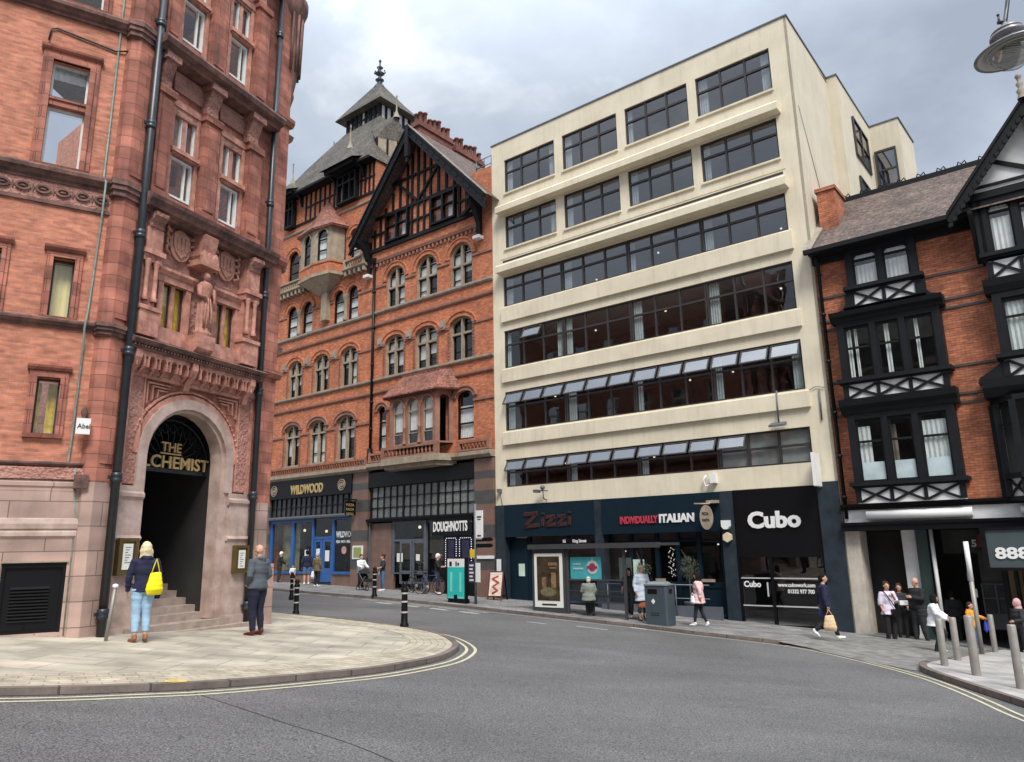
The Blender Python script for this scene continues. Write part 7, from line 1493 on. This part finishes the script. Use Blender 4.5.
def finish(mb, mats, vox, name, parent, noise=0., extra=None, sub=True):
    """fuse the overlapping pieces into one continuous skin, smooth it, then add the small hard details"""
    me = to_mesh(name, mb, mats); o = bpy.data.objects.new(name, me); COL.objects.link(o)
    r = o.modifiers.new('r', 'REMESH'); r.mode = 'VOXEL'; r.voxel_size = vox; r.use_smooth_shade = True
    s = o.modifiers.new('s', 'SMOOTH'); s.factor = .5; s.iterations = 3
    dg = bpy.context.evaluated_depsgraph_get(); m2 = bpy.data.meshes.new_from_object(o.evaluated_get(dg)); bpy.data.objects.remove(o)
    bm = bmesh.new(); bm.from_mesh(m2)
    if noise:
        from mathutils import noise as nz
        bm.normal_update()
        for v in bm.verts:
            c = v.co; k = nz.noise(Vector((c.x*9, c.y*9, c.z*5)))*.6+nz.noise(Vector((c.x*3, c.y*3, c.z*16)))*.6; v.co += v.normal*k*noise
    if extra: 
        t2 = to_mesh('x', extra, mats); bm.from_mesh(t2)
    bm.to_mesh(m2); bm.free()
    for p in m2.polygons: p.use_smooth = True
    m2.materials.clear()
    for m in (mats if isinstance(mats, (list, tuple)) else [mats]): m2.materials.append(m)
    o = bpy.data.objects.new(name, m2); COL.objects.link(o); o.parent = parent; return o
def person(label, x, y, face, H, top, bot, shoe, hair, style='short', pose=None, build=1., hem=.93, sleeve='long', legs='trousers', loose=1., skin='skin', vox=.02, h=0, hood=False, headturn=0, lean=0, group=None, flare=1., seat=False, legw=1.):
    """face = direction faced, degrees clockwise from the view direction"""
    t = thing('person', label, 'person', Matrix.Translation((x, y, gz(x, y, h))) @ Matrix.Rotation(-radians(face), 4, 'Z') @ Matrix.Scale(H/1.75, 4), group)
    J = dict(BASE); J.update(pose or {}); J = {k: Vector(v) for k, v in J.items()}
    if lean:
        for k in J:
            if k[:3] in ('che', 'nec', 'hea', 'shL', 'shR') or k[:2] in ('el', 'wr'): J[k] = Vector((J[k].x, J[k].y+(J[k].z-.9)*lean, J[k].z-abs(lean)*(J[k].z-.9)*.2))
    B = build; up = (J['neck']-J['pel']); fr = Vector((0, 1, 0))
    def torso(m, e, z0=0, top_=True):
        p, c, n = J['pel'], J['chest'], J['neck']
        pts = [p+Vector((0, 0, -.08)), p+Vector((0, 0, .02)), p.lerp(c, .45), c, c.lerp(n, .5), c.lerp(n, .78), n]
        rr = [(.105*B+e, .15*B+e), (.115*B+e, .165*B+e), (.098*B+e, .135*B+e), (.115*B+e, .158*B+e), (.105*B+e, .17+e), (.075+e, .13+e), (.05+e*.6, .062+e*.6)]
        m.tube(pts, rr, 14)
    def arm(m, s, e, to='wr'):
        a, b, c = J['sh'+s], J['el'+s], J['wr'+s]; pts = [J['chest'].lerp(J['neck'], .55)+Vector((a.x*.5, 0, .0)), a, a.lerp(b, .5), b]; rs = [.055+e, .058+e, .048+e, .041+e]
        if to == 'wr': pts += [b.lerp(c, .4), c]; rs += [.039+e, .027+e]
        if to == 'mid': pts += [b.lerp(c, .3)]; rs += [.038+e]
        m.tube(pts, rs, 10)
    def leg(m, s, e, to=1.):
        a, b, c = J['hip'+s], J['knee'+s], J['ank'+s]; k = legw
        m.tube([a+Vector((0, 0, .03)), a.lerp(b, .3), b, b.lerp(c, .35), b.lerp(c, to if to > .4 else .4)], [(.092*B*k+e), (.082*B*k+e), .055*k+e, .055*k+e, (.036 if to > .9 else .045)+e], 12)
    # body: one continuous skin
    b = MB(); torso(b, 0)
    for s in 'LR':
        arm(b, s, 0); leg(b, s, 0); a, q = J['ank'+s], J['toe'+s]; b.tube([a+Vector((0, 0, .03)), a+Vector((0, -.02, -.03)), a.lerp(q, .5)+Vector((0, 0, -.0)), q], [(.036, .036), (.04, .04), (.03, .04), (.015, .03)], 8)
        d = (J['wr'+s]-J['el'+s]).normalized(); b.tube([J['wr'+s]-d*.01, J['wr'+s]+d*.03, J['wr'+s]+d*.085], [(.026, .026), (.022, .04), (.014, .038)], 8)
    hd = J['head']; R = Matrix.Rotation(-radians(headturn), 3, 'Z')
    b.tube([J['neck']-Vector((0, 0, .04)), J['neck']+(hd-J['neck'])*.6], [.056, .052], 10)
    b.ball(hd+Vector((0, 0, .02)), .098, 0, 8, (.8, .98, 1.05)); b.ball(hd+R @ Vector((0, .035, -.05)), .07, 0, 8, (.82, .85, .95)); b.tube([hd+R @ Vector((0, .088, .02)), hd+R @ Vector((0, .122, -.02)), hd+R @ Vector((0, .09, -.03))], [.01, .018, .012], 6)
    for s in (-1, 1): b.ball(hd+R @ Vector((s*.082, -.005, -.005)), .028, 0, 5, (.5, .8, 1.1))
    ex = MB()
    for s in 'LR':      # four fingers of different lengths and a thumb off the side of the palm, lightly curled
        w_ = J['wr'+s]; d = (w_-J['el'+s]).normalized(); sd = Vector((0, 1, 0)) if abs(d.y) < .7 else Vector((0, 0, 1)); sd = (sd-d*sd.dot(d)).normalized(); inn = d.cross(sd).normalized()*(1 if s == 'L' else -1)
        if inn.x*(1 if s == 'L' else -1) < 0: inn = -inn
        for i, l in enumerate((.062, .072, .068, .052)):
            r0 = w_+d*.07+sd*(.028-.018*i); ex.tube([r0, r0+d*l*.45+inn*.006, r0+d*l*.8+inn*.022, r0+d*l+inn*.038], [.0095, .009, .008, .006], 6)
        r0 = w_+d*.02+sd*.028; ex.tube([r0, r0+d*.03+sd*.02+inn*.008, r0+d*.055+sd*.022+inn*.02], [.012, .0105, .008], 6)
    for s in (-1, 1): ex.ball(hd+R @ Vector((s*.032, .085, .012)), .0105, 1, 5, (1.2, .5, .8)); ex.tube([hd+R @ Vector((s*.016, .097, .035)), hd+R @ Vector((s*.048, .088, .036))], .004, 4, 1)
    ex.tube([hd+R @ Vector((-.022, .09, -.058)), hd+R @ Vector((0, .097, -.056)), hd+R @ Vector((.022, .09, -.058))], .006, 4, 2)
    body = finish(b, [M[skin], M['eye'], M['lip']], min(vox, .017), 'body', t, 0, ex)
    # top
    e = .018*loose; g = MB(); torso(g, e)
    for s in 'LR':
        if sleeve != 'none': arm(g, s, e*.8, 'wr' if sleeve == 'long' else 'mid')
    pz = J['pel'].z; hz = hem*1.0
    g.tube([J['pel']+Vector((0, 0, .1)), J['pel'].lerp(Vector((J['pel'].x, J['pel'].y, hz)), .5), (J['pel'].x, J['pel'].y-.0, hz)], [(.11*B+e, .15*B+e), (.118*B+e*1.3, (.168*B+e*1.3)*(1+(flare-1)*.5)), (.12*B*flare+e*1.4, (.17*B+e*1.4)*flare)], 16)
    if hood: g.tube([J['neck']+Vector((-.09, .03, -.03)), J['neck']+Vector((-.06, -.075, -.0)), J['neck']+Vector((0, -.10, -.02)), J['neck']+Vector((.06, -.075, -.0)), J['neck']+Vector((.09, .03, -.03))], [.03, .045, .06, .045, .03], 8); g.ball(J['neck']+Vector((0, -.085, -.07)), .085, 0, 6, (1, .5, 1.1))
    finish(g, C_[top], vox*.9, 'top', t, .02)
    # legs
    g = MB(); e = .014*max(1, loose*.8)
    g.tube([J['pel']+Vector((0, 0, .08)), J['pel'], J['pel']+Vector((0, 0, -.1))], [(.105*B+e*.6, .15*B+e*.6), (.116*B+e, .166*B+e), (.1*B+e, .155*B+e)], 14)
    to = dict(trousers=.97, cropped=.78, shorts=.05, leggings=.93, boots=.6)[legs]
    for s in 'LR':
        if legs == 'shorts': g.tube([J['hip'+s], J['hip'+s].lerp(J['knee'+s], .85)], [.1*B+e, .085+e], 12)
        else: leg(g, s, e if legs != 'leggings' else .006, to)
    finish(g, C_[bot], vox*.9, 'trousers', t, .013)
    # shoes
    for s in 'LR':
        g = MB(); a, q = J['ank'+s], J['toe'+s]; d = (q-a); 
        g.tube([a+Vector((0, 0, .05)), a+Vector((0, -.02, -.02)), a-Vector((0, .0, .045))+d*.05, a.lerp(q, .55)+Vector((0, 0, -.015)), q+d.normalized()*.03], [(.05, .045), (.058, .046), (.05, .045), (.035, .048), (.022, .036)], 10)
        finish(g, S_[shoe], .014, 'shoe', t)
    # hair
    if style != 'bald':
        g = MB(); hv = lambda a, b_, c: hd+R @ Vector((a, b_, c))
        g.ball(hv(0, -.018, .045), .106, 0, 8, (.88, 1.0, .95)); g.ball(hv(0, -.045, .0), .098, 0, 8, (.88, .85, 1.05))
        if style in ('bob', 'long'):
            L_ = .17 if style == 'bob' else .28
            for a in range(-4, 5): q = a*.42; g.tube([hv(.06*sin(q), -.06*cos(q), .06), hv(.088*sin(q), -.09*cos(q), -.03), hv((.1+.012*(a % 2))*sin(q), -.10*cos(q)-.005, -L_-.015*(a % 3))], [.032, .03, .012], 7)
        if style == 'bun': g.ball(hv(0, -.11, .09), .055, 0, 6)
        if style == 'pony': g.tube([hv(0, -.1, .04), hv(0, -.15, .0), hv(0, -.14, -.18)], [.03, .035, .012], 8)
        if style == 'cap': g.box(hd.x-.06, hd.x+.06, hd.y+.08, hd.y+.15, hd.z+.06, hd.z+.075)
        if style == 'hood': g.ball(hv(0, -.03, .02), .125, 0, 8, (.9, 1, 1.1)); g.tube([hv(0, -.05, -.05), J['neck']+Vector((0, -.03, -.03))], [.1, .12], 10)
        finish(g, H_[hair] if hair in H_ else C_[hair], .015, 'hair' if style not in ('hood', 'cap') else ('hood' if style == 'hood' else 'cap'), t, .018)
    return t
def tote(name, label, person_o, P, w_, hgt, col, strap, face, d=.1, Hs=1.):
    """soft bag hanging from the strap's top point"""
    t = thing(name, label, 'bag', person_o.matrix_world @ Matrix.Translation(P) @ Matrix.Rotation(face, 4, 'Z'))
    g = MB(); g.tube([(0, 0, 0), (0, 0, -hgt*.3), (0, 0, -hgt*.75), (0, 0, -hgt)], [(d*.25, w_*.32), (d*.6, w_*.4), (d*.8, w_*.52), (d*.3, w_*.42)], 16); finish(g, col, .014, 'bag_body', t, .012)
    g = MB(); g.tube([(-w_*.25, 0, -.02), (-w_*.1, 0, strap*.6), (0, 0, strap), (w_*.1, 0, strap*.6), (w_*.25, 0, -.02)], .009, 6); part('strap', g, col, t); return t
# near pavement
w1 = person('blonde woman seen from behind in navy jacket and pale cropped jeans by the arch', -6.3, 12.98, -38, 1.62, 'navy', 'paleblue', 'tan', 'blonde', 'bob', dict(elR=(.25, .0, 1.15), wrR=(.2, .16, .98), elL=(-.25, .02, 1.14), wrL=(-.24, .1, .9), kneeL=(-.085, .02, .5), kneeR=(.085, .02, .5), ankL=(-.09, -.03, .09), ankR=(.09, -.03, .09)), build=1.02, hem=.88, legs='cropped', loose=1.2, vox=.014, hood=True, legw=1.08)
M['yellow'] = mat('yellow_canvas', (.85, .72, .0), .7, .08, 6.)
tote('shoulder_bag', 'bright yellow cloth shoulder bag hanging on the back of the blonde woman', w1, (.15, -.17, 1.22), .3, .4, M['yellow'], .24, .15, .12)
g = thing('jacket_over_arm', 'dark folded jacket held at the hip of the blonde woman', 'jacket', w1.matrix_world @ Matrix.Translation((.27, .12, .86))); q = MB(); q.tube([(0, 0, .1), (0.01, 0, 0), (.0, 0, -.12)], [(.05, .05), (.07, .06), (.05, .05)], 10); finish(q, C_['navy'], .014, 'folded_cloth', g, .015)
w2 = person('bald man in slate grey hooded jacket and dark jeans beside the granite corner', -5.04, 15.0, -62, 1.7, 'grey', 'denim', 'red', 'dark', 'bald', dict(elL=(-.26, -.04, 1.15), wrL=(-.17, .12, 1.0), elR=(.26, -.04, 1.15), wrR=(.17, .12, 1.0)), build=1.12, hem=.9, loose=1.7, vox=.014, hood=True, headturn=-18, legw=1.05)
# group by the arcade
person('woman in a loose lilac shirt and black trousers with a dark strap across her chest', 10.75, 22.35, 170, 1.68, 'lilac', 'black', 'black', 'brown', 'bun', dict(elL=(-.24, .05, 1.18), wrL=(-.06, .17, 1.38), elR=(.25, -.02, 1.15), wrR=(.24, .05, .95)), loose=2.2, hem=.82, h=-.105, flare=1.15, headturn=10, sleeve='mid')
g = thing('crossbody_bag', 'small black bag with a long strap worn by the woman in the lilac shirt', 'bag', at(10.75, 22.35, -.105, -radians(170))); q = MB(); q.box(-.2, .06, .17, .25, .74, .94); part('pouch', q, M['black'], g); q = MB(); q.tube([(-.1, .2, .93), (.02, .19, 1.15), (.15, .12, 1.4), (.15, -.02, 1.46)], .014, 5); part('strap', q, M['black'], g)
person('dark haired person behind, holding a white parcel', 11.35, 22.85, 190, 1.64, 'char', 'black', 'black', 'brown', 'bob', dict(elL=(-.22, .06, 1.14), wrL=(-.07, .24, 1.16), elR=(.22, .06, 1.14), wrR=(.07, .24, 1.16)), h=-.105)
q = MB(); q.box(-.11, .11, -.07, .07, -.06, .06); solo('parcel', q, M['white'], 'white paper parcel in the hands of the person behind the lilac shirt', 'parcel', at(11.35, 22.85, -.105, -radians(190)) @ Matrix.Translation((0, .29, 1.12)))
person('heavy bald man in a black jacket standing before the white pier', 11.7, 22.5, -110, 1.84, 'black', 'char', 'black', 'dark', 'bald', dict(elL=(-.24, .1, 1.18), wrL=(-.08, .3, 1.24), elR=(.26, .0, 1.15), wrR=(.2, .16, .98), ankL=(-.14, -.03, .09), ankR=(.14, .06, .09), toeR=(.16, .22, .03), kneeR=(.12, .05, .5)), build=1.25, loose=1.8, h=-.105, headturn=20, legw=1.25)
person('young woman in a billowing white blouse stepping out behind the steel bollards', 10.6, 19.75, 125, 1.5, 'white', 'black', 'white', 'dark', 'bob', dict(kneeL=(-.1, .24, .62), ankL=(-.1, .1, .25), toeL=(-.1, .22, .14), kneeR=(.1, .12, .52), ankR=(.1, -.02, .09), elL=(-.27, .1, 1.2), wrL=(-.2, .32, 1.08), elR=(.27, .12, 1.2), wrR=(.2, .34, 1.06)), loose=3.0, hem=.84, flare=1.1, h=-.105, headturn=-35, lean=.1)
person('figure in a dark hooded coat seen from behind in the shadow of the arcade', 12.95, 22.95, 10, 1.5, 'black', 'black', 'black', 'dark', 'short', None, build=1.3, loose=2, h=-.105)
ch_o = person('child in an orange hooded jacket and blue jeans behind the signpost', 12.3, 21.0, 150, 1.28, 'orange', 'jeans', 'white', 'brown', 'short', dict(elL=(-.27, .1, 1.24), wrL=(-.2, .36, 1.2), elR=(.24, .0, 1.15)), loose=2.2, h=-.1, hood=True)
tote('carrier_bag', 'blue plastic carrier bag beside the child in orange', ch_o, (-.2, .38, 1.12), .3, .4, mat('blue_plastic', (.03, .05, .4), .4, .15), .1, .4)
person('person with a rose pink hood and dark bag at the far right edge', 13.15, 20.35, -100, 1.45, 'char', 'black', 'black', 'rosehood', 'hood', dict(elL=(-.24, .1, 1.15), wrL=(-.1, .26, 1.1)), h=-.1, loose=1.6)
# pavement in front of the office block
bg_ = person('man in a navy jacket striding past the black glass shopfront with bags', 8.41, 21.05, 105, 1.72, 'navy', 'black', 'white', 'dark', 'short', dict(WALK, elR=(.25, -.02, 1.14), wrR=(.26, .02, .9), ankR=(.09, -.33, .26), toeR=(.1, -.24, .12)), loose=1.8, hem=.84, headturn=0, vox=.017)
tb = tote('tote_bag', 'cream patterned tote bag in the hand of the striding man', bg_, (.3, .04, .68), .34, .42, mat('tan_print_canvas', (.7, .62, .5), .8, .35, 14, col2=(.62, .4, .2)), .14, radians(80), .1)
tote('shopping_bag', 'small blue shopping bag carried behind the striding man', bg_, (-.28, -.05, .95), .2, .36, mat('cobalt_bag', (.02, .05, .3), .5, .2), .12, radians(80), .08)
pk = person('woman in a loose pink coat and black leggings walking away past the grey bin', 5.5, 23.2, -60, 1.56, 'pink', 'black', 'white', 'dark', 'long', dict(WALK, ankL=(-.11, .16, .1), toeL=(-.12, .31, .05), ankR=(.1, -.2, .1), kneeL=(-.1, .1, .51), kneeR=(.1, -.02, .5)), build=1.25, hem=.74, flare=1.12, loose=1.8, legs='leggings')
tote('handbag', 'white handbag on the arm of the woman in the pink coat', pk, (-.3, .12, 1.0), .18, .26, M['white'], .1, 1.2, .08)
ct = person('pale haired woman in a long pale blue coat over a rust skirt', 3.95, 24.15, 160, 1.68, 'sky', 'char', 'black', 'pale', 'short', dict(elL=(-.26, -.02, 1.14), wrL=(-.28, .05, .93)), hem=.62, flare=1.2, loose=1.6, legs='boots')
q = MB(); q.tube([(0, 0, .7), (0, .01, .5), (0, 0, .42)], [(.12, .15), (.14, .18), (.14, .18)], 14); finish(q, C_['rust'], .017, 'skirt', ct, .01)
person('woman in a dark top and trousers standing behind the bus shelter post', 3.7, 25.0, -160, 1.55, 'blackgreen', 'char', 'white', 'brown', 'bob', dict(WALK), loose=1.3, sleeve='mid')
person('person in a sage grey coat perched on the bus shelter bench', 2.35, 24.85, 15, 1.5, 'sage', 'char', 'black', 'grey', 'short', dict(pel=(0, 0, .68), hipL=(-.09, 0, .66), hipR=(.09, 0, .66), chest=(0, .05, 1.0), neck=(0, .06, 1.2), head=(0, .09, 1.3), kneeL=(-.11, .3, .56), kneeR=(.11, .3, .56), ankL=(-.11, .26, .09), ankR=(.11, .26, .09), toeL=(-.12, .42, .03), toeR=(.12, .42, .03), shL=(-.185, .05, 1.13), shR=(.185, .05, 1.13), elL=(-.26, .05, .88), elR=(.26, .05, .88), wrL=(-.2, .25, .78), wrR=(.2, .25, .78)), build=1.3, loose=2.4, hem=.56, h=.0)
# far pavement outside the blue shopfront
def rp(u, d): p = ROW.w(u, d); return p.x, p.y
x, y = rp(-14.7, -.8); person('person in a black coat and white cap leaning by the blue window frame', x, y, 60, 1.6, 'black', 'char', 'black', 'white', 'cap', dict(elR=(.25, .1, 1.15), wrR=(.2, .3, 1.05)), lean=.12, loose=2)
x, y = rp(-10.24, -3.1); person('small child in a white top and dark shorts walking near the far bollard', x, y, 150, .98, 'white', 'black', 'white', 'brown', 'short', WALK, sleeve='mid', legs='shorts')
x, y = rp(-11.2, -1.6); person('man in a navy top and blue shorts outside the blue door', x, y, -20, 1.68, 'navy', 'jeans', 'white', 'dark', 'short', None, legs='shorts', loose=1.5, group='people outside the blue shopfront')
x, y = rp(-9.3, -2.4); ol = person('person in an olive jacket carrying a white bag outside the blue door', x, y, 30, 1.58, 'olive', 'black', 'white', 'grey', 'short', None, loose=1.8, hem=.8)
tote('carrier_bag', 'white carrier bag between the two people outside the blue door', ol, (-.3, .02, .8), .3, .38, M['white'], .1, .2)
x, y = rp(-6.85, -1.8); person('woman in a loose white shirt and black trousers pushing a pushchair', x, y, 130, 1.56, 'white', 'black', 'white', 'dark', 'short', dict(elL=(-.25, .12, 1.18), wrL=(-.2, .35, 1.1), elR=(.25, .12, 1.18), wrR=(.2, .35, 1.1)), loose=2, hem=.84)
t = thing('pushchair', 'dark folding pushchair between the woman in white and the woman in blue jeans', 'pushchair', at(*rp(-6.15, -2.1), 0, ROWZ))
for x_ in (-.28, .32):
    for y_ in (-.2, .2): q = MB(); q.tube([(x_+.11*cos(2*pi*i/12), y_, .12+.11*sin(2*pi*i/12)) for i in range(13)], .018, 5, cap=False); part('wheel', q, M['black'], t)
q = MB()
for y_ in (-.2, .2): q.tube([(.32, y_, .12), (-.1, y_, .6), (-.42, y_, 1.0)], .014, 5); q.tube([(-.28, y_, .12), (.2, y_, .62)], .014, 5)
q.tube([(-.42, -.2, 1.0), (-.42, .2, 1.0)], .016, 5); part('frame', q, M['galv'], t)
q = MB(); q.prof([(-.2, .38), (.2, .38), (.2, .5), (-.2, .5)], -.05, .3); q.frus([(-.15, -.2, .4), (-.05, -.2, .4), (-.05, .2, .4), (-.15, .2, .4)], [(-.35, -.2, .85), (-.22, -.2, .88), (-.22, .2, .88), (-.35, .2, .85)]); q.lathe([(.02, .98), (.2, .92), (.3, .75)], (-.1, 0, 0), 12, 0, 0, pi*2, .75); part('seat', q, C_['black'], t)
x, y = rp(-5.7, -1.5); person('woman with tied hair in a grey top and blue jeans facing the pushchair', x, y, -120, 1.6, 'char', 'jeans', 'white', 'brown', 'bun', dict(elL=(-.24, .08, 1.16), wrL=(-.12, .26, 1.1)), sleeve='mid')
x, y = rp(-2.95, -.75); person('man in a black T shirt and cap standing by the parked bicycles', x, y, 100, 1.72, 'black', 'char', 'white', 'white', 'cap', dict(elL=(-.24, .12, 1.18), wrL=(-.05, .25, 1.2), elR=(.24, .12, 1.18), wrR=(.05, .28, 1.18)), sleeve='mid', loose=1.5)
